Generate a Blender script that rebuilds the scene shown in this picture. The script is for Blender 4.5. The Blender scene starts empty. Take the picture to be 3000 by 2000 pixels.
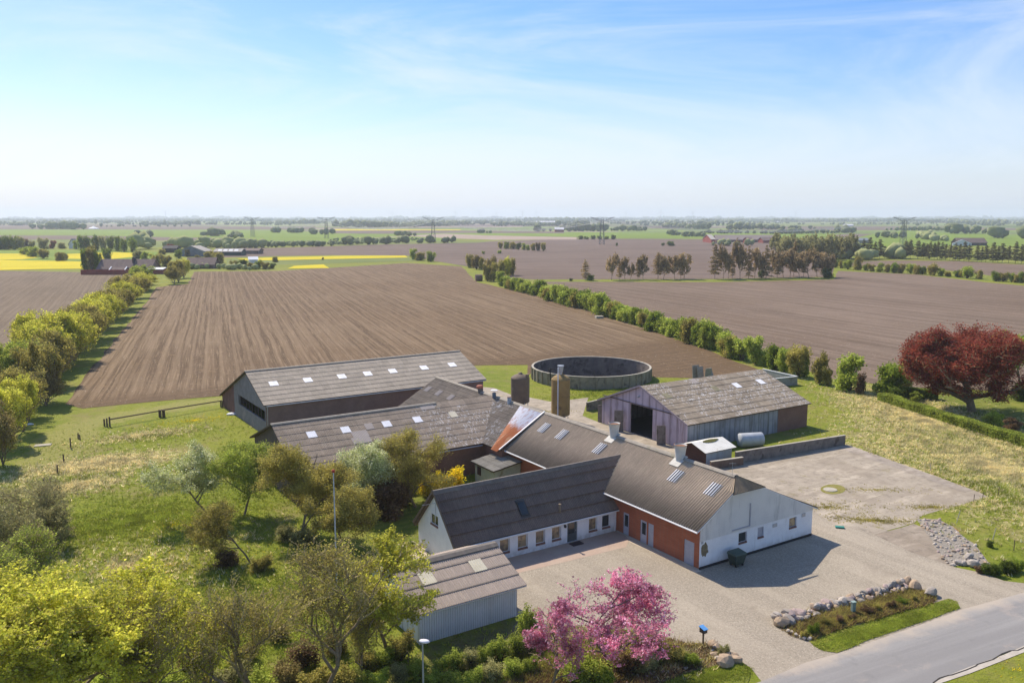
import bpy, math, random
import numpy as np
from mathutils import Vector, Matrix
from mathutils.geometry import tessellate_polygon
R = math.radians
sc = bpy.context.scene
# ------------------------------------------------------------------ camera
K = 30/27.0; CH = 30.0; FPX = 2500.0; PIT = math.atan(365/2500.0)
cam = bpy.data.objects.new("camera", bpy.data.cameras.new("camera"))
sc.collection.objects.link(cam); sc.camera = cam
cam.location = (0, 0, CH); cam.rotation_euler = (math.pi/2-PIT, 0, 0)
cam.data.lens = 30.0; cam.data.sensor_width = 36; cam.data.clip_start = .5; cam.data.clip_end = 60000
# ------------------------------------------------------------------ view, sky, sun
sc.view_settings.view_transform = 'Standard'; sc.view_settings.look = 'None'
sc.view_settings.exposure = 0.34; sc.view_settings.gamma = 1
sc.render.engine = 'CYCLES'; sc.cycles.volume_bounces = 2
AZ = R(-32.8)
AV = Vector((math.sin(AZ), math.cos(AZ), 0)); BV = Vector((math.cos(AZ), -math.sin(AZ), 0))
sund = (AV*0.92 - BV*0.05 + Vector((0, 0, 1))).normalized()     # towards the sun
w = bpy.data.worlds.new("World"); sc.world = w; w.use_nodes = True
nt = w.node_tree; nt.nodes.clear()
def wn(t): return nt.nodes.new(t)
out = wn('ShaderNodeOutputWorld'); bg = wn('ShaderNodeBackground'); bg.inputs[1].default_value = .12
sky = wn('ShaderNodeTexSky'); sky.sky_type = 'NISHITA'; sky.sun_disc = False
sky.sun_elevation = math.asin(sund.z); sky.sun_rotation = math.atan2(sund.x, sund.y)
sky.altitude = 50; sky.air_density = 1.0; sky.dust_density = 0.6; sky.ozone_density = 3.0
tc = wn('ShaderNodeTexCoord')
mp = wn('ShaderNodeMapping'); mp.inputs['Scale'].default_value = (1.0, 1.0, 4.6); mp.inputs['Rotation'].default_value = (0.10, 0.22, 0.3)
n1 = wn('ShaderNodeTexNoise'); n1.inputs['Scale'].default_value = 1.7; n1.inputs['Detail'].default_value = 8; n1.inputs['Roughness'].default_value = .62; n1.inputs['Distortion'].default_value = 1.1
rr = wn('ShaderNodeMapRange'); rr.inputs[1].default_value = .41; rr.inputs[2].default_value = .74; rr.inputs[3].default_value = 0; rr.inputs[4].default_value = .6; rr.interpolation_type = 'SMOOTHSTEP'
mx = wn('ShaderNodeMix'); mx.data_type = 'RGBA'; mx.inputs['B'].default_value = (5.9, 6.4, 7.1, 1)
L_ = nt.links.new
L_(tc.outputs['Generated'], mp.inputs[0]); L_(mp.outputs[0], n1.inputs['Vector']); L_(n1.outputs['Fac'], rr.inputs[0])
hs = wn('ShaderNodeHueSaturation'); hs.inputs['Saturation'].default_value = 1.36; L_(sky.outputs[0], hs.inputs['Color'])
sx_ = wn('ShaderNodeSeparateXYZ'); L_(tc.outputs['Generated'], sx_.inputs[0]); hr_ = wn('ShaderNodeMapRange'); hr_.interpolation_type = 'SMOOTHSTEP'; L_(sx_.outputs[2], hr_.inputs[0])
for i_, x_ in enumerate((-.03, .16, .80, 0)): hr_.inputs[i_+1].default_value = x_          # thin veil of high cloud thickening towards the horizon
mm_ = wn('ShaderNodeMath'); mm_.operation = 'MULTIPLY_ADD'; om_ = wn('ShaderNodeMath'); om_.operation = 'SUBTRACT'; om_.inputs[0].default_value = 1; L_(hr_.outputs[0], om_.inputs[1])
m2 = wn('ShaderNodeMix'); m2.data_type = 'RGBA'; m2.inputs['B'].default_value = (4.7, 5.45, 6.5, 1); tn = wn('ShaderNodeMix'); tn.data_type = 'RGBA'; tn.blend_type = 'MULTIPLY'; tn.inputs['Factor'].default_value = 1; tn.inputs['B'].default_value = (1.03, .94, 1.06, 1)
L_(hs.outputs[0], tn.inputs['A']); L_(tn.outputs['Result'], m2.inputs['A']); L_(hr_.outputs[0], m2.inputs['Factor']); L_(m2.outputs['Result'], mx.inputs['A']); L_(rr.outputs[0], mx.inputs['Factor']); L_(mx.outputs['Result'], bg.inputs[0]); L_(bg.outputs[0], out.inputs[0])
sl = bpy.data.lights.new("sun", 'SUN'); sl.energy = 4.9; sl.angle = R(.55); sl.color = (1, .895, .75)
so = bpy.data.objects.new("sun", sl); sc.collection.objects.link(so)
so.rotation_euler = (-sund).to_track_quat('-Z', 'Y').to_euler(); so.location = (-40, 60, 90)

# ------------------------------------------------------------------ coordinates
cp, sp = math.cos(PIT), math.sin(PIT)
def ray(x, y):
    u = (x-1500)/FPX; v = (y-1000)/FPX
    return Vector((u, cp-v*sp, -sp-v*cp))
def g(x, y, z=0.0):
    r = ray(x, y); t = (z-CH)/r.z
    return Vector((r.x*t, r.y*t, z))
def G(x, y, z=0.0): return g(x*3000/2352, y*3000/2352, z)
ZT = {'R1': (0, 580, 3.136), 'R2': (600, 580, 3.136), 'R3': (1300, 580, 3.136), 'R4': (2000, 580, 3.136), 'R5': (2400, 580, 3.136),
      'R6': (0, 1000, 3.136), 'R7': (600, 1000, 3.136), 'R8': (1300, 1000, 3.136), 'Q1': (1700, 1000, 3.136), 'Q2': (2300, 950, 3.136),
      'Q3': (0, 1500, 3.136), 'Q4': (600, 1500, 3.136), 'Q5': (1200, 1350, 3.136), 'Q6': (1300, 1550, 3.36), 'Q7': (1800, 1350, 3.136),
      'Q8': (2200, 1500, 2.94), 'S1': (1700, 1820, 4.704), 'S2': (1150, 1800, 3.92), 'F': (0, 0, 1), 'M': (0, 0, .784)}
def z(n, x, y):
    a = ZT[n]; return a[0]+x/a[2], a[1]+y/a[2]
def zg(n, x, y, h=0.0): return g(*z(n, x, y), h)
def hz(px, py, base):
    r = ray(px, py); t = math.hypot(base[0], base[1])/math.hypot(r.x, r.y)
    return CH+r.z*t
def onpl(px, py, p0, n):
    r = ray(px, py); c = Vector((0, 0, CH)); t = (Vector(p0)-c).dot(n)/r.dot(n); return c+r*t
O3 = g(2047, 1669)
def L(a, b, h=0.0): return O3+AV*(a*K)+BV*(b*K)+Vector((0, 0, h*K))

# ------------------------------------------------------------------ objects
ORG = {}
def tag(o, label=None, cat=None, group=None, kind=None):
    if label: o['label'] = label
    if cat: o['category'] = cat
    if group: o['group'] = group
    if kind: o['kind'] = kind
    return o
def link(o, parent=None):
    sc.collection.objects.link(o)
    if parent is not None: o.parent = parent
    return o
def empty(name, loc, label=None, cat=None, group=None, rz=0):
    o = bpy.data.objects.new(name, None); o.empty_display_size = .3; link(o)
    o.location = loc; o.rotation_euler = (0, 0, rz); ORG[o.name] = Vector(loc)
    return tag(o, label, cat, group)
class MB:
    def __init__(s): s.v = []; s.f = []; s.mi = []; s.uv = {}; s.cm = 0
    def vert(s, p): s.v.append(tuple(p)); return len(s.v)-1
    def face(s, idx, uv=None):
        if uv is not None: s.uv[len(s.f)] = uv
        s.f.append(tuple(idx)); s.mi.append(s.cm)
    def poly(s, pts, uv=None): s.face([s.vert(p) for p in pts], uv); return s
    def box8(s, b, t):            # bottom 4, top 4
        i = [s.vert(p) for p in list(b)+list(t)]
        n = len(b)
        s.face([i[k] for k in reversed(range(n))]); s.face([i[n+k] for k in range(n)])
        for k in range(n): s.face([i[k], i[(k+1) % n], i[n+(k+1) % n], i[n+k]])
        return s
    def prism(s, pts, d): d = Vector(d); return s.box8([Vector(p) for p in pts], [Vector(p)+d for p in pts])
    def box(s, c, X, Y, Z):       # centre, three half-vectors
        c, X, Y, Z = Vector(c), Vector(X), Vector(Y), Vector(Z)
        return s.box8([c-X-Y-Z, c+X-Y-Z, c+X+Y-Z, c-X+Y-Z], [c-X-Y+Z, c+X-Y+Z, c+X+Y+Z, c-X+Y+Z])
    def abox(s, x0, x1, y0, y1, z0, z1): return s.box(((x0+x1)/2, (y0+y1)/2, (z0+z1)/2), ((x1-x0)/2, 0, 0), (0, (y1-y0)/2, 0), (0, 0, (z1-z0)/2))
    def bar(s, p0, p1, w, h, up=(0, 0, 1)):
        p0, p1 = Vector(p0), Vector(p1); d = p1-p0; X = d/2; Y = d.cross(Vector(up)).normalized(); Zv = Y.cross(d).normalized()
        return s.box((p0+p1)/2, X, Y*w/2, Zv*h/2)
    def tube(s, p0, p1, r0, r1=None, n=10, cap=True):
        p0, p1 = Vector(p0), Vector(p1); r1 = r0 if r1 is None else r1
        d = (p1-p0).normalized(); a = Vector((1, 0, 0)) if abs(d.x) < .8 else Vector((0, 1, 0))
        X = d.cross(a).normalized(); Y = d.cross(X)
        i0 = [s.vert(p0+(X*math.cos(t)+Y*math.sin(t))*r0) for t in [2*math.pi*k/n for k in range(n)]]
        i1 = [s.vert(p1+(X*math.cos(t)+Y*math.sin(t))*r1) for t in [2*math.pi*k/n for k in range(n)]]
        for k in range(n): s.face([i0[k], i0[(k+1) % n], i1[(k+1) % n], i1[k]])
        if cap: s.face(i0[::-1]); s.face(i1)
        return s
    def lathe(s, c, prof, n=24, X=None, Y=None, Zv=None):
        c = Vector(c); X = X or Vector((1, 0, 0)); Y = Y or Vector((0, 1, 0)); Zv = Zv or Vector((0, 0, 1)); rings = []
        for r, h in prof:
            if r < 1e-5: rings.append([s.vert(c+Zv*h)])
            else: rings.append([s.vert(c+(X*math.cos(2*math.pi*k/n)+Y*math.sin(2*math.pi*k/n))*r+Zv*h) for k in range(n)])
        for a, b in zip(rings, rings[1:]):
            for k in range(n):
                k2 = (k+1) % n
                if len(a) == 1 and len(b) > 1: s.face([a[0], b[k2], b[k]])
                elif len(b) == 1 and len(a) > 1: s.face([a[k], a[k2], b[0]])
                elif len(a) > 1: s.face([a[k], a[k2], b[k2], b[k]])
        return s
    def build(s, name, mats, parent=None, label=None, cat=None, group=None, kind=None, base=None, smooth=False):
        if parent is not None: org = ORG[parent.name]
        else:
            if base is None:
                a = np.array(s.v); base = ((a[:, 0].min()+a[:, 0].max())/2, (a[:, 1].min()+a[:, 1].max())/2, a[:, 2].min())
            org = Vector(base)
        me = bpy.data.meshes.new(name)
        me.from_pydata([(p[0]-org.x, p[1]-org.y, p[2]-org.z) for p in s.v], [], s.f)
        if s.uv:
            ul = me.uv_layers.new(name='UVMap').data
            for p in me.polygons:
                u = s.uv.get(p.index)
                if u is not None:
                    for k, li in enumerate(p.loop_indices): ul[li].uv = u[k]
        for m in (mats if isinstance(mats, (list, tuple)) else [mats]): me.materials.append(m)
        me.polygons.foreach_set('material_index', s.mi)
        if smooth: me.shade_smooth()
        me.update()
        o = bpy.data.objects.new(name, me); link(o, parent)
        if parent is None: o.location = org
        ORG[o.name] = org
        return tag(o, label, cat, group, kind)
def np_mesh(name, V, Fq, mat, smooth=False):
    """V (n,3), Fq (m,k) faces of constant size"""
    me = bpy.data.meshes.new(name); V = np.asarray(V, np.float32); Fq = np.asarray(Fq, np.int32); m, k = Fq.shape
    me.vertices.add(len(V)); me.vertices.foreach_set('co', V.ravel())
    me.loops.add(m*k); me.loops.foreach_set('vertex_index', Fq.ravel())
    me.polygons.add(m); me.polygons.foreach_set('loop_start', np.arange(0, m*k, k, dtype=np.int32))
    me.update(calc_edges=True); me.materials.append(mat)
    if smooth: me.shade_smooth()
    return me

# ------------------------------------------------------------------ materials
MATS = {}
class NT:
    def __init__(s, name):
        s.m = bpy.data.materials.new(name); s.m.use_nodes = True; s.t = s.m.node_tree; s.t.nodes.clear()
        s.out = s.n('ShaderNodeOutputMaterial'); MATS[name] = s.m
        s.b = s.n('ShaderNodeBsdfPrincipled'); s.b.inputs['Roughness'].default_value = .85; s.b.inputs['Specular IOR Level'].default_value = .25
        s.l(s.b.outputs[0], s.out.inputs[0])
    def n(s, t, **k):
        o = s.t.nodes.new(t)
        for a, b in k.items(): setattr(o, a, b)
        return o
    def l(s, a, b): s.t.links.new(a, b)
    def s_(s, sock, v):
        if isinstance(v, (int, float)): sock.default_value = v
        elif isinstance(v, (tuple, list)): sock.default_value = tuple(v)+((1,) if len(v) == 3 and sock.type == 'RGBA' else ())
        else: s.l(v, sock)
    def obj(s): return s.n('ShaderNodeTexCoord').outputs['Object']
    def gen(s): return s.n('ShaderNodeNewGeometry').outputs['Position']
    def uv(s): return s.n('ShaderNodeTexCoord').outputs['UV']
    def map(s, v, scale=(1, 1, 1), loc=(0, 0, 0), rot=(0, 0, 0)):
        m = s.n('ShaderNodeMapping'); s.l(v, m.inputs[0]); m.inputs['Scale'].default_value = scale; m.inputs['Location'].default_value = loc; m.inputs['Rotation'].default_value = rot
        return m.outputs[0]
    def noise(s, v, sc_, det=4, ro=.55, dist=0):
        m = s.n('ShaderNodeTexNoise'); s.l(v, m.inputs['Vector']); m.inputs['Scale'].default_value = sc_; m.inputs['Detail'].default_value = det; m.inputs['Roughness'].default_value = ro; m.inputs['Distortion'].default_value = dist
        return m.outputs['Fac']
    def vor(s, v, sc_, feat='F1', outp='Distance', rnd=1):
        m = s.n('ShaderNodeTexVoronoi', feature=feat); s.l(v, m.inputs['Vector']); m.inputs['Scale'].default_value = sc_; m.inputs['Randomness'].default_value = rnd
        return m.outputs[outp]
    def ma(s, op, a, b=0, c=0, clamp=False):
        m = s.n('ShaderNodeMath', operation=op, use_clamp=clamp)
        s.s_(m.inputs[0], a); s.s_(m.inputs[1], b); s.s_(m.inputs[2], c); return m.outputs[0]
    def mr(s, v, a, b, c=0, d=1, smooth=True):
        m = s.n('ShaderNodeMapRange'); s.l(v, m.inputs[0]); m.clamp = True
        if smooth: m.interpolation_type = 'SMOOTHSTEP'
        for i, x in enumerate((a, b, c, d)): m.inputs[i+1].default_value = x
        return m.outputs[0]
    def mix(s, f, a, b, blend='MIX'):
        m = s.n('ShaderNodeMix', data_type='RGBA', blend_type=blend); s.s_(m.inputs['Factor'], f); s.s_(m.inputs['A'], a); s.s_(m.inputs['B'], b); return m.outputs['Result']
    def bump(s, h, st=.3, dist=.05):
        m = s.n('ShaderNodeBump'); m.inputs['Strength'].default_value = st; m.inputs['Distance'].default_value = dist; s.l(h, m.inputs['Height']); s.l(m.outputs[0], s.b.inputs['Normal'])
    def col(s, c): s.s_(s.b.inputs['Base Color'], c)
    def sep(s, v): m = s.n('ShaderNodeSeparateXYZ'); s.l(v, m.inputs[0]); return m.outputs
def pm(name, c1, c2=None, sc_=1.5, rough=.8, bump=0, bs=20, metal=0, stain=None, stain_sc=.6, stain_lo=.55, spec=.25):
    if name in MATS: return MATS[name]
    t = NT(name); v = t.obj(); c2 = c2 or tuple(x*.75 for x in c1)
    f = t.noise(v, sc_, 6, .6); c = t.mix(t.mr(f, .3, .7), c1, c2)
    if stain: c = t.mix(t.mr(t.noise(v, stain_sc, 8, .65, .4), stain_lo, stain_lo+.15), c, stain)
    t.col(c); t.b.inputs['Roughness'].default_value = rough; t.b.inputs['Metallic'].default_value = metal; t.b.inputs['Specular IOR Level'].default_value = spec
    if bump: t.bump(t.noise(v, bs, 4), bump, .02)
    return t.m
LG = 1.58
def leafm(name, c1, c2, c3, trans=.5, br=(.7, 1.25)):
    c1, c2, c3 = [tuple(min(.9, q*LG) for q in c_) for c_ in (c1, c2, c3)]
    if name in MATS: return MATS[name]
    t = NT(name); t.t.nodes.remove(t.b)
    r = t.n('ShaderNodeNewGeometry').outputs['Random Per Island']
    c = t.mix(t.mr(r, .0, .5, 0, 1, False), c1, c2); c = t.mix(t.mr(r, .6, 1, 0, 1, False), c, c3)
    r2 = t.ma('FRACT', t.ma('MULTIPLY', r, 37.7)); oi = t.n('ShaderNodeObjectInfo').outputs['Random']
    k = t.ma('MULTIPLY', t.mr(r2, 0, 1, br[0], br[1], False), t.mr(oi, 0, 1, .85, 1.15, False))
    cl = t.mr(t.noise(t.gen(), .55, 3), .35, .65, .72, 1.18)
    k = t.ma('MULTIPLY', k, cl)
    m = t.n('ShaderNodeVectorMath', operation='SCALE'); t.l(c, m.inputs[0]); t.l(k, m.inputs['Scale'])
    d = t.n('ShaderNodeBsdfDiffuse'); tr = t.n('ShaderNodeBsdfTranslucent'); t.l(m.outputs[0], d.inputs[0]); t.l(m.outputs[0], tr.inputs[0])
    ms = t.n('ShaderNodeMixShader'); ms.inputs[0].default_value = trans; t.l(d.outputs[0], ms.inputs[1]); t.l(tr.outputs[0], ms.inputs[2]); t.l(ms.outputs[0], t.out.inputs[0])
    return t.m
LEAF = {
 'yellow': leafm('leaf_yellow', (.44, .42, .06), (.36, .37, .05), (.52, .47, .10)),
 'lime': leafm('leaf_lime', (.29, .33, .06), (.22, .27, .045), (.36, .38, .08)),
 'olive': leafm('leaf_olive', (.27, .24, .055), (.21, .18, .06), (.36, .32, .07)),
 'brown': leafm('leaf_bud', (.20, .16, .06), (.15, .115, .05), (.27, .23, .08)),
 'green': leafm('leaf_green', (.17, .21, .03), (.12, .165, .025), (.24, .28, .04)),
 'deep': leafm('leaf_deep', (.11, .15, .025), (.08, .11, .025), (.17, .20, .035)),
 'grey': leafm('leaf_grey', (.27, .26, .11), (.21, .205, .09), (.34, .31, .13)),
 'blossom': leafm('leaf_blossom', (.42, .44, .22), (.28, .31, .12), (.60, .60, .42)),
 'pink': leafm('leaf_pink', (.50, .20, .29), (.38, .13, .19), (.64, .38, .48)),
 'red': leafm('leaf_red', (.20, .048, .032), (.14, .035, .026), (.28, .09, .05)),
 'gold': leafm('leaf_gold', (.62, .47, .02), (.50, .38, .02), (.45, .42, .03)),
 'conifer': leafm('leaf_conifer', (.32, .235, .125), (.24, .18, .095), (.37, .29, .15), .4),
 'darkfir': leafm('leaf_fir', (.13, .12, .05), (.09, .09, .04), (.18, .15, .07), .35),
 'straw': leafm('leaf_straw', (.60, .50, .27), (.50, .41, .21), (.66, .57, .34)),
 'grass': leafm('leaf_grass', (.23, .27, .035), (.17, .21, .03), (.32, .32, .06)),
 'dun': leafm('leaf_dun', (.16, .10, .055), (.12, .075, .045), (.22, .16, .08)),
 'far': leafm('leaf_far', (.10, .12, .05), (.075, .09, .045), (.14, .15, .06), .3),
}
BARK = pm('bark', (.24, .185, .12), (.15, .115, .075), 3, .95, .5, 25)
BARKD = pm('bark_dark', (.12, .09, .06), (.08, .06, .04), 3, .95, .5, 25)
BARKG = pm('bark_twig', (.42, .34, .18), (.31, .25, .13), 3, .95)

def roofm(name, c1, c2, lichen=None, lamt=.5, white=0, pitch_stripe=0, seam=.12, sw=1.05, sh=1.1, rough=.85, wx=None):
    """corrugated fibre-cement: UV in metres along eave / up the slope"""
    t = NT(name); uv = t.uv(); x, y, _ = t.sep(uv)
    cell = t.n('ShaderNodeCombineXYZ'); t.l(t.ma('FLOOR', t.ma('DIVIDE', x, sw)), cell.inputs[0]); t.l(t.ma('FLOOR', t.ma('DIVIDE', y, sh)), cell.inputs[1])
    wn_ = t.n('ShaderNodeTexWhiteNoise', noise_dimensions='2D'); t.l(cell.outputs[0], wn_.inputs['Vector'])
    c = t.mix(t.mr(t.noise(uv, .35, 7, .6), .3, .7), c1, c2)
    c = t.mix(t.mr(t.noise(uv, 9, 5, .7), .35, .7, 0, .55), c, tuple(k*.6 for k in c1))
    sv = t.map(uv, (9, .7, 1)); c = t.mix(t.mr(t.noise(sv, 1, 4, .6), .45, .75, 0, .45), c, tuple(min(1, k*1.5) for k in c1))
    k = t.mr(wn_.outputs['Value'], 0, 1, 1-seam, 1+seam, False)
    m = t.n('ShaderNodeVectorMath', operation='SCALE'); t.l(c, m.inputs[0]); t.l(k, m.inputs['Scale']); c = m.outputs[0]
    if lichen: c = t.mix(t.mr(t.noise(uv, .8, 9, .7, .3), .5, .72, 0, lamt), c, lichen)
    if white:
        sv = t.map(uv, (6, 1.6, 1)); f = t.ma('MULTIPLY', t.mr(t.noise(sv, 1, 5, .65), .53, .62), t.mr(t.noise(t.map(uv, (1, 1, 1), (white, 0, 0)), .16, 2), .42, .52))
        if wx: f = t.ma('MULTIPLY', f, t.mr(x, wx[0], wx[1]))
        c = t.mix(f, c, (.62, .60, .58))
    fy = t.ma('FRACT', t.ma('DIVIDE', y, sh)); dk = t.mr(fy, 0, .07, .35, 1); fx = t.ma('FRACT', t.ma('DIVIDE', x, sw)); dk2 = t.mr(fx, 0, .05, .8, 1)
    m = t.n('ShaderNodeVectorMath', operation='SCALE'); t.l(c, m.inputs[0]); t.l(t.ma('MULTIPLY', dk, dk2), m.inputs['Scale'])
    t.col(m.outputs[0]); t.b.inputs['Roughness'].default_value = rough; t.bump(t.noise(uv, 14, 4), .35, .02)
    return t.m
RF_R = roofm('roof_fibre_brown', (.53, .42, .30), (.44, .35, .25), (.53, .45, .32), .4, seam=.03, sw=60, sh=60)
RF_W = roofm('roof_fibre_dark', (.23, .165, .125), (.165, .125, .10), (.28, .22, .16), .35, white=0, seam=.08, sw=60)
RF_S = roofm('roof_fibre_grey', (.33, .265, .205), (.25, .205, .16), (.40, .34, .27), .4, white=3.1, wx=(14, 21))
RF_N = roofm('roof_fibre_wing', (.30, .245, .185), (.24, .195, .15), (.36, .31, .23), .5, white=5.1, wx=(14, 8))  # darker base than the stable roof, offsetting this slope's stronger sun in colour
RF_L = roofm('roof_fibre_pale', (.40, .345, .275), (.335, .29, .235), (.44, .385, .30), .4, seam=.1)
RF_P = roofm('roof_fibre_mossy', (.33, .27, .20), (.25, .205, .155), (.44, .38, .29), .6, white=11.7, seam=.16)
RF_G = roofm('roof_fibre_garage', (.42, .345, .285), (.36, .30, .25), (.42, .36, .28), .3, seam=.03, sw=60, sh=1.25)
RF_H = roofm('roof_hut', (.36, .33, .27), (.26, .24, .2), (.18, .16, .1), .8, seam=.1)
LIGHTP = pm('roof_light_white', (.86, .86, .88), (.78, .78, .8), 2, .5)
LIGHTY = pm('roof_light_cream', (.66, .61, .47), (.58, .53, .4), 2, .6)
LIGHTG = pm('roof_sheet_grey', (.42, .37, .33), (.38, .33, .3), 2, .8)
CAPM = pm('ridge_cap', (.36, .32, .26), (.27, .24, .2), 2.5, .9, .3, 25, stain=(.22, .2, .14))
CAPD = pm('ridge_cap_dark', (.20, .175, .15), (.15, .13, .11), 2.5, .9, .3, 25)
CAPY = pm('ridge_cap_lichen', (.42, .37, .20), (.30, .27, .17), 1.2, .9, .3, 25)
WOODD = pm('wood_dark', (.10, .075, .055), (.07, .05, .04), 4, .9)
WHITE0 = pm('paint_white', (.80, .80, .80), (.72, .72, .73), 1.2, .7, .15, 18, stain=(.62, .60, .56), stain_lo=.6)
t = NT('wall_white'); v = t.gen(); _x, _y, zz = t.sep(v); c = t.mix(t.mr(t.noise(v, 1.2, 6, .6), .3, .7), (.80, .80, .80), (.73, .73, .74)); c = t.mix(t.ma('MULTIPLY', t.mr(zz, .9, .05), t.mr(t.noise(v, 1.6, 7, .7), .35, .65, .1, .8)), c, (.45, .42, .37))
c = t.mix(t.mr(t.noise(t.map(v, (2.5, 2.5, .4)), 1, 6, .7), .56, .7, 0, .5), c, (.58, .57, .54)); t.col(c); t.bump(t.noise(v, 9, 4), .3, .02); WHITE = t.m
TRIM = pm('trim_white', (.78, .78, .78), (.70, .70, .70), 3, .5)
SILL = pm('sill_brown', (.24, .12, .09), (.18, .09, .07), 5, .8)
GREYP = pm('paint_grey', (.42, .42, .46), (.36, .36, .40), 3, .6, stain=(.33, .31, .32))
DARKM = pm('dark_void', (.012, .011, .01), (.01, .01, .01), 1, 1)
def brickm(name, c1, c2, mort, sc_=1.0, dirt=None):
    t = NT(name); v = t.obj(); x, y, zz = t.sep(v)
    cb = t.n('ShaderNodeCombineXYZ'); t.l(t.ma('ADD', t.ma('MULTIPLY', x, .838), t.ma('MULTIPLY', y, .842)), cb.inputs[0]); t.l(zz, cb.inputs[1])
    b = t.n('ShaderNodeTexBrick'); t.l(cb.outputs[0], b.inputs['Vector']); b.inputs['Scale'].default_value = sc_
    b.inputs['Brick Width'].default_value = .24; b.inputs['Row Height'].default_value = .0765; b.inputs['Mortar Size'].default_value = .012
    t.s_(b.inputs['Color1'], c1); t.s_(b.inputs['Color2'], c2); t.s_(b.inputs['Mortar'], mort)
    c = t.mix(t.mr(t.noise(v, .7, 6, .6), .35, .7, 0, .45), b.outputs['Color'], tuple(k*.6 for k in c1))
    if dirt: c = t.mix(t.mr(t.noise(v, .45, 8, .7), .58, .7, 0, .6), c, dirt)
    t.col(c); t.bump(b.outputs['Fac'], -.3, .01); return t.m
BRICK = brickm('brick_red', (.44, .125, .06), (.36, .10, .05), (.30, .15, .09), dirt=(.10, .05, .035))
BRICKD = brickm('brick_brown', (.26, .13, .095), (.19, .10, .075), (.20, .15, .12), dirt=(.12, .08, .06))
BRICKP = brickm('brick_violet', (.27, .17, .145), (.21, .135, .12), (.25, .2, .18))
def panelm(name, c1, c2, pitch, depth=.02, stain=None, rough=.65):
    """vertical ribbed cladding"""
    t = NT(name); v = t.obj(); x, y, zz = t.sep(v)
    u = t.ma('ADD', t.ma('MULTIPLY', x, .838), t.ma('MULTIPLY', y, .842)); ph = t.ma('MULTIPLY', u, 2*math.pi/pitch)
    w_ = t.ma('SINE', ph); f = t.mr(w_, -.9, -.3)
    c = t.mix(t.mr(t.noise(v, .6, 6), .35, .7), c1, c2); c = t.mix(t.mr(w_, -.5, -.95, 0, .55), c, tuple(k*.45 for k in c1))  # grooves painted dark: dirt that also stands in for rib shading
    if stain: c = t.mix(t.mr(t.noise(t.map(v, (3, 3, .35)), .5, 6, .7), .5, .7, 0, .8), c, stain)
    t.col(c); t.b.inputs['Roughness'].default_value = rough; t.bump(f, .9, depth); return t.m
CLADW = panelm('cladding_white', (.76, .75, .72), (.68, .67, .65), .16, .03, (.42, .42, .41))
CLADG = panelm('cladding_garage', (.66, .68, .70), (.58, .60, .62), .22, .05, (.48, .49, .49))
CLADP = panelm('boards_violet', (.52, .44, .50), (.44, .37, .42), .35, .015, (.22, .16, .15), .85)
CLADR = panelm('boards_red_brown', (.20, .105, .095), (.15, .08, .07), .25, .015, None, .85)
RENDG = panelm('render_grey', (.33, .34, .36), (.24, .25, .27), 1.1, .01, (.13, .12, .10), .9)
HUTW = panelm('hut_metal', (.56, .62, .64), (.48, .54, .56), .2, .03, (.38, .40, .38))
CONC = pm('concrete_wall', (.24, .205, .175), (.16, .135, .115), 1.3, .95, .4, 12, stain=(.085, .07, .055), stain_sc=.9, stain_lo=.5)
CONCL = pm('concrete_pale', (.46, .42, .34), (.36, .33, .27), 1.3, .95, .3, 12, stain=(.26, .24, .19))
CONCT = pm('concrete_tank', (.34, .30, .22), (.25, .225, .17), .9, .95, .3, 12, stain=(.14, .12, .09), stain_lo=.52)
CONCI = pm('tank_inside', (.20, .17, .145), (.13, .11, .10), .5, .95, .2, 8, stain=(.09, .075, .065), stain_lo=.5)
METG = pm('metal_grey', (.42, .45, .48), (.36, .38, .41), 3, .45, metal=.4)
METW = pm('metal_pale', (.66, .67, .68), (.58, .59, .60), 3, .5)
WOODP = pm('wood_post', (.19, .14, .09), (.12, .09, .06), 6, .95, .4, 30)
TEAL = pm('box_green', (.20, .27, .24), (.16, .21, .19), 6, .7)
BINM = pm('bin_green', (.055, .075, .06), (.04, .055, .045), 3, .5)
BLUEM = pm('paint_blue', (.12, .33, .66), (.10, .28, .58), 6, .4)
FARRED = pm('far_red', (.30, .07, .05), (.22, .055, .04), .6, .9)
FARBRN = pm('far_roof_brown', (.20, .145, .125), (.15, .11, .095), .6, .9)
FARGRY = pm('far_roof_grey', (.40, .37, .33), (.33, .3, .27), .4, .9)
FARWHT = pm('far_white', (.75, .75, .76), (.66, .66, .68), .4, .7)
FARDRK = pm('far_dark', (.06, .055, .055), (.045, .04, .04), .4, .9)
FARBLU = pm('far_bluegrey', (.22, .25, .28), (.17, .19, .22), .4, .8)
LATT = pm('lattice_steel', (.17, .175, .18), (.14, .145, .15), .4, .7)
t = NT('glass_dark'); t.col((.03, .035, .035)); t.b.inputs['Roughness'].default_value = .06; t.b.inputs['Specular IOR Level'].default_value = .8; GLASS = t.m
t = NT('glass_curtain'); v = t.obj(); t.col(t.mix(t.mr(t.noise(v, 2.2, 3), .4, .6), (.34, .25, .14), (.17, .13, .09))); t.b.inputs['Roughness'].default_value = .08; t.b.inputs['Specular IOR Level'].default_value = .8; GLASSC = t.m
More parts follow.
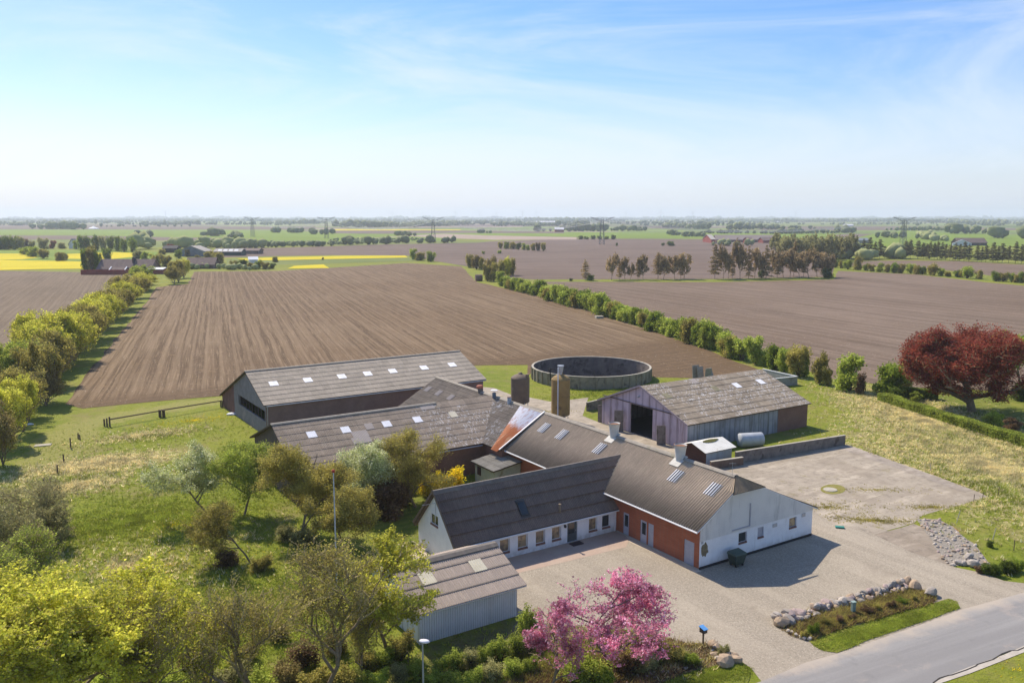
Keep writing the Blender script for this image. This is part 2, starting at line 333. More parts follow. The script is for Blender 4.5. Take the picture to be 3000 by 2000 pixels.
# rusty tin
t = NT('tin_rust'); uv = t.uv(); x, y, _ = t.sep(uv)
f = t.ma('ADD', y, t.ma('MULTIPLY', t.noise(t.map(uv, (7, .7, 1)), 1, 6, .7), 4.2))
c = t.mix(t.mr(f, 5.9, 6.9), (.50, .17, .055), (.66, .66, .70)); c = t.mix(t.mr(t.noise(t.map(uv, (4, .8, 1)), 1.1, 6, .7), .5, .66, 0, .75), c, (.36, .10, .035))
c = t.mix(t.ma('MULTIPLY', t.mr(t.noise(t.map(uv, (5, .35, 1), (3, 0, 0)), 1, 3), .56, .62), t.mr(y, 2.2, 3.2, 1, 0)), c, (.60, .44, .25))
t.col(c); t.b.inputs['Roughness'].default_value = .6; RUST = t.m

# ---- ground materials
def ell(t, v, cx, cy, rx, ry, rot, nz, soft=.35):
    d = t.n('ShaderNodeVectorMath', operation='SUBTRACT'); t.l(v, d.inputs[0]); d.inputs[1].default_value = (cx, cy, 0)
    m = t.n('ShaderNodeVectorRotate', rotation_type='Z_AXIS'); t.l(d.outputs[0], m.inputs[0]); m.inputs['Angle'].default_value = -rot
    q = t.map(m.outputs[0], (1/rx, 1/ry, 0)); ln = t.n('ShaderNodeVectorMath', operation='LENGTH'); t.l(q, ln.inputs[0])
    return t.mr(t.ma('SUBTRACT', t.ma('ADD', 1.0, t.ma('MULTIPLY', t.ma('SUBTRACT', nz, .5), 1.6)), ln.outputs['Value']), -soft, soft)
def angv(v): return math.atan2(v.y, v.x)
t = NT('ground_grass'); v = t.gen()
nb = t.noise(v, .055, 6, .6); nm = t.noise(v, .5, 6, .65); nf = t.noise(v, 3.2, 5, .7); nff = t.noise(v, 11, 3, .7)
c = t.mix(t.mr(nb, .35, .65), (.155, .20, .015), (.22, .24, .024)); c = t.mix(t.mr(nm, .4, .7, 0, .6), c, (.27, .265, .05))
c = t.mix(t.mr(nf, .45, .75, 0, .6), c, (.10, .125, .02)); c = t.mix(t.mr(nff, .5, .8, 0, .5), c, (.30, .29, .10)); n5 = t.noise(v, 1.3, 7, .75, .3); c = t.mix(t.mr(n5, .52, .64, 0, .6), c, (.09, .105, .022)); c = t.mix(t.mr(t.noise(v, .16, 7, .7), .5, .66, 0, .7), c, (.24, .20, .075)); c = t.mix(t.mr(t.noise(v, 2.1, 6, .8), .58, .68, 0, .5), c, (.36, .32, .13))
ms = None
E1 = G(215, 1070); E2 = G(330, 1000); E3 = G(2120, 960); E4 = G(2290, 1075); E5 = G(170, 1110); E6 = G(1250, 1545)
dR = (G(2352, 1100)-G(1990, 905)); dL = AV
for (e, rx, ry, ro) in ((E1, 9, 4.5, angv(BV)), (E2, 6, 2.5, angv(BV)), (E5, 6, 3.5, angv(BV)), (E3, 24, 9, angv(dR)), (E4, 24, 15, angv(dR)), (G(2150, 1000), 20, 9, angv(dR))):
    q = ell(t, v, e.x, e.y, rx, ry, ro, t.noise(v, .35, 6, .65)); ms = q if ms is None else t.ma('MAXIMUM', ms, q)
sn = t.mr(t.noise(t.map(v, (1, 1.8, 1), (0, 0, 0), (0, 0, .6)), .55, 8, .8, .6), .44, .54)
c = t.mix(t.ma('MULTIPLY', ms, t.mr(t.noise(v, 1.1, 6, .75), .5, .6)), c, (.12, .145, .03)); c = t.mix(t.ma('MULTIPLY', ms, sn), c, t.mix(t.mr(nff, .4, .7), (.54, .45, .23), (.36, .29, .15)))
# trampled track, yellower
tk = None
for (p, q_, wd) in ((G(20, 1330), G(90, 1080), 4.2), (G(90, 1080), G(190, 975), 4.2), (G(190, 975), G(330, 945), 3.2), (G(330, 945), G(520, 915), 3.0)):
    mid = (p+q_)/2; d = q_-p; e_ = ell(t, v, mid.x, mid.y, d.length/2*1.25, wd, angv(d), t.noise(v, .5, 4), .3); tk = e_ if tk is None else t.ma('MAXIMUM', tk, e_)
c = t.mix(t.ma('MULTIPLY', tk, .7), c, t.mix(t.mr(nf, .35, .65), (.33, .28, .10), (.22, .23, .06)))
# dandelions
dn = None
for (e, rx, ry, ro) in ((G(440, 960), 10, 4.0, angv(BV)), (G(400, 1200), 6, 4, 0), (G(380, 1290), 14, 9, 0), (G(1430, 905), 6, 2, 0)):
    q = ell(t, v, e.x, e.y, rx, ry, ro, t.noise(v, .6, 4)); dn = q if dn is None else t.ma('MAXIMUM', dn, q)
fl = t.mr(t.vor(v, 3.0), .16, .10); c = t.mix(t.ma('MULTIPLY', dn, fl), c, (.75, .52, .02))
# soil in the shade bed before the garage
sb = L(-3.2, -19.5); q = ell(t, v, sb.x, sb.y, 7, 4.6, angv(BV), t.noise(v, .8, 5)); c = t.mix(t.ma('MULTIPLY', q, .85), c, t.mix(t.mr(nf, .4, .6), (.13, .095, .06), (.17, .16, .06)))
# far patchwork of fields
cellc = t.vor(t.map(v, (.0022, .0045, 0), (0, 0, 0), (0, 0, .35)), 1, 'F1', 'Color', .9); cx_, cy_, _z = t.sep(cellc)
pc = t.mix(t.mr(cx_, .38, .42), (.15, .20, .05), (.17, .12, .10)); pc = t.mix(t.mr(cx_, .70, .74), pc, (.20, .26, .05)); pc = t.mix(t.mr(cy_, .86, .88), pc, (.30, .24, .19)); pc = t.mix(t.mr(t.noise(v, .02, 5, .7), .45, .7, 0, .5), pc, (.10, .10, .06))
dl = t.n('ShaderNodeVectorMath', operation='LENGTH'); t.l(v, dl.inputs[0])
c = t.mix(t.mr(dl.outputs['Value'], 1050, 1350), c, pc)
t.col(c); t.b.inputs['Specular IOR Level'].default_value = .08; t.bump(t.ma('ADD', nf, t.ma('MULTIPLY', nff, .4)), .8, .18); GRASS = t.m

def fieldm(name, c1, c2, ang, pitch, amt=.6, stones=1, head=None, bumpd=.10):
    t = NT(name); v = t.gen(); r = t.map(v, (1, 1, 1), (0, 0, 0), (0, 0, -ang)); x, y, _ = t.sep(r)
    wob = t.ma('MULTIPLY', t.noise(t.map(r, (.02, .05, 1)), 1, 3), 1.2); yy = t.ma('ADD', y, wob)
    lane = t.n('ShaderNodeCombineXYZ'); t.l(t.ma('MULTIPLY', x, .012), lane.inputs[0]); t.l(yy, lane.inputs[1])
    w1 = t.noise(t.map(lane.outputs[0], (1, 1/pitch, 1)), 1, 3, .6); w2 = t.noise(t.map(lane.outputs[0], (6, 3.2/pitch, 1)), 1, 3, .6)
    w3 = t.ma('SINE', t.ma('MULTIPLY', yy, 2*math.pi/(pitch*3.1)))
    big = t.noise(v, .012, 5, .6); med = t.noise(v, .12, 6, .7); fi = t.noise(v, 2.2, 6, .75); f2 = t.noise(v, 9, 4, .8)
    c = t.mix(t.mr(big, .35, .65), c1, c2); c = t.mix(t.mr(t.noise(t.map(r, (.25, 1, 1)), .035, 6, .65), .5, .66, 0, .55), c, tuple(k*.62 for k in c1))
    c = t.mix(t.mr(w1, .42, .6, 0, amt), c, tuple(k*.62 for k in c1)); c = t.mix(t.mr(w2, .5, .7, 0, amt*.8), c, tuple(min(1, k*1.35) for k in c2))
    c = t.mix(t.mr(w3, .6, 1, 0, amt*.45), c, tuple(k*1.3 for k in c2))
    c = t.mix(t.mr(med, .45, .75, 0, .35), c, tuple(k*.7 for k in c2)); c = t.mix(t.mr(fi, .42, .68, 0, .5), c, tuple(k*.58 for k in c1)); c = t.mix(t.mr(f2, .5, .75, 0, .4), c, tuple(k*1.5 for k in c1))
    if head:       # turning lanes along the near edge
        (p, d, wd) = head; nrm = Vector((-d.y, d.x, 0)).normalized(); hh = t.n('ShaderNodeVectorMath', operation='DOT_PRODUCT'); t.l(v, hh.inputs[0]); hh.inputs[1].default_value = nrm
        dist = t.ma('SUBTRACT', hh.outputs['Value'], p.dot(nrm)); dist = t.ma('ADD', dist, t.ma('MULTIPLY', t.noise(v, .06, 4), 5))
        hw = t.noise(t.n('ShaderNodeCombineXYZ').outputs[0], 1); cb = t.n('ShaderNodeCombineXYZ'); t.l(dist, cb.inputs[0]); hw = t.noise(t.map(cb.outputs[0], (1.1, 1, 1)), 1, 3)
        hc = t.mix(t.mr(hw, .4, .6), tuple(k*.60 for k in c1), tuple(k*.95 for k in c1)); hc = t.mix(t.mr(fi, .42, .68, 0, .5), hc, tuple(k*.5 for k in c1))
        c = t.mix(t.mr(dist, wd*.5, wd*1.3, .85, 0), c, hc)
    if stones:
        c = t.mix(t.ma('MULTIPLY', t.mr(t.vor(v, 1.1), .14, .08), t.mr(t.noise(v, .3, 3), .42, .55)), c, (.46, .40, .32))
        c = t.mix(t.mr(t.noise(v, .45, 9, .85), .54, .64, 0, .6), c, tuple(k*1.8 for k in c1)); c = t.mix(t.mr(t.noise(v, 1.1, 8, .8), .56, .66, 0, .75), c, tuple(k*1.9 for k in c1)); c = t.mix(t.mr(t.noise(v, .9, 8, .85), .57, .68, 0, .7), c, tuple(k*.45 for k in c1))
    t.col(c); t.b.inputs['Specular IOR Level'].default_value = .05
    t.bump(t.ma('ADD', t.ma('MULTIPLY', w2, .5), t.ma('ADD', fi, t.ma('MULTIPLY', f2, .3))), .8, bumpd); return t.m
rowd = (AV+BV*.245).normalized()
F_MAIN = fieldm('soil_rows', (.168, .112, .064), (.225, .163, .102), angv(rowd), .95, 1.0, 1, (L(87, -20), BV, 11))
F_LEFT = fieldm('soil_left', (.165, .122, .08), (.205, .158, .108), angv(rowd)+.08, 1.1, .5)
F_RIGHT = fieldm('soil_right', (.17, .122, .085), (.225, .17, .128), angv((G(1640, 700)-G(1300, 650)).normalized()), 2.4, .6)
F_MID = fieldm('soil_mid', (.165, .12, .092), (.20, .15, .118), .1, 8, .45, 0)
F_TAN = fieldm('soil_tan', (.40, .31, .24), (.36, .28, .22), .1, 10, .2, 0)
F_GRN = fieldm('crop_green', (.20, .27, .035), (.16, .23, .035), .3, 9, .25, 0)
F_GR2 = fieldm('crop_dull', (.17, .21, .06), (.21, .23, .07), .3, 9, .35, 0)
F_YEL = fieldm('crop_rape', (.62, .50, .015), (.54, .46, .02), .3, 6, .2, 0)
t = NT('gravel'); v = t.gen(); a = t.noise(v, .09, 5, .6); b = t.noise(v, 1.1, 6, .7); f = t.noise(v, 5, 6, .9); q = t.vor(v, 6)
c = t.mix(t.mr(a, .35, .65), (.335, .29, .225), (.385, .335, .26)); c = t.mix(t.mr(b, .42, .7, 0, .45), c, (.34, .29, .225)); c = t.mix(t.mr(f, .46, .56, 0, .7), c, (.21, .18, .14)); c = t.mix(t.mr(q, .28, .1, 0, .7), c, (.60, .54, .44))
dd = L(-6, 15); sx, sy, _ = t.sep(t.map(v, (1, 1, 1), (0, 0, 0), (0, 0, -angv(G(2300, 1330)-G(1900, 1190))))); tr = t.noise(t.map(v, (1, 1, 1), (0, 0, 0), (0, 0, -angv(G(2300, 1330)-G(1900, 1190)))), .5)
cb = t.n('ShaderNodeCombineXYZ'); t.l(t.ma('MULTIPLY', sx, .03), cb.inputs[0]); t.l(sy, cb.inputs[1]); c = t.mix(t.ma('MULTIPLY', t.mr(t.noise(cb.outputs[0], .5, 4), .46, .6, 0, .4), t.mr(t.noise(v, .07, 3), .4, .6)), c, (.44, .38, .295))
c = t.mix(t.mr(t.noise(v, .3, 8, .72, .4), .52, .68, 0, .5), c, (.25, .21, .16)); c = t.mix(t.mr(t.noise(v, 2.6, 6, .8), .55, .68, 0, .45), c, (.22, .185, .14)); t.col(c); t.b.inputs['Specular IOR Level'].default_value = .1; t.bump(f, .6, .04); GRAVEL = t.m
def concm(name, c1, c2, moss, jx=4.2, cracks=1):
    t = NT(name); v = t.gen(); r = t.map(v, (1, 1, 1), (0, 0, 0), (0, 0, -angv(BV))); x, y, _ = t.sep(r)
    c = t.mix(t.mr(t.noise(v, .25, 7, .65), .35, .65), c1, c2); c = t.mix(t.mr(t.noise(t.map(r, (.35, 1.2, 1)), .6, 7, .7), .5, .72, 0, .6), c, tuple(k*.66 for k in c1))
    c = t.mix(t.mr(t.noise(v, 6, 5, .75), .45, .7, 0, .35), c, tuple(k*.6 for k in c1))
    j1 = t.mr(t.ma('ABSOLUTE', t.ma('SUBTRACT', t.ma('FRACT', t.ma('ADD', t.ma('DIVIDE', x, jx), t.ma('MULTIPLY', t.noise(v, .3, 3), .05))), .5)), .012, .004)
    j2 = t.mr(t.ma('ABSOLUTE', t.ma('SUBTRACT', t.ma('FRACT', t.ma('ADD', t.ma('DIVIDE', y, jx*1.5), t.ma('MULTIPLY', t.noise(v, .3, 3), .05))), .5)), .009, .003)
    cr = t.mr(t.vor(t.mix(.35, v, t.n('ShaderNodeTexNoise').outputs['Color'], 'ADD'), .22, 'DISTANCE_TO_EDGE'), .012, .004)
    j = t.ma('MULTIPLY', t.ma('MAXIMUM', t.ma('MAXIMUM', j1, j2), t.ma('MULTIPLY', cr, cracks*.25)), t.mr(t.noise(v, .5, 4), .35, .6, .1, .55)); c = t.mix(j, c, (.17, .145, .09))
    c = t.mix(t.mr(t.noise(v, .33, 9, .75), .58, .66, 0, moss), c, (.22, .19, .075)); c = t.mix(t.mr(t.noise(t.map(r, (.12, .5, 1)), 1, 7, .7), .5, .62, 0, .55), c, tuple(k*1.35 for k in c2)); c = t.mix(t.mr(t.noise(v, .6, 8, .7), .6, .68, 0, .6), c, (.15, .12, .085))
    c = t.mix(t.mr(t.noise(v, .9, 8, .75), .48, .66, 0, .6), c, tuple(k*.5 for k in c1)); c = t.mix(t.mr(t.noise(v, .14, 5, .7), .5, .62, 0, .5), c, (.25, .205, .15)); t.col(c); t.bump(t.noise(v, 8, 4), .35, .03); return t.m
CONCY = concm('concrete_yard', (.33, .28, .215), (.385, .33, .255), .9)
CONCS = concm('concrete_slab_brown', (.27, .22, .165), (.31, .26, .20), .5, 5, .4)
t = NT('asphalt'); v = t.gen(); r = t.map(v, (1, 1, 1), (0, 0, 0), (0, 0, -angv(G(2352, 1390)-G(1800, 1560)))); x, y, _ = t.sep(r)
cb = t.n('ShaderNodeCombineXYZ'); t.l(t.ma('MULTIPLY', x, .04), cb.inputs[0]); t.l(y, cb.inputs[1])
c = t.mix(t.mr(t.noise(cb.outputs[0], .7, 4), .4, .65), (.235, .225, .215), (.29, .28, .265)); c = t.mix(t.mr(t.noise(v, .2, 6, .7), .55, .68, 0, .7), c, (.36, .31, .265)); c = t.mix(t.mr(t.noise(v, .5, 8, .75), .55, .66, 0, .35), c, (.16, .155, .15)); c = t.mix(t.mr(t.noise(v, 14, 4, .8), .45, .7, 0, .4), c, (.15, .145, .14))
q0 = zg('Q8', 480, 1290); qd = (zg('Q8', 2352, 690)-q0).normalized(); qn = Vector((qd.y, -qd.x, 0)); dp = t.n('ShaderNodeVectorMath', operation='DOT_PRODUCT'); t.l(v, dp.inputs[0]); dp.inputs[1].default_value = qn
ed = t.ma('ADD', t.ma('SUBTRACT', dp.outputs['Value'], q0.dot(qn)), t.ma('MULTIPLY', t.ma('SUBTRACT', t.noise(v, .35, 6, .7), .5), 3.0)); c = t.mix(t.mr(ed, -.2, 1.3, .9, 0), c, (.43, .365, .29))
t.col(c); t.bump(t.noise(v, 20, 3), .4, .02); ASPH = t.m
EDGEM = pm('road_edge', (.50, .45, .38), (.40, .36, .30), 1, .95, .3, 20)
t = NT('lawn'); v = t.gen(); r = t.map(v, (1, 1, 1), (0, 0, 0), (0, 0, -angv(BV))); x, y, _ = t.sep(r)
st = t.ma('SINE', t.ma('MULTIPLY', y, 5.2)); c = t.mix(t.mr(st, -.6, .6), (.125, .155, .02), (.165, .185, .028)); c = t.mix(t.mr(t.noise(v, 1.6, 7, .8), .48, .62, 0, .7), c, (.075, .09, .02)); c = t.mix(t.mr(t.noise(v, .8, 7, .8), .54, .64, 0, .6), c, (.26, .23, .08)); c = t.mix(t.mr(t.noise(v, .25, 4), .5, .7, 0, .5), c, (.30, .28, .06))
t.col(c); t.b.inputs['Specular IOR Level'].default_value = .08; t.bump(t.noise(v, 9, 4), .6, .08); LAWN = t.m
t = NT('terrace_brick'); v = t.gen(); r = t.map(v, (1, 1, 1), (0, 0, 0), (0, 0, -angv(BV))); b = t.n('ShaderNodeTexBrick'); t.l(r, b.inputs['Vector']); b.inputs['Scale'].default_value = 1; b.inputs['Brick Width'].default_value = .22; b.inputs['Row Height'].default_value = .11; b.inputs['Mortar Size'].default_value = .01
t.s_(b.inputs['Color1'], (.42, .30, .225)); t.s_(b.inputs['Color2'], (.37, .265, .205)); t.s_(b.inputs['Mortar'], (.38, .31, .25)); t.col(t.mix(t.mr(t.noise(v, .6, 5), .4, .7, 0, .5), b.outputs['Color'], (.44, .35, .27))); TERR = t.m
BED = pm('bed_soil', (.20, .15, .09), (.13, .12, .045), .8, .95, .6, 6, stain=(.24, .20, .12), stain_sc=1.6, stain_lo=.5)
SAND = pm('sand_strip', (.56, .47, .35), (.48, .40, .30), 1.0, .95, .3, 12)

# ------------------------------------------------------------------ ground sheets
HARD = []; SHP = {}
def sheet(name, pts, h, mat, holes=()):
    SHP.setdefault(name, []).append((np.array([(p.x, p.y) for p in pts]), h))
    if name in ('gravel_yard', 'concrete_yard', 'road', 'brick_terrace', 'concrete_slab', 'plowed_field', 'cobble_bed'): HARD.append(np.array([(p.x, p.y) for p in pts]))
    loops = [[Vector((p.x, p.y, h)) for p in pts]]+[[Vector((p.x, p.y, h)) for p in hh] for hh in holes]
    tri = tessellate_polygon(loops); flat = [p for l in loops for p in l]
    b = MB(); ids = [b.vert(p) for p in flat]
    for q in tri:
        a, c_, d = [flat[k] for k in q]
        if (c_-a).cross(d-a).z < 0: q = (q[0], q[2], q[1])
        b.face([ids[k] for k in q])
    return b.build(name, mat, kind='structure', base=(0, 0, 0))
def rough(pts, step=3.0, amp=.35, seed=1):
    rg = random.Random(seed); o = []
    for p, q in zip(pts, pts[1:]+pts[:1]):
        n = max(1, int((q-p).length/step)); nr = Vector((-(q-p).y, (q-p).x, 0)).normalized()
        for k in range(n): o.append(p.lerp(q, k/n)+nr*(rg.uniform(-amp, amp) if k else 0))
    return o
TC = g(1733, 1100); TC = Vector((13.4*K, 142.3*K, 0)); TR = 10.05*K
hole = [TC+Vector((math.cos(2*math.pi*k/48), math.sin(2*math.pi*k/48), 0))*(TR-.05) for k in range(48)]
big = [Vector((13000*math.cos(2*math.pi*k/36), 13000*math.sin(2*math.pi*k/36), 0)) for k in range(36)]
sheet('ground', big, 0, GRASS, [hole])
def GP(*pts): return [G(x, y) for x, y in pts]
def ZP(n, *pts): return [zg(n, x, y) for x, y in pts]
sheet('plowed_field', rough(GP((150, 928), (205, 850), (277, 765), (338, 692), (360, 660), (388, 656))+GP((432, 652), (446, 624), (640, 622), (760, 615), (935, 604), (1060, 612), (1088, 640), (1095, 648), (1300, 694), (1480, 754), (1640, 809), (1765, 858), (1720, 870), (1500, 866))+[TC+Vector((math.cos(R(q_)), math.sin(R(q_)), 0))*(TR+1.0) for q_ in range(10, 171, 16)]+GP((1212, 838), (1095, 839), (800, 870), (510, 909), (300, 927), (190, 938)), 6, .5, 3), .03, F_MAIN)
sheet('plowed_field', rough(GP((-900, 622), (0, 622), (205, 625), (300, 632), (330, 650), (300, 690), (240, 745), (150, 850), (60, 945), (-60, 1050), (-500, 1150), (-1400, 900)), 8, .5, 4), .03, F_LEFT)
sheet('plowed_field', rough(GP((1235, 647), (1640, 648), (1915, 642), (1925, 622), (2100, 630), (2260, 648), (2360, 657), (2900, 690), (2900, 860), (2352, 905), (2200, 892), (2095, 892), (1900, 868), (1780, 822), (1640, 770), (1500, 718), (1300, 662)), 8, .4, 5), .03, F_RIGHT)
sheet('plowed_field', GP((2075, 598), (2200, 600), (2352, 608), (2900, 625), (2900, 660), (2352, 645), (2240, 628), (2100, 613), (1935, 611), (1960, 600)), .04, F_RIGHT)
sheet('plowed_field', GP((470, 578), (560, 571), (720, 567), (1019, 557), (1324, 549), (1607, 548), (1750, 556), (1900, 575), (1920, 600), (1910, 636), (1640, 641), (1235, 642), (1180, 640), (1110, 618), (1000, 600), (935, 587), (760, 586), (640, 588), (500, 592)), .05, F_MID)
sheet('tan_field', GP((820, 548), (1019, 537), (1120, 541), (1324, 545), (1324, 550.5), (1140, 551), (1044, 548), (945, 543)), .12, F_TAN)
sheet('green_field', ZP('R3', (-900, 330), (430, 310), (1400, 318), (2352, 320), (3600, 330), (3600, 372), (2352, 378), (1600, 372), (1220, 360), (430, 345), (-300, 330)), .10, F_GRN)
sheet('green_field', ZP('R5', (500, 330), (820, 300), (1300, 330), (2600, 345), (2600, 470), (1882, 450), (1240, 440), (600, 470), (100, 420)), .10, F_GRN)
sheet('brown_field', ZP('R5', (-900, 260), (640, 255), (1882, 280), (3000, 280), (3000, 300), (820, 296), (-300, 300)), .2, F_MID)
sheet('green_field', ZP('R4', (600, 235), (1400, 222), (2300, 240), (3200, 250), (3200, 262), (1500, 262), (500, 262)), .25, F_GR2)
sheet('green_field', ZP('R2', (-2400, 290), (0, 295), (700, 300), (2000, 340), (2352, 360), (2300, 395), (1300, 400), (700, 420), (-300, 370), (-2400, 330)), .10, F_GRN)
sheet('green_field', ZP('R1', (-1200, 400), (700, 385), (1500, 400), (2352, 400), (3800, 390), (4500, 400), (4400, 410), (3000, 440), (1500, 450), (-1200, 450)), .06, F_GR2)
sheet('brown_field', ZP('R1', (-1200, 345), (700, 345), (2352, 375), (1800, 395), (400, 380), (-1200, 385)), .14, F_MID)
sheet('brown_field', ZP('R1', (-1500, 235), (350, 250), (1500, 255), (2900, 265), (2900, 290), (1400, 290), (0, 288), (-1500, 290)), .25, F_MID)
sheet('brown_field', ZP('R2', (1200, 300), (2350, 300), (3300, 310), (3300, 325), (2350, 322), (1600, 330), (1150, 325)), .15, F_MID)
sheet('rape_field', ZP('R2', (1150, 286), (2350, 290), (2350, 297), (1200, 300)), .2, F_YEL)
sheet('rape_field', ZP('R1', (-900, 575), (0, 572), (520, 580), (960, 590), (980, 640), (790, 652), (400, 655), (0, 665), (-900, 680)), .16, F_YEL)
sheet('rape_field', ZP('R1', (-900, 515), (190, 512), (350, 548), (200, 566), (0, 570), (-900, 572)), .16, F_YEL)
sheet('rape_field', ZP('R1', (620, 515), (1050, 498), (1400, 515), (1350, 530), (1000, 565), (620, 560), (600, 545)), .16, F_YEL)
sheet('green_field', ZP('R1', (-900, 478), (1000, 478), (1500, 500), (1500, 560), (900, 600), (500, 582), (-900, 580)), .1, F_GRN)
sheet('rape_field', ZP('R2', (300, 560), (700, 545), (1300, 532), (1840, 530), (1865, 548), (1300, 560), (700, 572), (350, 575)), .14, F_YEL)
sheet('green_field', ZP('R2', (200, 560), (1870, 548), (1960, 578), (1200, 600), (700, 612), (200, 620)), .08, F_GR2)
sheet('rape_field', ZP('R2', (820, 625), (1090, 612), (1145, 645), (760, 650)), .12, F_YEL)
gr = [L(-.1, .0), L(9.9, 0), L(9.9, -15.7), L(5, -16), L(0, -15.9), L(0, -15), L(-3.2, -14.9)]
sheet('gravel_yard', [L(9.9, .2), L(9.9, -13), L(1, -16.2)]+ZP('Q6', (745, 830), (800, 905), (1300, 950), (2080, 1020), (2352, 1115))+ZP('S1', (1900, 300), (2100, 460), (2352, 640))+[g(2235, 2000), g(2150, 2090)]+[g(2700, 1900), g(3300, 1690), g(3300, 1610)]+
      ZP('Q8', (2352, 610), (2180, 590), (1990, 520), (1750, 472), (1500, 300), (1150, 150), (930, 100), (700, 50), (560, -30))+[g(2500, 1500), g(2340, 1440), L(3, 12.5), L(3, 1)], .012, GRAVEL)
sheet('brick_terrace', [L(9.95, .1), L(9.95, -16), ]+ZP('Q5', (995, 1030), (1500, 910), (1990, 790), (2020, 720)), .020, TERR)
sheet('sand_path', [L(9.0, .02), L(-.3, .02), L(-.3, -.55), L(7.3, -.75)]+ZP('Q5', (2010, 715)), .028, SAND)
# concrete yards
sheet('concrete_yard', [L(13.5, 12.5), L(19.0, 14), L(18.7, 24.3), zg('Q2', 545, 1105)]+GP((2100, 1075), (2250, 1130), (2272, 1141))+ZP('Q8', (1480, 25), (1400, 95), (1060, 188), (950, 155), (700, 100), (560, 5))+[g(2372, 1480), L(3.5, 12.5)], .016, CONCY)
sheet('concrete_slab', rough(ZP('Q8', (1062, 192), (1400, 100), (1470, 125), (1650, 240), (1735, 400), (1750, 470), (1380, 345)), 1.5, .12, 7), .022, CONCS)
sheet('concrete_yard', [L(30, 11), L(56, 9)]+[L(58, 10)]+ZP('R8', (345, 418), (460, 426), (620, 490), (800, 517), (975, 552), (1160, 536), (1330, 515))+[L(46, 24), L(41, 23.4), L(24, 23.4), L(19.2, 22.5), L(19.2, 12.2)], .019, CONCY)
sheet('lawn', [L(14.2, -16.1), L(9, -17.5)]+GP((960, 1240), (900, 1275), (800, 1280), (780, 1230), (790, 1190), (860, 1150), (1000, 1130), (1060, 1150))+[L(17.5, -9)], .012, LAWN)
sheet('sand_path', rough([L(17.3, -15.9), L(17.6, -17.3), L(9.8, -17.6), L(9.8, -15.9)], 1, .15, 2), .022, SAND)
sheet('lawn', rough(GP((2200, 900), (2352, 905), (2700, 960), (2700, 1060), (2352, 985), (2170, 928), (2120, 905)), 3, .3, 3), .05, LAWN)
# road
RD0 = zg('Q8', 480, 1290); RD1 = zg('Q8', 2352, 690); rdir = (RD1-RD0).normalized()
e0 = zg('Q8', 1560, 1470); e1 = zg('Q8', 2352, 1150); e2d = (e1-e0).normalized()
sheet('road', [RD0-rdir*60, zg('Q8', 100, 1452), RD0, zg('Q8', 740, 1218), zg('Q8', 1400, 990), zg('Q8', 1830, 833), RD1, RD1+rdir*120, e1+e2d*130, e1, e0, e0-e2d*60], .02, ASPH)
f0 = zg('Q8', 1640, 1470); f1 = zg('Q8', 2352, 1206)
sheet('road_edge', rough([e0-e2d*50, e0, e1, e1+e2d*120, f1+e2d*120, f1, f0, f0-e2d*50], 2.5, .10, 5), .028, EDGEM)
sheet('verge', rough(ZP('Q8', (500, 1110), (700, 1030), (1250, 870), (1560, 790), (1700, 745), (1780, 775), (1800, 832), (1500, 935), (1100, 1070), (860, 1170), (740, 1212), (620, 1192), (540, 1150)), 1.2, .14, 8), .045, LAWN)
sheet('planting_bed', rough(ZP('Q8', (215, 985), (300, 880), (600, 810), (880, 720), (1330, 600), (1480, 690), (1600, 740), (1560, 792), (1250, 872), (700, 1032), (500, 1112), (350, 1060)), 1.2, .14, 9), .034, BED)
sheet('verge', rough(ZP('S1', (2352, 650), (2180, 580), (1900, 600), (1500, 700), (1150, 847), (700, 960), (2250, 960), (2330, 800)), 1.0, .1, 10), .040, LAWN)
sheet('planting_bed', rough([L(0.8, -16.1)]+ZP('Q6', (740, 850), (800, 905), (1300, 950), (2080, 1020), (2352, 1115))+ZP('S1', (1900, 300), (1980, 420), (2150, 560), (1500, 700), (1100, 850), (500, 1000), (-800, 1000), (-2400, 700))+[L(-6, -24)], 1.5, .15, 11), .030, BED)

# ------------------------------------------------------------------ buildings
def corr(b, P0, U, V, lu, lv, pitch=.18, amp=.028, courses=1, step=.03, lo=None, hi=None, lift=0.0, uo=0.0, vo=0.0, seg=4, thick=.08, brk=None):
    """corrugated sheet from corner P0 along U (eave) and V (up slope)"""
    n = U.cross(V).normalized()
    if n.z < 0: n = -n
    nu = max(2, int(lu/pitch*seg)); rows = []
    for c in range(courses):
        for e in ((0, 1) if not brk else (0, brk, 1)):
            v = lv*(c+e)/courses; row = []
            for i in range(nu+1):
                u = lu*i/nu
                if lo: u = max(u, lo(v))
                if hi: u = min(u, hi(v))
                h = amp*math.cos(2*math.pi*(u+uo)/pitch)+lift+(step if (e == 0 and courses > 1) else 0)
                row.append((b.vert(P0+U*u+V*v+n*h), (u+uo, v+vo)))
            rows.append(row)
    for r0, r1 in zip(rows, rows[1:]):
        for i in range(nu):
            b.face([r0[i][0], r0[i+1][0], r1[i+1][0], r1[i][0]], [r0[i][1], r0[i+1][1], r1[i+1][1], r1[i][1]])
    if thick:
        cm = b.cm; b.cm = 1; k = n*(lift-amp-.01); d = n*(lift-amp-.01-thick)
        q = []
        for v in (0, lv*(brk or 1)):
            for u in (0, lu):
                if lo: u = max(u, lo(v))
                if hi: u = min(u, hi(v))
                q.append(P0+U*u+V*v)
        q = [q[0], q[1], q[3], q[2]]
        b.box8([p+d for p in q], [p+k for p in q]); b.cm = cm
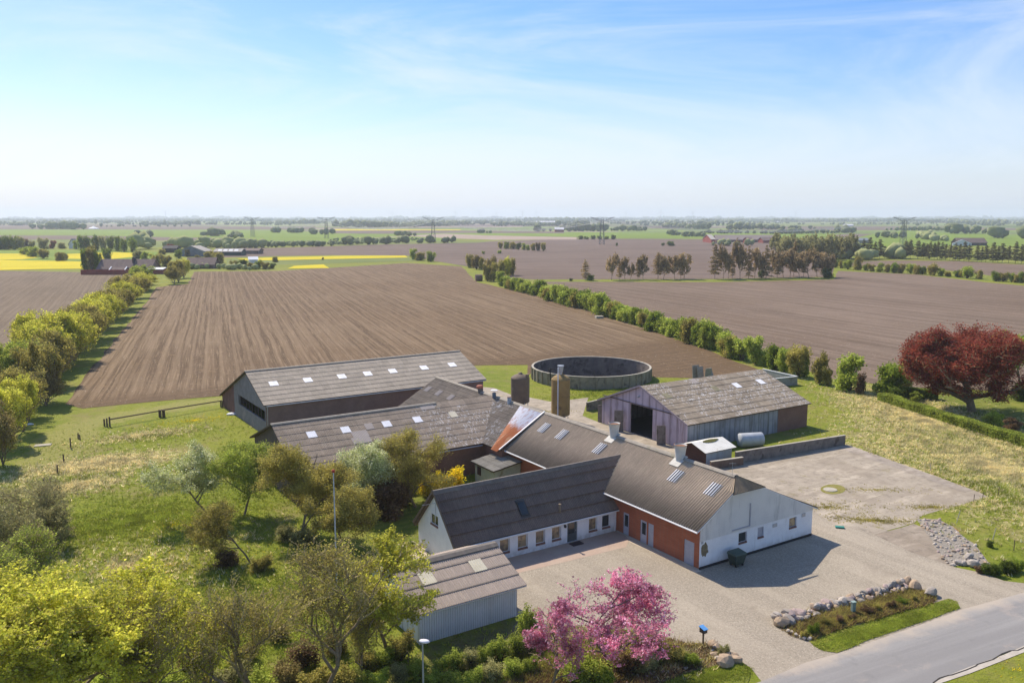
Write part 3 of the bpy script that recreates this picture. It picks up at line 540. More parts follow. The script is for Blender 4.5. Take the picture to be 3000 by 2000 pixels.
class House:
    def __init__(s, name, label, cat, ax, s0, s1, t0, tr, t1, z0, zr, z1, group=None):
        s.ax, s.s0, s.s1, s.t0, s.tr, s.t1, s.z0, s.zr, s.z1 = ax, s0, s1, t0, tr, t1, z0, zr, z1
        s.root = empty(name, s.P((s0+s1)/2, (t0+t1)/2, 0), label, cat, group); s.holes = {'s0': [], 's1': [], 't0': [], 't1': []}; s.wins = []; s.roofs = {}
    def P(s, a, t, z_): return L(a, t, z_) if s.ax == 'A' else L(t, a, z_)
    def pt(s, side, c, z_, d=0):          # d: inward depth in metres
        k = d/K
        return {'s0': lambda: s.P(s.s0+k, c, z_), 's1': lambda: s.P(s.s1-k, c, z_), 't0': lambda: s.P(c, s.t0+k, z_), 't1': lambda: s.P(c, s.t1-k, z_)}[side]()
    def outline(s, side):
        if side[0] == 't':
            zz = s.z0 if side == 't0' else s.z1
            return [(s.s0, 0), (s.s1, 0), (s.s1, zz), (s.s0, zz)]
        return [(s.t0, 0), (s.t1, 0), (s.t1, s.z1), (s.tr, s.zr), (s.t0, s.z0)]
    def px(s, side, n, x, y):
        nr = (s.pt(side, 0, 0, 1)-s.pt(side, 0, 0, 0)).normalized(); p = onpl(*z(n, x, y), s.pt(side, 0, 0), nr)-O3
        a, b_ = p.dot(AV)/K, p.dot(BV)/K; c = {'sA': b_, 'tA': a, 'sB': a, 'tB': b_}[side[0]+s.ax]
        return c, p.z/K
    def hole(s, side, c0, c1, za, zb): s.holes[side].append((c0, c1, za, zb))
    def win(s, side, c0, c1, za, zb, kind='window', mat=None, glass=None, cols=1, d=.14, sill=True, name=None):
        c0, c1 = min(c0, c1), max(c0, c1); s.hole(side, c0, c1, za, zb); s.wins.append((side, c0, c1, za, zb, kind, mat, glass, cols, d, sill, name))
    def walls(s, mats, outl=None, base=None):
        """mats: dict side -> material"""
        ml = []; b = MB()
        for side in ('s0', 's1', 't0', 't1'):
            m = mats.get(side, mats.get('*'))
            if m is None: continue
            if m not in ml: ml.append(m)
            b.cm = ml.index(m); ol = (outl or {}).get(side) or s.outline(side)
            loops = [[Vector((c, z_, 0)) for c, z_ in ol]]+[[Vector(q+(0,)) for q in ((h[0], h[2]), (h[0], h[3]), (h[1], h[3]), (h[1], h[2]))] for h in s.holes[side]]
            flat = [p for l in loops for p in l]; ids = [b.vert(s.pt(side, p.x, p.y)) for p in flat]
            for q in tessellate_polygon(loops): b.face([ids[k] for k in q])
            for (c0, c1, za, zb) in s.holes[side]:
                for (p, q) in (((c0, za), (c1, za)), ((c1, za), (c1, zb)), ((c1, zb), (c0, zb)), ((c0, zb), (c0, za))):
                    b.poly([s.pt(side, *p), s.pt(side, *q), s.pt(side, *q, .25), s.pt(side, *p, .25)])
        w_ = b.build('wall', ml, s.root)
        for side, c0, c1, za, zb, kind, mat, glass, cols, d, sill, name in s.wins:
            mat = mat or TRIM; e = .06/K; b = MB()
            def bx(bb, ca, cb_, a_, b_, d0, d1): bb.box8([s.pt(side, ca, a_, d0), s.pt(side, cb_, a_, d0), s.pt(side, cb_, a_, d1), s.pt(side, ca, a_, d1)], [s.pt(side, ca, b_, d0), s.pt(side, cb_, b_, d0), s.pt(side, cb_, b_, d1), s.pt(side, ca, b_, d1)])
            if kind == 'window':
                bx(b, c0, c1, za, za+e, d, d+.05); bx(b, c0, c1, zb-e, zb, d, d+.05); bx(b, c0, c0+e, za+e, zb-e, d, d+.05); bx(b, c1-e, c1, za+e, zb-e, d, d+.05)
                for k in range(1, cols): cc = c0+(c1-c0)*k/cols; bx(b, cc-e/2, cc+e/2, za+e, zb-e, d-.004, d+.05)
                f = b.build(name or 'window', mat, s.root); b = MB(); b.poly([s.pt(side, c0+e*.9, za+e*.9, d+.03), s.pt(side, c1-e*.9, za+e*.9, d+.03), s.pt(side, c1-e*.9, zb-e*.9, d+.03), s.pt(side, c0+e*.9, zb-e*.9, d+.03)]).build('pane', glass or GLASS, f)
                if sill: b = MB(); bx(b, c0+.003, c1-.003, za-.11, za+.004, -.05, d-.01); b.build('sill', SILL, f)
            else:
                bx(b, c0+.01, c1-.01, za, zb-.01, d, d+.06)
                if kind == 'plank_door':
                    for q in (.2, .8): bx(b, c0+.05, c1-.05, za+(zb-za)*q-.04, za+(zb-za)*q+.04, d-.02, d)
                dr = b.build('door', mat, s.root); b = MB()
                bx(b, c1-.13, c1-.09, za+(zb-za)*.45, za+(zb-za)*.52, d-.05, d-.001); b.build('handle', METG, dr)
                if kind == 'glazed_door':
                    b = MB(); bx(b, c0+.2*(c1-c0), c1-.25*(c1-c0), za+(zb-za)*.38, za+(zb-za)*.9, d-.012, d-.002); b.build('pane', GLASS, dr)
        return w_
    def roof(s, mat, ov0=.4, ov1=.4, osx=.4, osy=None, courses=6, pitch=.18, amp=.028, step=.03, cap=CAPM, capw=.26, lo=None, sides=('t0', 't1'), caprange=None, edge=None):
        osy = osx if osy is None else osy; a0, a1 = s.s0-osx, s.s1+osy; res = []
        for side in sides:
            t_, z_, ov = (s.t0, s.z0, ov0) if side == 't0' else (s.t1, s.z1, ov1)
            sl_ = (s.zr-z_)/abs(s.tr-t_); sg = 1 if side == 't0' else -1; te = t_-ov*sg; ze = z_-sl_*ov
            P0 = s.P(a0, te, ze+.08); U = (s.P(1, 0, 0)-s.P(0, 0, 0)).normalized(); V = (s.P(a0, s.tr, s.zr+.08)-P0); lv = V.length; V.normalize()
            b = MB(); corr(b, P0, U, V, (a1-a0)*K, lv, pitch, amp, courses, step, lo=lo, brk=.735 if lo else None)
            r = b.build('roof', [mat, edge or WOODD], s.root); s.roofs[side] = (r, P0, U, V, lv, courses, pitch, amp, step); res.append(r)
        if cap:
            c0, c1 = caprange or (a0-.02, a1+.02); b = MB(); sl0 = (s.zr-s.z0)/(s.tr-s.t0); sl1 = (s.zr-s.z1)/(s.t1-s.tr); zz = s.zr+.19
            up = [s.P(c, t_, h) for c in (c0, c1) for (t_, h) in ((s.tr-capw, zz-sl0*capw), (s.tr-capw*.35, zz-.02), (s.tr+capw*.35, zz-.02), (s.tr+capw, zz-sl1*capw))]
            dn_ = [p-Vector((0, 0, .05)) for p in up]; ids = [b.vert(p) for p in up+dn_]
            for k in range(3): b.face([ids[k], ids[k+1], ids[k+5], ids[k+4]]); b.face([ids[8+k], ids[9+k], ids[13+k], ids[12+k]])
            b.face([ids[0], ids[4], ids[12], ids[8]]); b.face([ids[3], ids[7], ids[15], ids[11]]); b.face([ids[0], ids[1], ids[2], ids[3], ids[11], ids[10], ids[9], ids[8]]); b.face([ids[4], ids[5], ids[6], ids[7], ids[15], ids[14], ids[13], ids[12]])
            b.build('ridge_cap', cap, res[0])
        return res
    def light(s, side, n, x, y, mat, w_=1.0, h_=1.15, name='roof_light', snap=True):
        r, P0, U, V, lv, co, pitch, amp, step = s.roofs[side]; nr = U.cross(V).normalized(); p = onpl(*z(n, x, y), P0, nr)-P0
        u, v = p.dot(U)-w_/2, p.dot(V)-h_/2
        if snap and co > 1: ch = lv/co; v = round(v/ch)*ch; h_ = ch
        u = round(u/pitch)*pitch; b = MB(); corr(b, P0+U*u+V*v, U, V, w_, h_, pitch, amp, 2 if co > 1 else 1, 0, lift=.012+(step if co > 1 else .004), uo=u, vo=v, thick=0)
        b.build(name, mat, r)
def t_strip():
    t = NT('roof_light_striped'); x, y, _ = t.sep(t.uv()); f = t.ma('ABSOLUTE', t.ma('SUBTRACT', t.ma('FRACT', t.ma('DIVIDE', x, .29)), .5))
    t.col(t.mix(t.mr(f, .26, .33), (.20, .185, .17), (.72, .72, .73))); t.b.inputs['Roughness'].default_value = .5; return t.m  # bright crests and shaded troughs of the corrugation put into the colour
STRIPE = t_strip()
def stub(name, mat, pts, parent=None): return MB()

# --- red brick wing with the white gable
Rb = House('brick_barn', 'red brick barn with white clad end gable and two bucket shaped ridge vents', 'barn', 'A', 0, 27, 0, 4.46, 13.33, 3.7, 6.53, 2.55)
for (x0, y0, x1, y1, kd) in ((77, 485, 130, 690, 'glazed_door'), (232, 538, 293, 775, 'glazed_door'), (303, 565, 356, 795, 'door'), (632, 715, 727, 970, 'plank_door')):
    c0 = Rb.px('t0', 'Q7', x0, y1-8)[0]; c1 = Rb.px('t0', 'Q7', x1, y1+4)[0]; Rb.win('t0', c0, c1, .06, 2.0, kd, GREYP, d=.06)
for (x0, y0, x1, y1, m_, gl) in ((1143, 655, 1220, 742, GREYP, GLASS), (1318, 608, 1375, 692, GREYP, GREYP), (1608, 520, 1676, 603, GREYP, GLASSC)):
    c0, zt = Rb.px('s0', 'Q7', x0, (y0+y1)/2-35); c1, _q = Rb.px('s0', 'Q7', x1, (y0+y1)/2-55); zc = Rb.px('s0', 'Q7', (x0+x1)/2, (y0+y1)/2)[1]; Rb.win('s0', c0, c1, zc-.42, zc+.42, 'window', m_, gl, 1, .10)
hipz = 5.66; sr = (6.53-2.55)/(13.33-4.46); slr = (6.53-3.7)/4.46
Rb.walls({'s0': WHITE, 't0': BRICK, 't1': BRICK, 's1': BRICKD}, {'s0': [(0, 0), (13.33, 0), (13.33, 2.55), (4.46+(6.53-hipz)/sr, hipz), (4.46-(6.53-hipz)/slr, hipz), (0, 3.7)]})
umin = lambda v, lv=math.hypot(5.12, 3.23)*K: 0 if v < lv*.735 else (v-lv*.735)/(lv*.265)*1.1*K
b0 = s_ = None
Rb.roof(RF_R, .66, .25, .4, .15, courses=1, pitch=.29, amp=.055, cap=CAPM, caprange=(.62, 27.2), lo=umin, edge=TRIM)
b = MB(); hb0 = Rb.P(-.52, 4.46-(6.53-hipz)/slr-.12, hipz-.02); hb1 = Rb.P(-.52, 4.46+(6.53-hipz)/sr+.3, hipz-.02); hap = Rb.P(.66, 4.46, 6.53+.17)
U = (hb1-hb0); lu = U.length; U.normalize(); ap = hap-hb0; V = ap-U*ap.dot(U); lv = V.length; V.normalize(); uap = ap.dot(U)
corr(b, hb0, U, V, lu, lv, .2, .03, 1, 0, lo=lambda v: uap*v/lv, hi=lambda v: lu-(lu-uap)*v/lv, thick=.05); b.build('hip_end', [pm('hip_brown', (.26, .2, .13), (.18, .14, .1), 2), WOODD], Rb.root)
# cladding on the upper gable, proud of the wall
b = MB(); zl0 = Rb.px('s0', 'Q7', 782, 742)[1]; zl1 = Rb.px('s0', 'Q7', 1788, 452)[1]
cl = [(.02, zl0), (13.3, min(zl1, 2.3)), (13.3, 2.52), (4.46+(6.53-hipz)/sr, hipz-.02), (4.46-(6.53-hipz)/slr, hipz-.02), (.02, 3.66)]
b.box8([Rb.pt('s0', c, q, -.06) for c, q in cl], [Rb.pt('s0', c, q, -.005) for c, q in cl]); b.build('gable_cladding', CLADW, Rb.root)
b = MB(); c0, za = Rb.px('s0', 'Q7', 1078, 635); c1, zb = Rb.px('s0', 'Q7', 1235, 590); c2, zt = Rb.px('s0', 'Q7', 1238, 385)
for (p0, p1) in (((c0, za), (c1, (za+zb)/2)), ((c1, zb), (c1, zt))): b.bar(Rb.pt('s0', *p0, -.10), Rb.pt('s0', *p1, -.10), .08, .10, up=AV)
b.build('loft_hatch', GREYP, Rb.root)
b = MB(); b.box8([Rb.pt('s0', c, q, e) for c, q, e in ((0, 0, -.03), (13.35, 0, -.03), (13.35, 0, -.002), (0, 0, -.002))], [Rb.pt('s0', c, q, e) for c, q, e in ((0, .22, -.03), (13.35, .22, -.03), (13.35, .22, -.002), (0, .22, -.002))])
b.build('plinth', pm('tar_black', (.035, .03, .03)), Rb.root)
b = MB(); b.box8([Rb.pt('t0', c, q, e) for c, q, e in ((0, 0, -.08), (9.8, 0, -.08), (9.8, 0, -.002), (0, 0, -.002))], [Rb.pt('t0', c, q, e) for c, q, e in ((0, .1, -.08), (9.8, .1, -.08), (9.8, .1, -.002), (0, .1, -.002))])
b.build('doorstep', CONCL, Rb.root)
for (x, y, w_, h_) in ((1473, 588, .5, .3), (1736, 494, .45, .3), (805, 748, .2, .2)):
    c, q = Rb.px('s0', 'Q7', x, y); b = MB(); b.box8([Rb.pt('s0', c+a, q-h_/2, e) for a, e in ((-w_/2, -.05), (w_/2, -.05), (w_/2, -.002), (-w_/2, -.002))], [Rb.pt('s0', c+a, q+h_/2, e) for a, e in ((-w_/2, -.05), (w_/2, -.05), (w_/2, -.002), (-w_/2, -.002))])
    b.build('wall_vent', METG, Rb.root)
# bare patch where plaster fell
b = MB(); c, q = Rb.px('s0', 'Q7', 830, 815); rg = random.Random(3); pts = [(c+.42*math.cos(t_)*rg.uniform(.6, 1.1), q+.62*math.sin(t_)*rg.uniform(.7, 1.15)) for t_ in [2*math.pi*k/14 for k in range(14)]]
b.box8([Rb.pt('s0', *p, -.02) for p in pts], [Rb.pt('s0', *p, -.002) for p in pts]); b.build('bare_patch', pm('bare_brick', (.26, .22, .13), (.13, .10, .06), 5, .9), Rb.root)
# gutter + downpipe of the courtyard side
b = MB(); e0_ = Rb.P(-.4, -.70, 3.24); e1_ = Rb.P(27, -.70, 3.24); b.tube(e0_, e1_, .07, n=8); b.build('gutter', TRIM, Rb.root)
for (n_, x, y) in (('Q5', 2, 2),): pass
for (n_, x, y) in (('R8', 925, 795), ('R8', 1085, 855), ('R8', 1437, 985), ('Q1', 890, 1240), ('Q1', 1217, 1358)): Rb.light('t0', n_, x, y, STRIPE, 1.2, 1.5)
for (n_, x, y, lb) in (('R8', 1565, 870, 'first'), ('R8', 2172, 1080, 'second')):     # bucket vents
    rb, P0, U, V, *_r = Rb.roofs['t0']; p = onpl(*z(n_, x, y), P0, U.cross(V).normalized()); b = MB(); b.lathe(p-Vector((0, 0, .35)), ((.40, 0), (.43, .5), (.52, 1.25), (.60, 1.72), (.63, 1.74), (.60, 1.76), (.54, 1.75), (.47, 1.2), (.0, 1.1)), 28)
    v_ = b.build('ridge_vent', pm('vent_white', (.50, .52, .52), (.42, .44, .44), 2, .6, stain=(.36, .36, .33)), Rb.root, smooth=True)
    b = MB(); b.lathe(p, ((.60, 1.405), (.635, 1.41), (.635, 1.44), (.60, 1.45)), 28); b.build('rim', pm('vent_rust', (.45, .25, .13), (.34, .2, .12), 4), v_)
    b = MB(); b.lathe(p, ((0, 1.30), (.52, 1.31)), 28); b.build('vent_hole', pm('vent_inside', (.30, .15, .08), (.2, .1, .06), 4), v_)
    b = MB(); nn = U.cross(V).normalized(); nn = nn if nn.z > 0 else -nn; b.box(p+V*-.25+nn*.06, U*.62, V*.75, nn*.03); b.build('flashing', pm('flash_pale', (.58, .56, .50), (.48, .46, .41), 3), v_)
# aerial
p = Rb.P(.9, 4.3, 6.6); b = MB(); b.tube(p, p+Vector((0, 0, 1.2)), .015); b.bar(p+Vector((-.3, 0, 1.1)), p+Vector((.3, 0, 1.1)), .02, .02); b.build('aerial', METG, Rb.root)

# --- stable wing in line with it (rust patch), three small ridge caps
Nb = House('stable_wing', 'long stable wing with grey ridge behind the rusty tin roof patch', 'barn', 'A', 27.2, 51, -.9, 4.4, 13.2, 3.42, 6.5, 2.6)
Nb.walls({'*': BRICKD}); Nb.roof(RF_N, .3, .25, .05, .35, courses=7, pitch=.18, cap=CAPM, edge=WOODD)
rb, P0, U, V, lv, *_r = Nb.roofs['t0']; b = MB(); corr(b, P0-V*.35, U, V, 4.7*K, lv+.15, .25, .04, 1, 0, lo=None, hi=lambda v: (1.25+ (4.3-1.25)*min(1, v/lv))*K, lift=.09, thick=0); b.build('rusty_tin_sheets', RUST, rb, 'corrugated tin sheets, rusty orange at the bottom and silvery on top')
b = MB(); b.bar(P0-V*.1+U*-.05+Vector((0, 0, .17)), P0+V*(lv)+U*-.05+Vector((0, 0, .17)), .14, .1); b.build('verge_flashing', TRIM, Rb.root)
for (x, y, lb) in ((1215, 375, 0), (1400, 450, 0), (1620, 520, 0)):
    Nb.light('t0', 'F', 1050+x/6.03, 1080+y/6.03, LIGHTG, 1.1, 1.3)
for (x, y, m1, m2, r_, dsk) in ((332, 465, pm('cap_clay', (.42, .15, .09), (.32, .12, .08), 4), pm('cap_stem', (.14, .13, .12)), .34, 1), (463, 520, FARWHT, pm('cap_blue', (.13, .17, .22)), .30, 2), (603, 565, pm('cap_dark', (.10, .05, .05)), pm('cap_bluegrey', (.36, .42, .48)), .32, 0)):
    rb2, P0b, Ub, Vb, *_r = Nb.roofs['t0']; p = onpl(*z('R8', x, y), P0b, Ub.cross(Vb).normalized()); b = MB(); b.tube(p-Vector((0, 0, .6)), p+Vector((0, 0, .7)), r_*.8, n=16); v_ = b.build('ridge_vent', m2, Nb.root)
    b = MB()
    if dsk == 1: b.lathe(p, ((r_*1.1, .55), (r_*1.3, .6), (r_*1.3, .82), (r_, .92), (0, .93)), 18)
    elif dsk == 2: b.lathe(p, ((0, .98), (r_*1.5, 1.0), (r_*1.5, 1.06), (0, 1.12)), 18); b.tube(p, p+Vector((0, 0, 1.0)), .04)
    else: b.lathe(p, ((r_*.7, .71), (r_*.9, .74), (0, .76)), 18)
    b.build('vent_cap', m1, v_)
# --- grey stable in front
Sb = House('stable', 'stable with long grey corrugated roof patched with white sheets, behind the garden trees', 'barn', 'B', -21.1, 4.0, 31.0, 37.3, 44.8, 3.45, 6.6, 3.7)
Sb.walls({'*': BRICKD, 's0': pm('boards_dark', (.13, .095, .08), (.09, .07, .06), 3), 's1': None}); Sb.roof(RF_S, .45, .4, .45, 0, courses=8, pitch=.18, cap=CAPM, caprange=(-21.6, -3.2))
for (n_, x, y, m_, w_) in (('R7', 985, 873, LIGHTP, 1.05), ('R7', 1298, 828, LIGHTP, 1.05), ('R7', 1673, 773, LIGHTP, 1.05), ('R7', 1958, 735, LIGHTP, 1.05), ('R8', 103, 688, LIGHTY, 1.0), ('R7', 1525, 795, LIGHTG, 1.0), ('R7', 1440, 868, LIGHTG, 1.9), ('R7', 1450, 925, LIGHTG, 2.2), ('R7', 2025, 580, LIGHTG, 1.9), ('R8', 445, 905, LIGHTG, 1.4)): Sb.light('t0', n_, x, y, m_, w_)
b = MB(); ge = Sb.P(-21.3, 30.55, 3.1); b.tube(ge, Sb.P(-1.2, 30.55, 3.1), .08, n=8); b.build('gutter', METG, Sb.root)
# --- big pale-roofed barn at the back
Lb = House('machinery_barn', 'largest barn with pale roof and a row of small white roof lights', 'barn', 'B', -15.9, 15.3, 58, 65.5, 79, 4.15, 7.09, 1.65)
oc = [Lb.px('s0', 'R7', *q) for q in ((308, 487), (308, 597), (555, 652), (555, 708))]
zt = max(oc[0][1], oc[2][1]); Lb.hole('s0', oc[2][0], oc[0][0], (oc[1][1]+oc[3][1])/2, zt)
Lb.walls({'*': BRICKP, 's0': pm('gable_violet_grey', (.24, .225, .235), (.19, .175, .185), 1.1, .9, stain=(.30, .26, .25)), 's1': BRICKP})
Lb.roof(RF_L, .35, .4, .35, courses=8, pitch=.18, amp=.024, step=.035, cap=CAPM)
b = MB(); bt = [(79, 0), (79, 1.6), (72.6, 4.2), (72.6, 0)]; b.box8([Lb.pt('s0', c, q, -.03) for c, q in bt], [Lb.pt('s0', c, q, -.002) for c, q in bt]); b.build('board_cladding', CLADR, Lb.root)
a_, b_ = oc[2][0], oc[0][0]; zl, zh = (oc[1][1]+oc[3][1])/2, zt
for k in range(9):
    b = MB(); cc = a_+(b_-a_)*(k+.5)/9; b.box8([Lb.pt('s0', cc+e, zl, d) for e, d in ((-.1, .1), (.1, .1), (.1, .16), (-.1, .16))], [Lb.pt('s0', cc+e, zh, d) for e, d in ((-.1, .1), (.1, .1), (.1, .16), (-.1, .16))]); b.build('opening_slat', WOODD, Lb.root)
for (x, y) in ((630, 392), (952, 357), (1262, 323), (1497, 300), (1730, 272), (2015, 243), (2275, 215)): Lb.light('t0', 'R7', x, y, LIGHTP, 1.25)
b = MB(); b.tube(Lb.P(-15.95, 57.55, 3.95), Lb.P(15.5, 57.55, 3.95), .08, n=8); b.tube(Lb.P(-15.8, 57.6, 3.9), Lb.P(-15.8, 57.85, 0), .05, n=8); b.build('gutter', METG, Lb.root)
# --- violet gabled barn on the right
Pb = House('open_barn', 'barn with faded violet gable and wide open dark doorway, mossy roof', 'barn', 'B', 23.5, 44.8, 25.4, 33.5, 41.2, 3.15, 6.25, 3.2)
d0 = Pb.px('s0', 'Q1', 457, 560); d1 = Pb.px('s0', 'Q1', 667, 618); Pb.hole('s0', min(d0[0], d1[0]), max(d0[0], d1[0]), .02, 3.75)
Pb.walls({'s0': CLADP, 't0': RENDG, 't1': RENDG, 's1': BRICKD}); Pb.roof(RF_P, .35, .5, .35, courses=8, pitch=.18, amp=.026, step=.04, cap=None)
b = MB()
for (c0, c1) in ((25.4, 33.5), (33.5, 41.2)): pass
b.bar(Pb.P(23.1, 25.0, 3.08), Pb.P(23.1, 33.5, 6.36), .06, .24); b.bar(Pb.P(23.1, 33.5, 6.36), Pb.P(23.1, 41.7, 3.1), .06, .24); b.build('barge_board', pm('barge', (.34, .28, .30), (.26, .22, .24)), Pb.root)
b = MB(); b.bar(Pb.pt('s0', 40.9, 3.86, -.06), Pb.pt('s0', 26.8, 3.86, -.06), .1, .12); b.build('door_rail', pm('rail_brown', (.16, .12, .11)), Pb.root)
b = MB(); c0 = Pb.px('t0', 'Q1', 1815, 700)[0]; b.box8([Pb.pt('t0', c, 0, e) for c, e in ((c0, -.03), (44.82, -.03), (44.82, -.002), (c0, -.002))], [Pb.pt('t0', c, 3.0, e) for c, e in ((c0, -.03), (44.82, -.03), (44.82, -.002), (c0, -.002))]); b.build('brick_end', BRICKD, Pb.root)
b = MB(); c, q = Pb.px('s0', 'Q1', 545, 503); p = Pb.pt('s0', c, q, -.02); b.box(p, AV*.12, BV*.12, Vector((0, 0, .1))); b.tube(p, p-BV*.4-Vector((0, 0, .15)), .05, .12); b.build('floodlight', METG, Pb.root)
b = MB(); b.poly([Pb.P(a, c, .03) for a, c in ((23.55, 25.5), (44.7, 25.5), (44.7, 41.1), (23.55, 41.1))]); b.build('floor', pm('barn_floor', (.07, .06, .05)), Pb.root)
for (x, y, m_, w_) in ((1432, 403, LIGHTP, 1.2), (1655, 370, LIGHTP, 1.2), (1055, 373, LIGHTG, 1.2), (800, 500, pm('moss_sheet', (.30, .27, .17)), 1.1), (1240, 432, pm('moss_sheet', (.30, .27, .17)), 1.1)): Pb.light('t0', 'Q1', x, y, m_, w_)
# --- white house
Wb = House('farmhouse', 'low white farmhouse with steep dark corrugated roof and a row of square windows', 'house', 'B', -15.9, .6, 9.95, 13.0, 16.3, 2.2, 5.5, 1.98)
gl = {0: GLASSC, 1: GLASSC, 2: GLASSC, 3: GLASSC, 4: GLASSC, 5: GLASS}
for i, (c0, c1) in enumerate(((-11.9, -10.97), (-10.2, -9.25), (-8.45, -7.52), (-6.84, -5.89), (-2.99, -2.08), (-1.55, -.65))): Wb.win('t0', c0, c1, .54, 1.63, 'window', TRIM, gl[i], 1, .16)
Wb.win('t0', -5.26, -4.21, .02, 1.86, 'glazed_door', pm('door_dark', (.10, .11, .11)), d=.12)
c0, zt = Wb.px('s0', 'Q5', 192, 480); c1, zb = Wb.px('s0', 'Q5', 262, 590); zc = Wb.px('s0', 'Q5', 228, 540)[1]
Wb.win('s0', c0, c1, zc-.42, zc+.42, 'window', TRIM, GLASS, 2, .08)
Wb.walls({'*': WHITE}); Wb.roof(RF_W, .28, .3, .3, 2.6, courses=5, pitch=.18, step=.10, cap=CAPD)
b = MB(); rr_, P0, U, V, lv, *_q = Wb.roofs['t0']; nn = U.cross(V).normalized(); nn = nn if nn.z > 0 else -nn; p = onpl(*z('Q5', 1035, 440), P0, nn); b.box(p+nn*.08, U*.42, V*.72, nn*.08); sk = b.build('roof_window', pm('window_frame_dark', (.07, .065, .06)), Wb.root)
b = MB(); b.box(p+nn*.165, U*.34, V*.60, nn*.008); b.build('pane', GLASS, sk); b = MB(); b.box(p+nn*.06-V*.8, U*.5, V*.1, nn*.05); b.box(p+nn*.05+V*.8, U*.5, V*.1, nn*.04); b.build('flashing', pm('window_flash', (.10, .095, .09)), sk)
b = MB(); p = onpl(*z('Q5', 1380, 470), P0, nn); b.tube(p-Vector((0, 0, .1)), p+Vector((0, 0, .75)), .09, n=10); b.lathe(p, ((.13, .72), (.14, .8), (0, .84)), 10); b.build('vent_pipe', pm('pipe_brown', (.24, .19, .13)), Wb.root)
b = MB(); b.tube(Wb.P(-16.1, 9.60, 1.93), Wb.P(.3, 9.60, 1.93), .06, n=8); b.tube(Wb.P(-.25, 9.7, 1.9), Wb.P(-.25, 9.85, .05), .04, n=8); b.build('gutter', TRIM, Wb.root)
b = MB(); b.bar(Wb.P(-16.25, 9.6, 2.05), Wb.P(-16.25, 13.0, 5.6), .05, .2); b.bar(Wb.P(-16.25, 13, 5.6), Wb.P(-16.25, 16.6, 1.95), .05, .2); b.build('barge_board', pm('barge_brown', (.16, .12, .09)), Wb.root)
b = MB(); b.box(Wb.P(-4.75, 9.35, .05), BV*.6, AV*.35, Vector((0, 0, .04))); b.build('doormat', pm('mat_dark', (.06, .035, .035)), None, 'dark doormat on the brick paving before the farmhouse door', 'doormat')
b = MB(); p = Wb.P(-5.55, 9.85, 1.55); b.box(p, BV*.08, AV*.10, Vector((0, 0, .12))); b.build('wall_lamp', FARDRK, Wb.root)
b = MB(); p = Wb.P(-15.95, 13.1, 4.55); b.tube(p, p-BV*1.3+Vector((0, 0, .05)), .02); b.tube(p, p-Vector((0, 0, 1.3)), .02); b.build('cable_bracket', METG, Wb.root)
# --- garage
Gb = House('garage', 'white metal clad garage with brown corrugated roof in front of the farmhouse', 'garage', 'B', -23.4, -16.0, 1.2, 4.9, 8.6, 2.3, 3.8, 2.3)
Gb.walls({'*': CLADG}); Gb.roof(RF_G, .4, .3, .45, .55, courses=4, pitch=.18, amp=.032, step=.05, cap=CAPD, capw=.45, edge=TRIM)
Gb.light('t0', 'Q5', 620, 968, LIGHTY, 1.15, 1.25); Gb.light('t0', 'Q5', 165, 1080, LIGHTY, 1.15, 1.25)
# --- hut between stable and brick barn (lean-to roof)
rt = empty('lean_to_shed', L(26.9, -1.8), 'small pale shed with moss stained sloping roof in the corner between stable and brick barn', 'shed')
b = MB(); q = [(24.9, -3.2), (24.9, -.1), (28.7, -.1), (28.7, -3.2)]; zt_ = [2.05, 2.5, 2.5, 2.05]; b.box8([L(a, c, 0) for a, c in q], [L(a, c, h) for (a, c), h in zip(q, zt_)]); b.build('wall', pm('shed_pale', (.42, .44, .37), (.34, .36, .30), 1.5, .85, stain=(.24, .22, .15), stain_lo=.52), rt)
b = MB(); P0 = L(24.6, -3.5, 2.1); V = (L(24.6, -.05, 2.62)-P0); lv = V.length; V.normalize(); corr(b, P0, AV, V, 4.5*K, lv, .18, .025, 3, .03); b.build('roof', [RF_H, WOODD], rt)
b = MB(); b.box8([L(*p) for p in ((28.2, -3.25, .9), (27.5, -3.25, .9), (27.5, -3.205, .9), (28.2, -3.205, .9))], [L(*p) for p in ((28.2, -3.25, 1.75), (27.5, -3.25, 1.75), (27.5, -3.205, 1.75), (28.2, -3.205, 1.75))]); b.build('window', pm('shed_window', (.07, .04, .035)), rt)
Hb = House('tool_hut', 'low hut with bent white metal roof and moss patch, brick end, against the concrete wall', 'hut', 'B', 21.0, 25.0, 19.9, 21.6, 23.4, 1.6, 2.15, 1.6)
HB_BR = brickm('brick_dark', (.11, .045, .035), (.07, .035, .03), (.07, .05, .04))
Hb.walls({'*': HUTW, 's0': HB_BR}); HR = pm('tin_white', (.76, .74, .67), (.66, .64, .57), 1.2, .6, stain=(.42, .33, .22), stain_lo=.6)
Hb.roof(HR, .45, .4, .6, .25, courses=1, pitch=.3, amp=.012, cap=None)
rb, P0, U, V, lv, *_q = Hb.roofs['t0']; n_ = U.cross(V).normalized(); b = MB(); rg = random.Random(2); b.prism([P0+U*(1.0+2.9*K*.6+1.3*math.cos(k*.52)*rg.uniform(.8, 1.1))+V*(lv-.35+.33*math.sin(k*.52)) for k in range(12)], Vector((0, 0, .07))); b.build('moss_patch', pm('moss', (.13, .13, .03), (.09, .08, .03), 9, 1), rb)
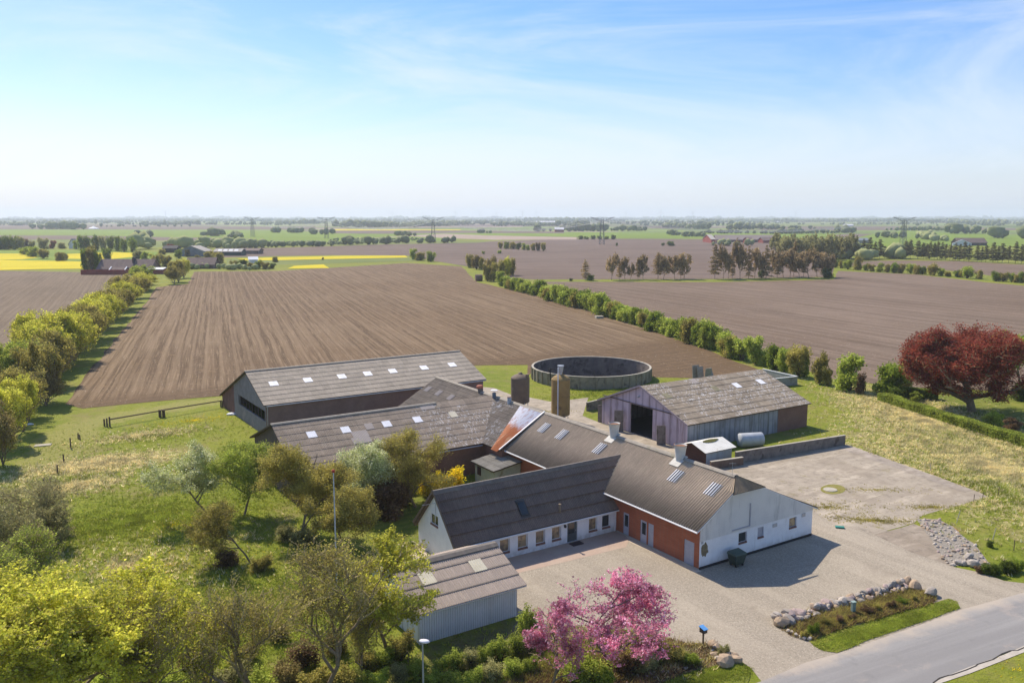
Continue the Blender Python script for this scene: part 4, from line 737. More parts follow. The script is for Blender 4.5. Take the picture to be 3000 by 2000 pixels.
# concrete walls
def cwall(p, q, h, th, label, mat=CONC, top=None, name='concrete_wall', h2=None):
    h2 = h if h2 is None else h2; d = (q-p); nr = Vector((-d.y, d.x, 0)).normalized()*th/2; b = MB()
    b.box8([p-nr, q-nr, q+nr, p+nr], [p-nr+Vector((0, 0, h)), q-nr+Vector((0, 0, h2)), q+nr+Vector((0, 0, h2)), p+nr+Vector((0, 0, h))])
    rt = empty(name, (p+q)/2, label, 'wall'); b.build('wall_panel', mat, rt)
    b = MB(); k = 1.25; b.box8([p-nr*k+Vector((0, 0, h+.002)), q-nr*k+Vector((0, 0, h2+.002)), q+nr*k+Vector((0, 0, h2+.002)), p+nr*k+Vector((0, 0, h+.002))], [p-nr*k+Vector((0, 0, h+.06)), q-nr*k+Vector((0, 0, h2+.06)), q+nr*k+Vector((0, 0, h2+.06)), p+nr*k+Vector((0, 0, h+.06))]); b.build('coping', top or CONCL, rt); return rt
wr = zg('Q2', 545, 1105); wl = zg('Q1', 1500, 1130); hwall = hz(*z('Q2', 505, 1000), wr)
cwall(L(18.6, 24.2), wr, 1.45, .25, 'long stained concrete wall along the far side of the concrete yard', h2=1.30)
cwall(zg('Q1', 1195, 1175), zg('Q1', 1490, 1132), .95, .3, 'short low concrete wall in front of the tool hut', mat=pm('wall_brown', (.19, .13, .095), (.13, .09, .07), 2, .95))
p = g(1719, 1204); q = p+(BV*.2+AV*.98)*9.5; p2 = zg('R8', 1400, 640)
cwall(p, L(48.5, 30.5), 1.35, .25, 'dark concrete wall running back beside the violet gable towards the round tank', h2=1.5)
# silage pen
hp = 1.5; pc_ = g(2334.6, 1127); pa_ = g(2235.7, 1081.6, hp); pa_.z = 0; pb_ = g(2262, 1111, hp); pb_.z = 0
PEN = pm('pen_grey', (.36, .35, .33), (.28, .27, .25), 1.2, .95, stain=(.2, .18, .14)); rt = empty('silage_pen', (pc_+pa_)/2, 'three sided concrete pen with white rim behind the mossy barn roof', 'pen')
for (p, q) in ((pa_, pc_), (pc_, pb_)):
    d = (q-p).normalized(); nr = Vector((-d.y, d.x, 0))*.08; b = MB(); b.box8([p-nr, q-nr, q+nr, p+nr], [x+Vector((0, 0, hp)) for x in (p-nr, q-nr, q+nr, p+nr)]); w_ = b.build('wall', PEN, rt)
    nr *= 1.5; b = MB(); b.box8([x+Vector((0, 0, hp+.002)) for x in (p-nr-d*.1, q-nr+d*.1, q+nr+d*.1, p+nr-d*.1)], [x+Vector((0, 0, hp+.12)) for x in (p-nr-d*.1, q-nr+d*.1, q+nr+d*.1, p+nr-d*.1)]); b.build('rim', TRIM, w_)
# leaning concrete slabs
def slab(c, wdir, w_, h, lean, label, mat=CONC, th=.12, name='concrete_slab'):
    wd = wdir.normalized(); nn = Vector((-wd.y, wd.x, 0)); up = (Vector((0, 0, 1))+nn*lean).normalized(); b = MB(); nz_ = wd.cross(up)
    b.box(c+up*h/2, wd*w_/2, nz_*th/2, up*h/2); b.v = [(x+random.Random(i).uniform(-.04, .04), y, zz) for i, (x, y, zz) in enumerate(b.v)]
    return b.build(name, mat, None, label, 'slab', 'loose concrete slabs around the barn')
slab(zg('Q1', 190, 742), BV*.3-AV, 1.0, 2.6, -.03, 'narrow upright slab at the left corner of the violet gable')
slab(zg('Q1', 352, 826), BV*.75-AV*.65, 1.25, 3.0, .12, 'slab leaning open left of the dark barn doorway')
slab(zg('Q1', 742, 950), BV*.85-AV*.5, 1.15, 2.6, .10, 'slab leaning right of the dark barn doorway')
SLB = pm('slab_pale', (.36, .33, .29), (.25, .23, .20), 2, .95)
for i, (x, y, ww, ln, hh) in enumerate(((1060, 335, 1.3, .05, 2.6), (1110, 340, 1.2, .2, 2.4), (1165, 345, 1.2, -.15, 2.3), (1210, 345, 1.1, .5, 1.9))):
    slab(zg('Q1', x, y+8), BV, ww*1.2, hh, ln, ['leftmost upright slab behind the mossy barn ridge', 'second slab from the left behind the mossy barn ridge', 'third slab from the left behind the mossy barn ridge', 'rightmost tilted pale slab behind the mossy barn ridge'][i], SLB)
# fibreglass tank lying down
p0 = L(22.6, 31.0, .85); d = (BV*.9-AV*.35).normalized(); rt = empty('storage_tank', (p0.x, p0.y, 0), 'white cylindrical tank lying on the grass behind the concrete wall', 'tank')
X = Vector((0, 0, 1)); Y = d.cross(X); b = MB(); b.lathe(p0-d*1.5, ((0, -.25), (.55, -.12), (.88, 0), (.92, .1), (.92, 3.1), (.9, 3.15)), 32, X, Y, d); b.build('shell', pm('fibreglass', (.50, .52, .54), (.40, .42, .43), 1.5, .5, stain=(.42, .42, .40)), rt, smooth=True)
b = MB(); b.lathe(p0-d*1.5, ((.9, 3.15), (.8, 3.22), (.5, 3.3), (0, 3.32)), 32, X, Y, d); b.build('end_cap', pm('tank_end', (.16, .11, .09), (.10, .08, .07), 2), rt)
# round slurry tank
rt = empty('slurry_tank', TC, 'large round open concrete slurry tank beside the ploughed field', 'tank'); N_ = 44; zr_ = 1.95*K; b = MB()
def ring(r, h): return [TC+Vector((math.cos(2*math.pi*k/N_)*r, math.sin(2*math.pi*k/N_)*r, h)) for k in range(N_)]
ro, rt2 = ring(TR, -.1), ring(TR, zr_)
for k in range(N_): b.poly([ro[k], ro[(k+1) % N_], rt2[(k+1) % N_], rt2[k]])
b.build('outer_wall', CONCT, rt)
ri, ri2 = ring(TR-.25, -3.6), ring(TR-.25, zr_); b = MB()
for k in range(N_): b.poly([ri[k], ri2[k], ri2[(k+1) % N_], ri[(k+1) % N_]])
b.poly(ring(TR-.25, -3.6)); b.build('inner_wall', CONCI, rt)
b = MB(); a0_, a1_ = ring(TR-.30, zr_), ring(TR+.06, zr_); c0_, c1_ = ring(TR-.30, zr_+.12), ring(TR+.06, zr_+.12)
for k in range(N_):
    j = (k+1) % N_; b.poly([c0_[k], c1_[k], c1_[j], c0_[j]]); b.poly([a1_[k], a1_[j], c1_[j], c1_[k]]); b.poly([a0_[k], c0_[k], c0_[j], a0_[j]])
b.build('rim', CONCL, rt)
b = MB()
for k in range(N_):
    t_ = 2*math.pi*k/N_; e = Vector((math.cos(t_), math.sin(t_), 0)); f = Vector((-e.y, e.x, 0)); b.box(TC+e*(TR+.06)+Vector((0, 0, zr_*.5)), e*.10, f*.13, Vector((0, 0, zr_*.5+.04)))
b.build('ribs', pm('rib_concrete', (.33, .29, .21), (.23, .20, .14), 2), rt)
b = MB(); t_ = math.atan2(g(1665, 1120).y-TC.y, g(1665, 1120).x-TC.x); e = Vector((math.cos(t_), math.sin(t_), 0)); f = Vector((-e.y, e.x, 0)); c = TC+e*(TR+.2); b.tube(c+Vector((0, 0, 1.0)), c+Vector((0, 0, zr_+.9)), .1, n=8); b.tube(c+Vector((0, 0, zr_+.9)), c+Vector((0, 0, zr_+.9))-e*.9+f*.3, .1, n=8); b.lathe(c+Vector((0, 0, zr_+.8))-f*.1, ((.35, 0), (.35, .12), (.25, .12), (.25, 0)), 14, e, Vector((0, 0, 1)), f); b.build('pump_arm', FARDRK, rt)
p = zg('R8', 1277, 405); b = MB(); b.tube(p, p+Vector((0, 0, .6)), .05); b.box(p+Vector((0, 0, .75)), (.3, 0, 0), (0, .25, 0), (0, 0, .14)); b.build('control_box', FARWHT, None, 'small white box on a post in front of the slurry tank', 'control box')
# silos
def silo(px, py, wpx, ytop, ydome, mat, label):
    p = g(px, py); dist = math.hypot(p.x, p.y); r = wpx/FPX*math.hypot(dist, 20)/2; h = hz(px, ytop, p); hd = hz(px, ydome, p); rt = empty('silo', p, label, 'silo', 'feed silos behind the brick barn')
    b = MB(); b.lathe(p, ((r, .9), (r, h*.33), (r*1.012, h*.33), (r*1.012, h*.335), (r, h*.34), (r, h*.66), (r*1.012, h*.665), (r, h*.67), (r, h)), 36); b.lathe(p, ((r, .9), (.3, .25), (0, .25)), 36); b.build('shell', mat, rt, smooth=False)
    b = MB(); b.lathe(p, ((r*1.02, h-.02), (r*.99, h+.06), (r*.72, h+(hd-h)*.55), (r*.35, h+(hd-h)*.9), (.32, hd), (.32, hd+.16), (0, hd+.18)), 36); b.build('dome', mat, rt, smooth=True)
    for k in range(4):
        t_ = k*math.pi/2+.5; q = p+Vector((math.cos(t_)*r*.95, math.sin(t_)*r*.95, 0)); b = MB(); b.tube(q, q+Vector((0, 0, 1.3)), .06, n=6); b.build('leg', METW, rt)
    return rt, p, r, h, hd
s1_, p, r, h, hd = silo(1524, 1192, 55, 1106, 1094, pm('silo_brown', (.19, .145, .105), (.15, .115, .085), .8, .8, stain=(.25, .22, .15), stain_lo=.55), 'shorter brown silo, farther left behind the barn ridge')
b = MB(); b.tube(p+Vector((r*.75, -r*.5, h-.1)), p+Vector((r*.75, -r*.5, hd+.02)), .28); b.build('filler_box', MATS['silo_brown'], s1_)
s2_, p, r, h, hd = silo(1642, 1230, 55, 1110, 1096, pm('silo_ochre', (.33, .225, .085), (.25, .165, .065), .5, .8, stain=(.16, .11, .06), stain_sc=.9, stain_lo=.55), 'taller ochre stained silo with a steel filling pipe and hopper on top')
b = MB(); pp = p+Vector((-r*.35, -r*.98, 0)); b.tube(pp+Vector((0, 0, .2)), pp+Vector((0, 0, hd+1.2)), .09, n=10); b.build('filling_pipe', METW, s2_)
b = MB(); c = p+Vector((-.05, -.2, hd)); b.tube(c, c+Vector((0, 0, .4)), .22); b.lathe(c, ((.30, .35), (.42, 1.0), (.42, 1.25), (.5, 1.3), (.5, 1.36), (0, 1.4)), 14); b.build('hopper', METG, s2_)
# dumpster
c = zg('Q7', 1075, 945); c = L(-.95, 3.15); rt = empty('waste_container', c, 'dark green wheeled waste container against the white gable', 'container'); X = BV; Y = AV
b = MB(); b.box8([c+X*sx*.50+Y*sy*.38+Vector((0, 0, .22)) for sx, sy in ((-1, -1), (1, -1), (1, 1), (-1, 1))], [c+X*sx*.68+Y*sy*.50+Vector((0, 0, 1.10)) for sx, sy in ((-1, -1), (1, -1), (1, 1), (-1, 1))]); b.build('body', BINM, rt)
b = MB(); b.box8([c+X*sx*.72+Y*sy*.54+Vector((0, 0, 1.102)) for sx, sy in ((-1, -1), (1, -1), (1, 1), (-1, 1))], [c+X*sx*.66+Y*sy*.46+Vector((0, 0, 1.26+.06*sy)) for sx, sy in ((-1, -1), (1, -1), (1, 1), (-1, 1))]); b.build('lid', pm('lid_green', (.09, .12, .095)), rt)
for sx, sy in ((-1, -1), (1, -1), (1, 1), (-1, 1)): b = MB(); q = c+X*sx*.4+Y*sy*.3+Vector((0, 0, .12)); b.tube(q-X*.04, q+X*.04, .12, n=12); b.build('wheel', FARDRK, rt)
# letterbox
c = zg('S1', 1690, 330); rt = empty('letterbox', c, 'letterbox with blue lid on a wooden post at the edge of the gravel', 'letterbox'); b = MB(); b.box(c+Vector((0, 0, .5)), (.055, 0, 0), (0, .055, 0), (0, 0, .5)); b.build('post', WOODP, rt)
e = BV; f = AV; b = MB(); b.box8([c+e*sx*.17+f*sy*.22+Vector((0, 0, 1.0)) for sx, sy in ((-1, -1), (1, -1), (1, 1), (-1, 1))], [c+e*sx*.17+f*sy*.22+Vector((0, 0, 1.32+.06*sy)) for sx, sy in ((-1, -1), (1, -1), (1, 1), (-1, 1))]); b.build('body', pm('letterbox_dark', (.10, .075, .06)), rt)
b = MB(); b.box8([c+e*sx*.21+f*sy*.27+Vector((0, 0, 1.335+.07*sy)) for sx, sy in ((-1, -1), (1, -1), (1, 1), (-1, 1))], [c+e*sx*.21+f*sy*.27+Vector((0, 0, 1.37+.07*sy)) for sx, sy in ((-1, -1), (1, -1), (1, 1), (-1, 1))]); b.build('lid', BLUEM, rt)
# street lamp
b0_ = g(1241, 2072); hl = hz(1242, 1878, b0_); rt = empty('street_lamp', b0_, 'grey street lamp post with flat white head by the shrubs', 'street lamp'); b = MB(); b.tube(b0_, b0_+Vector((0, 0, hl)), .075, .045, 12); b.build('pole', METG, rt)
b = MB(); c = b0_+Vector((.12, -.05, hl+.03)); b.lathe(c, ((0, -.06), (.20, -.05), (.27, 0), (.24, .07), (.12, .11), (0, .12)), 16, Vector((1.25, -.2, -.05)), Vector((.1, .8, 0)), Vector((0, 0, 1))); b.build('lamp_head', pm('lamp_white', (.80, .78, .80), None, 3, .4), rt, smooth=True)
# flagpole
pb2 = g(988, 1745); hf = hz(973, 1385, pb2); rt = empty('flagpole', pb2, 'tall thin white flagpole with a red ball on top in the orchard', 'flagpole'); b = MB(); b.tube(pb2, pb2+Vector((0, 0, hf)), .075, .04, 10); b.build('pole', pm('pole_paint', (.58, .62, .68), None, 3, .5), rt)
b = MB(); b.lathe(pb2+Vector((0, 0, hf)), ((0, 0), (.12, .06), (.15, .15), (.1, .26), (0, .3)), 12); b.build('finial', pm('finial_red', (.45, .07, .05)), rt)
# cable box post on the bed, posts
c = zg('Q8', 878, 880); rt = empty('cable_cabinet', c, 'grey green cable cabinet post standing in the roadside bed', 'cabinet'); b = MB(); b.box(c+Vector((0, 0, .5)), (.14, .04, 0), (-.03, .11, 0), (0, 0, .5)); b.build('body', TEAL, rt); b = MB(); b.box(c+Vector((0, 0, 1.03)), (.17, .05, 0), (-.04, .14, 0), (0, 0, .03)); b.build('cap', pm('cab_cap', (.27, .36, .33)), rt)
def post(p, h, r, label, lean=(0, 0), mat=WOODP, name='fence_post', group='old wooden posts along the grass track'):
    b = MB(); b.tube(p, p+Vector((lean[0], lean[1], h)), r, r*.9, 8); return b.build(name, mat, None, label, 'post', group, base=p)
nm_ = ['first', 'second', 'third', 'fourth', 'fifth', 'sixth', 'seventh', 'eighth', 'ninth', 'tenth', 'eleventh', 'twelfth']
for i, (x, y, yt) in enumerate(((410, 1360, 1258), (465, 1340, 1250), (528, 1212, 1132), (588, 1115, 1035), (650, 980, 885), (718, 892, 840), (735, 900, 855))):
    p = zg('R6', x, y); post(p, hz(*z('R6', x, yt), p), .10, nm_[i]+' wooden post counting up the left grass track from the camera', (.03*(i % 3-1), .02))
rt = empty('rail_fence', zg('R6', 1490, 690), 'long low fence of single wooden rails beside the grass track', 'fence'); pr = [zg('R6', x, y) for x, y in ((1015, 780), (1480, 695), (2040, 600))]
for p, q in zip(pr, pr[1:]): b = MB(); b.tube(p+Vector((0, 0, 1.05)), q+Vector((0, 0, 1.0)), .11, .09, 8); b.build('rail', WOODP, rt)
for (x, y, h) in ((960, 776, 1.05), (985, 782, 1.25), (1010, 782, 1.45), (1465, 695, 1.15), (1478, 698, 1.15), (1498, 698, 1.2), (1512, 694, 1.1), (2030, 602, 1.0), (2046, 604, 1.05)): p = zg('R6', x, y); b = MB(); b.tube(p, p+Vector((0, 0, h)), .13, .12, 8); b.build('post', WOODP, rt)
for i, (n_, x, y, h, ln, lb) in enumerate((('F', 2925, 1452, 1.1, (0, 0), 'dark post at the far corner of the concrete yard'), ('F', 2878, 1465, .9, (.05, 0), 'short post left of the dark corner post'), ('F', 2802, 1532, 1.3, (.35, .1), 'pale leaning stick in the grass above the red sand patch'), ('F', 2908, 1580, 1.1, (.3, .1), 'pale leaning stick on the right meadow slope'), ('F', 2970, 1612, 1.0, (0, 0), 'dark post near the ditch at the right edge'), ('F', 2725, 1380, .9, (0, 0), 'pale stick on the grass edge above the concrete yard'), ('F', 2853, 1468, .8, (0, 0), 'thin post at the end of the cracked concrete'), ('F', 1104, 1880, 1.1, (0, 0), 'thin post behind the yellow leafed tree'), ('F', 1196, 1955, 1.2, (0, 0), 'dark thin post at the shaded bed beside the street lamp'))):
    post(g(x, y), h, .04 if h < 1.2 else .03, lb, ln, pm('stick_pale', (.45, .42, .36)) if 'pale' in lb else WOODP, 'stake', 'thin stakes around the meadow and garden')
# bits
def lump(name, p, sx, sy, sz, mat, label, cat, seed=1):
    rg = random.Random(seed); b = MB(); b.lathe(p, [(sx*a*rg.uniform(.85, 1.1), sz*h) for a, h in ((.9, -.05), (1, .25), (.8, .6), (.45, .9))]+[(0, sz)], 12, Vector((1, 0, 0)), Vector((0, sy/sx, 0))); b.v = [(x+rg.uniform(-.08, .08)*sx, y+rg.uniform(-.08, .08)*sx, zz) for x, y, zz in b.v]
    return b.build(name, mat, None, label, cat)
lump('white_sack', zg('R6', 2130, 672), .8, .5, .35, FARWHT, 'crumpled white sack at the foot of the big barn gable', 'sack'); lump('white_sack', zg('R6', 272, 762), .6, .35, .2, FARWHT, 'white sack at the foot of the left windbreak', 'sack', 2)
b = MB(); p = zg('R6', 395, 955); b.box(p+Vector((0, 0, .06)), Vector((.9, .35, 0)), Vector((-.15, .5, 0)), (0, 0, .05)); b.build('flagstone', CONCL, None, 'flat pale slab lying on the grass track', 'slab')
c = zg('R3', 322, 762); b = MB(); e = Vector((1, .25, 0)).normalized(); b.lathe(c+Vector((0, 0, 1.5))-e*1.6, ((0, 0), (1.5, 0), (1.6, .1), (1.6, 3.1), (1.5, 3.2), (0, 3.2)), 20, Vector((0, 0, 1)), Vector((-e.y, e.x, 0)), e); b.build('straw_bale', pm('bale', (.24, .17, .12), (.14, .10, .08), 1, .95), None, 'weathered round bale at the far end of the green hedgerow', 'bale')
b = MB(); p = zg('R3', 1428, 1104); b.box(p+Vector((0, 0, .35)), (1.1, .2, 0), (-.15, .9, 0), (0, 0, .35)); b.build('well_cover', CONCL, None, 'square concrete well cover at the field edge by the hedgerow', 'cover')
b = MB(); p = zg('Q1', 1885, 275); b.tube(p, p+Vector((0, 0, 1.5)), 1.0, n=16); b.build('barrel', FARRED, None, 'rusty round barrel behind the silage pen', 'barrel')
b = MB(); mc = zg('Q2', 445, 1520); b.lathe(mc+Vector((-.35, 0, 0)), ((0, .09), (.72, .09), (.76, .03)), 20); b.build('manhole_cover', CONCL, None, 'round concrete manhole cover in the mossy ring on the yard', 'manhole cover')
sheet('kerb_strip', ZP('Q2', (560, 1098), (1120, 1300), (1735, 1522), (1640, 1545), (1060, 1335), (500, 1140)), .024, concm('kerb_concrete', (.30, .255, .205), (.35, .30, .245), .4, 3))
ck = [zg('Q8', *q) for q in ((1560, 1470), (1620, 1425), (1700, 1402), (1720, 1400), (1850, 1355), (1930, 1322), (1945, 1308), (2080, 1265), (2160, 1215), (2230, 1190), (2290, 1188), (2400, 1140))]
sheet('road_crack', ck+[p+Vector((.05, -.09, 0)) for p in reversed(ck)], .034, pm('crack_dark', (.04, .035, .03)))
sheet('moss_ring', rough([zg('Q2', 440+115*math.cos(t_), 1515+46*math.sin(t_)) for t_ in [2*math.pi*k/20 for k in range(20)]], .5, .12, 4), .026, pm('moss_ground', (.19, .19, .035), (.24, .20, .07), 2.2, 1, .6, 12))
sheet('red_sand', rough([g(*q) for q in ((2760, 1552), (2790, 1541), (2810, 1556), (2800, 1563), (2775, 1560))], .5, .05, 3), .03, pm('sand_red', (.46, .19, .10), (.40, .17, .1), 2, 1))
b = MB(); p = zg('Q8', 765, 135); b.box(p+Vector((0, 0, .1)), (.4, -.1, 0), (.05, .2, 0), (0, 0, .06)); b.build('folded_tarp', pm('tarp_teal', (.05, .25, .21)), None, 'small teal tarp crumpled at the yard edge', 'tarp')

# ------------------------------------------------------------------ vegetation
def segs_mesh(name, S, n, mat):
    """S: array rows p0(3) p1(3) r0 r1"""
    S = np.asarray(S, float); p0, p1, r0, r1 = S[:, 0:3], S[:, 3:6], S[:, 6], S[:, 7]; d = p1-p0; d /= np.maximum(np.linalg.norm(d, axis=1, keepdims=True), 1e-6)
    a = np.where(np.abs(d[:, :1]) < .8, np.array([[1., 0, 0]]), np.array([[0, 1., 0]])); X = np.cross(d, a); X /= np.linalg.norm(X, axis=1, keepdims=True); Y = np.cross(d, X)
    V = []
    for k in range(n):
        t_ = 2*math.pi*k/n; e = X*math.cos(t_)+Y*math.sin(t_); V.append(p0+e*r0[:, None]); V.append(p1+e*r1[:, None])
    V = np.stack(V, 1).reshape(-1, 3); m = len(S); base = (np.arange(m)*2*n)[:, None]; F = []
    for k in range(n): j = (k+1) % n; F.append(base+np.array([[2*k, 2*j, 2*j+1, 2*k+1]]))
    return np_mesh(name, V, np.concatenate(F), mat)
def leaves_mesh(name, C, size, mat, rg, flat=.3, asp=1.6, N=None):
    C = np.asarray(C, float); m = len(C); a = rg.normal(size=(m, 3)); a /= np.linalg.norm(a, axis=1, keepdims=True); b = rg.normal(size=(m, 3)); b[:, 2] += 0
    if flat: nz_ = rg.normal(size=(m, 3))*(1-flat)+np.array([0, 0, flat*2.2]); a = np.cross(nz_, b)
    a /= np.maximum(np.linalg.norm(a, axis=1, keepdims=True), 1e-6); b = b-a*(a*b).sum(1, keepdims=True); b /= np.maximum(np.linalg.norm(b, axis=1, keepdims=True), 1e-6)
    s = (size*rg.uniform(.6, 1.3, m))[:, None]; V = np.stack([C-a*s*.5*asp, C-b*s*.5, C+a*s*.5*asp, C+b*s*.5], 1).reshape(-1, 3)
    return np_mesh(name, V, np.arange(m*4).reshape(m, 4), mat)
def grow(rg, h, spread=.8, levels=4, kids=(6, 5, 4, 4), trunk=.28, r0=.017, up=.25, wob=.16, multi=1, lr=(.62, .55, .55, .5, .5), lean=(0, 0), ang=(.5, 1.05), start=.35):
    """recursive branches, unit height 1 before scaling; rows p0 p1 r0 r1, list of levels"""
    S = []; LV = []
    def branch(p, d, ln, r, lv):
        ns = (5, 4, 4, 3, 2)[min(lv, 4)]; pts = [p]; dd = d.copy()
        for k in range(ns):
            dd = dd+rg.normal(size=3)*wob+np.array([0, 0, up*.35]); dd /= np.linalg.norm(dd); pts.append(pts[-1]+dd*ln/ns)
        rs = [max(r*(1-.75*k/ns), .0012) for k in range(ns+1)]
        for k in range(ns): S.append(np.concatenate([pts[k], pts[k+1], [rs[k], rs[k+1]]])); LV.append(lv)
        if lv >= levels: return
        nk = kids[lv]
        for j in range(nk):
            f = (start if lv == 0 else .25)+(1-(start if lv == 0 else .25))*(j+rg.uniform(.1, .9))/nk; k = min(int(f*ns), ns-1); q = pts[k]+(pts[k+1]-pts[k])*(f*ns-k)
            ax = pts[k+1]-pts[k]; ax /= np.linalg.norm(ax); th = rg.uniform(*ang)*(1 if lv else spread*1.1); ph = rg.uniform(0, 2*math.pi)+j*2.4
            u = np.cross(ax, [0.3, .2, 1.]); u /= np.linalg.norm(u)+1e-9; v = np.cross(ax, u); nd = ax*math.cos(th)+(u*math.cos(ph)+v*math.sin(ph))*math.sin(th)
            branch(q, nd/np.linalg.norm(nd), ln*lr[lv]*rg.uniform(.75, 1.2)*(1.15-.4*f if lv == 0 else 1), max(r*(.62 if lv == 0 else .5), .0012), lv+1)
    for m in range(multi):
        d = np.array([lean[0]+(rg.normal()*.28 if multi > 1 else 0), lean[1]+(rg.normal()*.28 if multi > 1 else 0), 1.]); branch(np.array([rg.normal()*.01*(multi > 1), rg.normal()*.01*(multi > 1), 0.]), d/np.linalg.norm(d), 1.0 if multi == 1 else .85, r0, 0)
    return np.array(S), np.array(LV)
def norm_tree(S, h, w_, minr=.008, rtrunk=None):
    hi = np.percentile(S[:, 5], 98.5); xs = np.concatenate([S[:, 3], -S[:, 3], S[:, 4], -S[:, 4]]); ww = np.percentile(np.abs(S[:, 3:5]), 93)*2; c = np.array([w_/ww, w_/ww, h/hi])
    S = S.copy(); S[:, 0:3] *= c; S[:, 3:6] *= c; S[:, 6:8] = np.maximum(S[:, 6:8]*h, minr); return S
def tree_meshes(nm, seed, h, w_, n_leaf, leaf, lmat, bark=BARK, minlv=2, jit=.03, shell=0, minr=.012, flat=.3, asp=1.6, lobes=0, env=1.0, zc=.58, zr=.46, eo=(0, 0), **kw):
    rg = np.random.default_rng(seed); S, LV = grow(rg, 1, **kw); S = norm_tree(S, h, w_, minr)
    def ins(P, m=1.0):
        q = (P-np.array([eo[0]*w_, eo[1]*w_, zc*h]))/np.array([w_/2*env*m, w_/2*env*m, h*zr*m]); rr_ = np.linalg.norm(q, axis=1); th = np.arctan2(P[:, 1], P[:, 0])
        return rr_ < 1+.10*np.sin(th*3+seed)+.08*np.sin(th*7+P[:, 2]/h*9+seed)
    kp = (LV < 2) | ins(S[:, 3:6]) ; S, LV = S[kp], LV[kp]
    big_ = S[LV <= 1]; sm = S[LV >= 2]
    tm = segs_mesh(nm+'_trunk', big_, 7, bark); bm_ = segs_mesh(nm+'_branches', sm, 3, BARKG if bark is BARK else bark) if len(sm) else None; cm = None
    if n_leaf:
        src = S[LV >= minlv]; wt = np.linalg.norm(src[:, 3:6]-src[:, 0:3], axis=1)
        if lobes:     # patchy crown: some limbs carry more leaves
            k = rg.normal(size=(lobes, 3))*np.array([w_*.3, w_*.3, h*.22])+np.array([0, 0, h*.62]); dmin = np.min(np.linalg.norm(src[:, None, 3:6]-k[None], axis=2), axis=1); wt = wt*np.exp(-(dmin/(w_*.16))**2)+wt*.12
        i = rg.choice(len(src), n_leaf, p=wt/wt.sum()); f = rg.uniform(size=(n_leaf, 1)); C = src[i, 0:3]*(1-f)+src[i, 3:6]*f+rg.normal(size=(n_leaf, 3))*jit*h
        C = C[ins(C, 1.04)]; C[:, 2] = np.maximum(C[:, 2], .1); cm = leaves_mesh(nm+'_crown', C, leaf, lmat, rg, flat, asp)
    return tm, bm_, cm
def put(name, p, meshes, label, cat, group=None, rz=0, sc_=(1, 1, 1), mats=None, names=('trunk', 'branches', 'crown')):
    rt = bpy.data.objects.new(name, None); link(rt); rt.location = p; rt.rotation_euler = (0, 0, rz); rt.scale = sc_; rt.empty_display_size = .3; ORG[rt.name] = Vector(p); tag(rt, label, cat, group)
    for n_, m in zip(names, meshes):
        if m is None: continue
        o = bpy.data.objects.new(n_, m); link(o, rt)
        if mats and n_ in mats: o.material_slots[0].link = 'OBJECT'; o.material_slots[0].material = mats[n_]
    return rt
def wpx(px, p): return px/FPX*math.sqrt(p.x**2+p.y**2+CH**2)*(.99)
def one(name, n_, x, yb, yt, wz, label, seed, n_leaf, leaf, lmat, off=(0, 0), **kw):
    """a tree of its own: base (x,yb), top yt, crown width wz in zoom units"""
    p = zg(n_, x, yb); h = hz(*z(n_, x, yt), p); w_ = wpx(wz/ZT[n_][2], p)
    cat = kw.pop('cat', 'tree'); grp = kw.pop('group', None); rz = kw.pop('rz', seed*1.3 % 6.28)
    ms = tree_meshes(name, seed, h, w_, n_leaf, leaf, LEAF[lmat] if lmat else None, **kw)
    return put(name, p, ms, label, cat, grp, rz)
# ---- foreground and garden trees
one('maple_tree', 'M', 165, 1690, 1318, 430, 'broad yellow green leafed tree filling the bottom left corner', 11, 70000, .13, 'yellow', jit=.013, spread=.95, kids=(10, 7, 5, 4, 3), lr=(.7, .6, .55, .5, .5), flat=.4, levels=5, minr=0.006, zc=.62, zr=.42)
one('bare_tree', 'M', 385, 1650, 1325, 240, 'nearly bare tree with dark forked trunk, right of the yellow green corner tree', 12, 6000, .09, 'yellow', minr=.0045, kids=(7, 5, 5, 4, 2), up=.7, multi=2, start=.22, levels=5, ang=(.25, .62), wob=.10)
one('bare_tree', 'M', 480, 1665, 1350, 130, 'slim bare tree between two larger bare trees at the bottom edge', 13, 2500, .10, 'yellow', minr=.0045, kids=(6, 5, 5, 4, 4), up=.7, levels=5, ang=(.25, .62), wob=.10, multi=1, start=.22)
one('bare_tree', 'M', 625, 1640, 1250, 300, 'large twiggy tree with pale brown branches, left of centre at the bottom edge', 14, 8000, .085, 'olive', minr=.0045, kids=(7, 5, 4, 4, 2), up=.7, start=.22, levels=5, ang=(.25, .62), wob=.10, multi=1)
one('budding_tree', 'M', 752, 1610, 1232, 235, 'tall olive budding tree with dark upright limbs behind the street lamp', 15, 9000, .085, 'olive', minr=.0045, kids=(7, 5, 5, 4, 2), up=.7, multi=1, start=.22, levels=5, ang=(.25, .62), wob=.10)
one('oak_tree', 'M', 893, 1512, 1232, 255, 'yellow leafed young tree covering the left end of the garage roof', 16, 15000, .12, 'yellow', jit=.014, minr=.0045, kids=(8, 6, 5, 4), start=.25, up=.2, lobes=16, bark=BARK)
one('willow_tree', 'M', 690, 1250, 1032, 255, 'large dense olive brown tree just left of the flagpole', 17, 60000, .09, 'olive', jit=.028, kids=(9, 6, 5, 4), start=.2, up=.3, minr=0.007, zc=.53, zr=.49)
one('apple_tree', 'M', 790, 1270, 1095, 180, 'small round olive tree with forked trunk right of the flagpole', 18, 22000, .09, 'olive', jit=.028, kids=(7, 6, 5, 4), start=.3, minr=0.007)
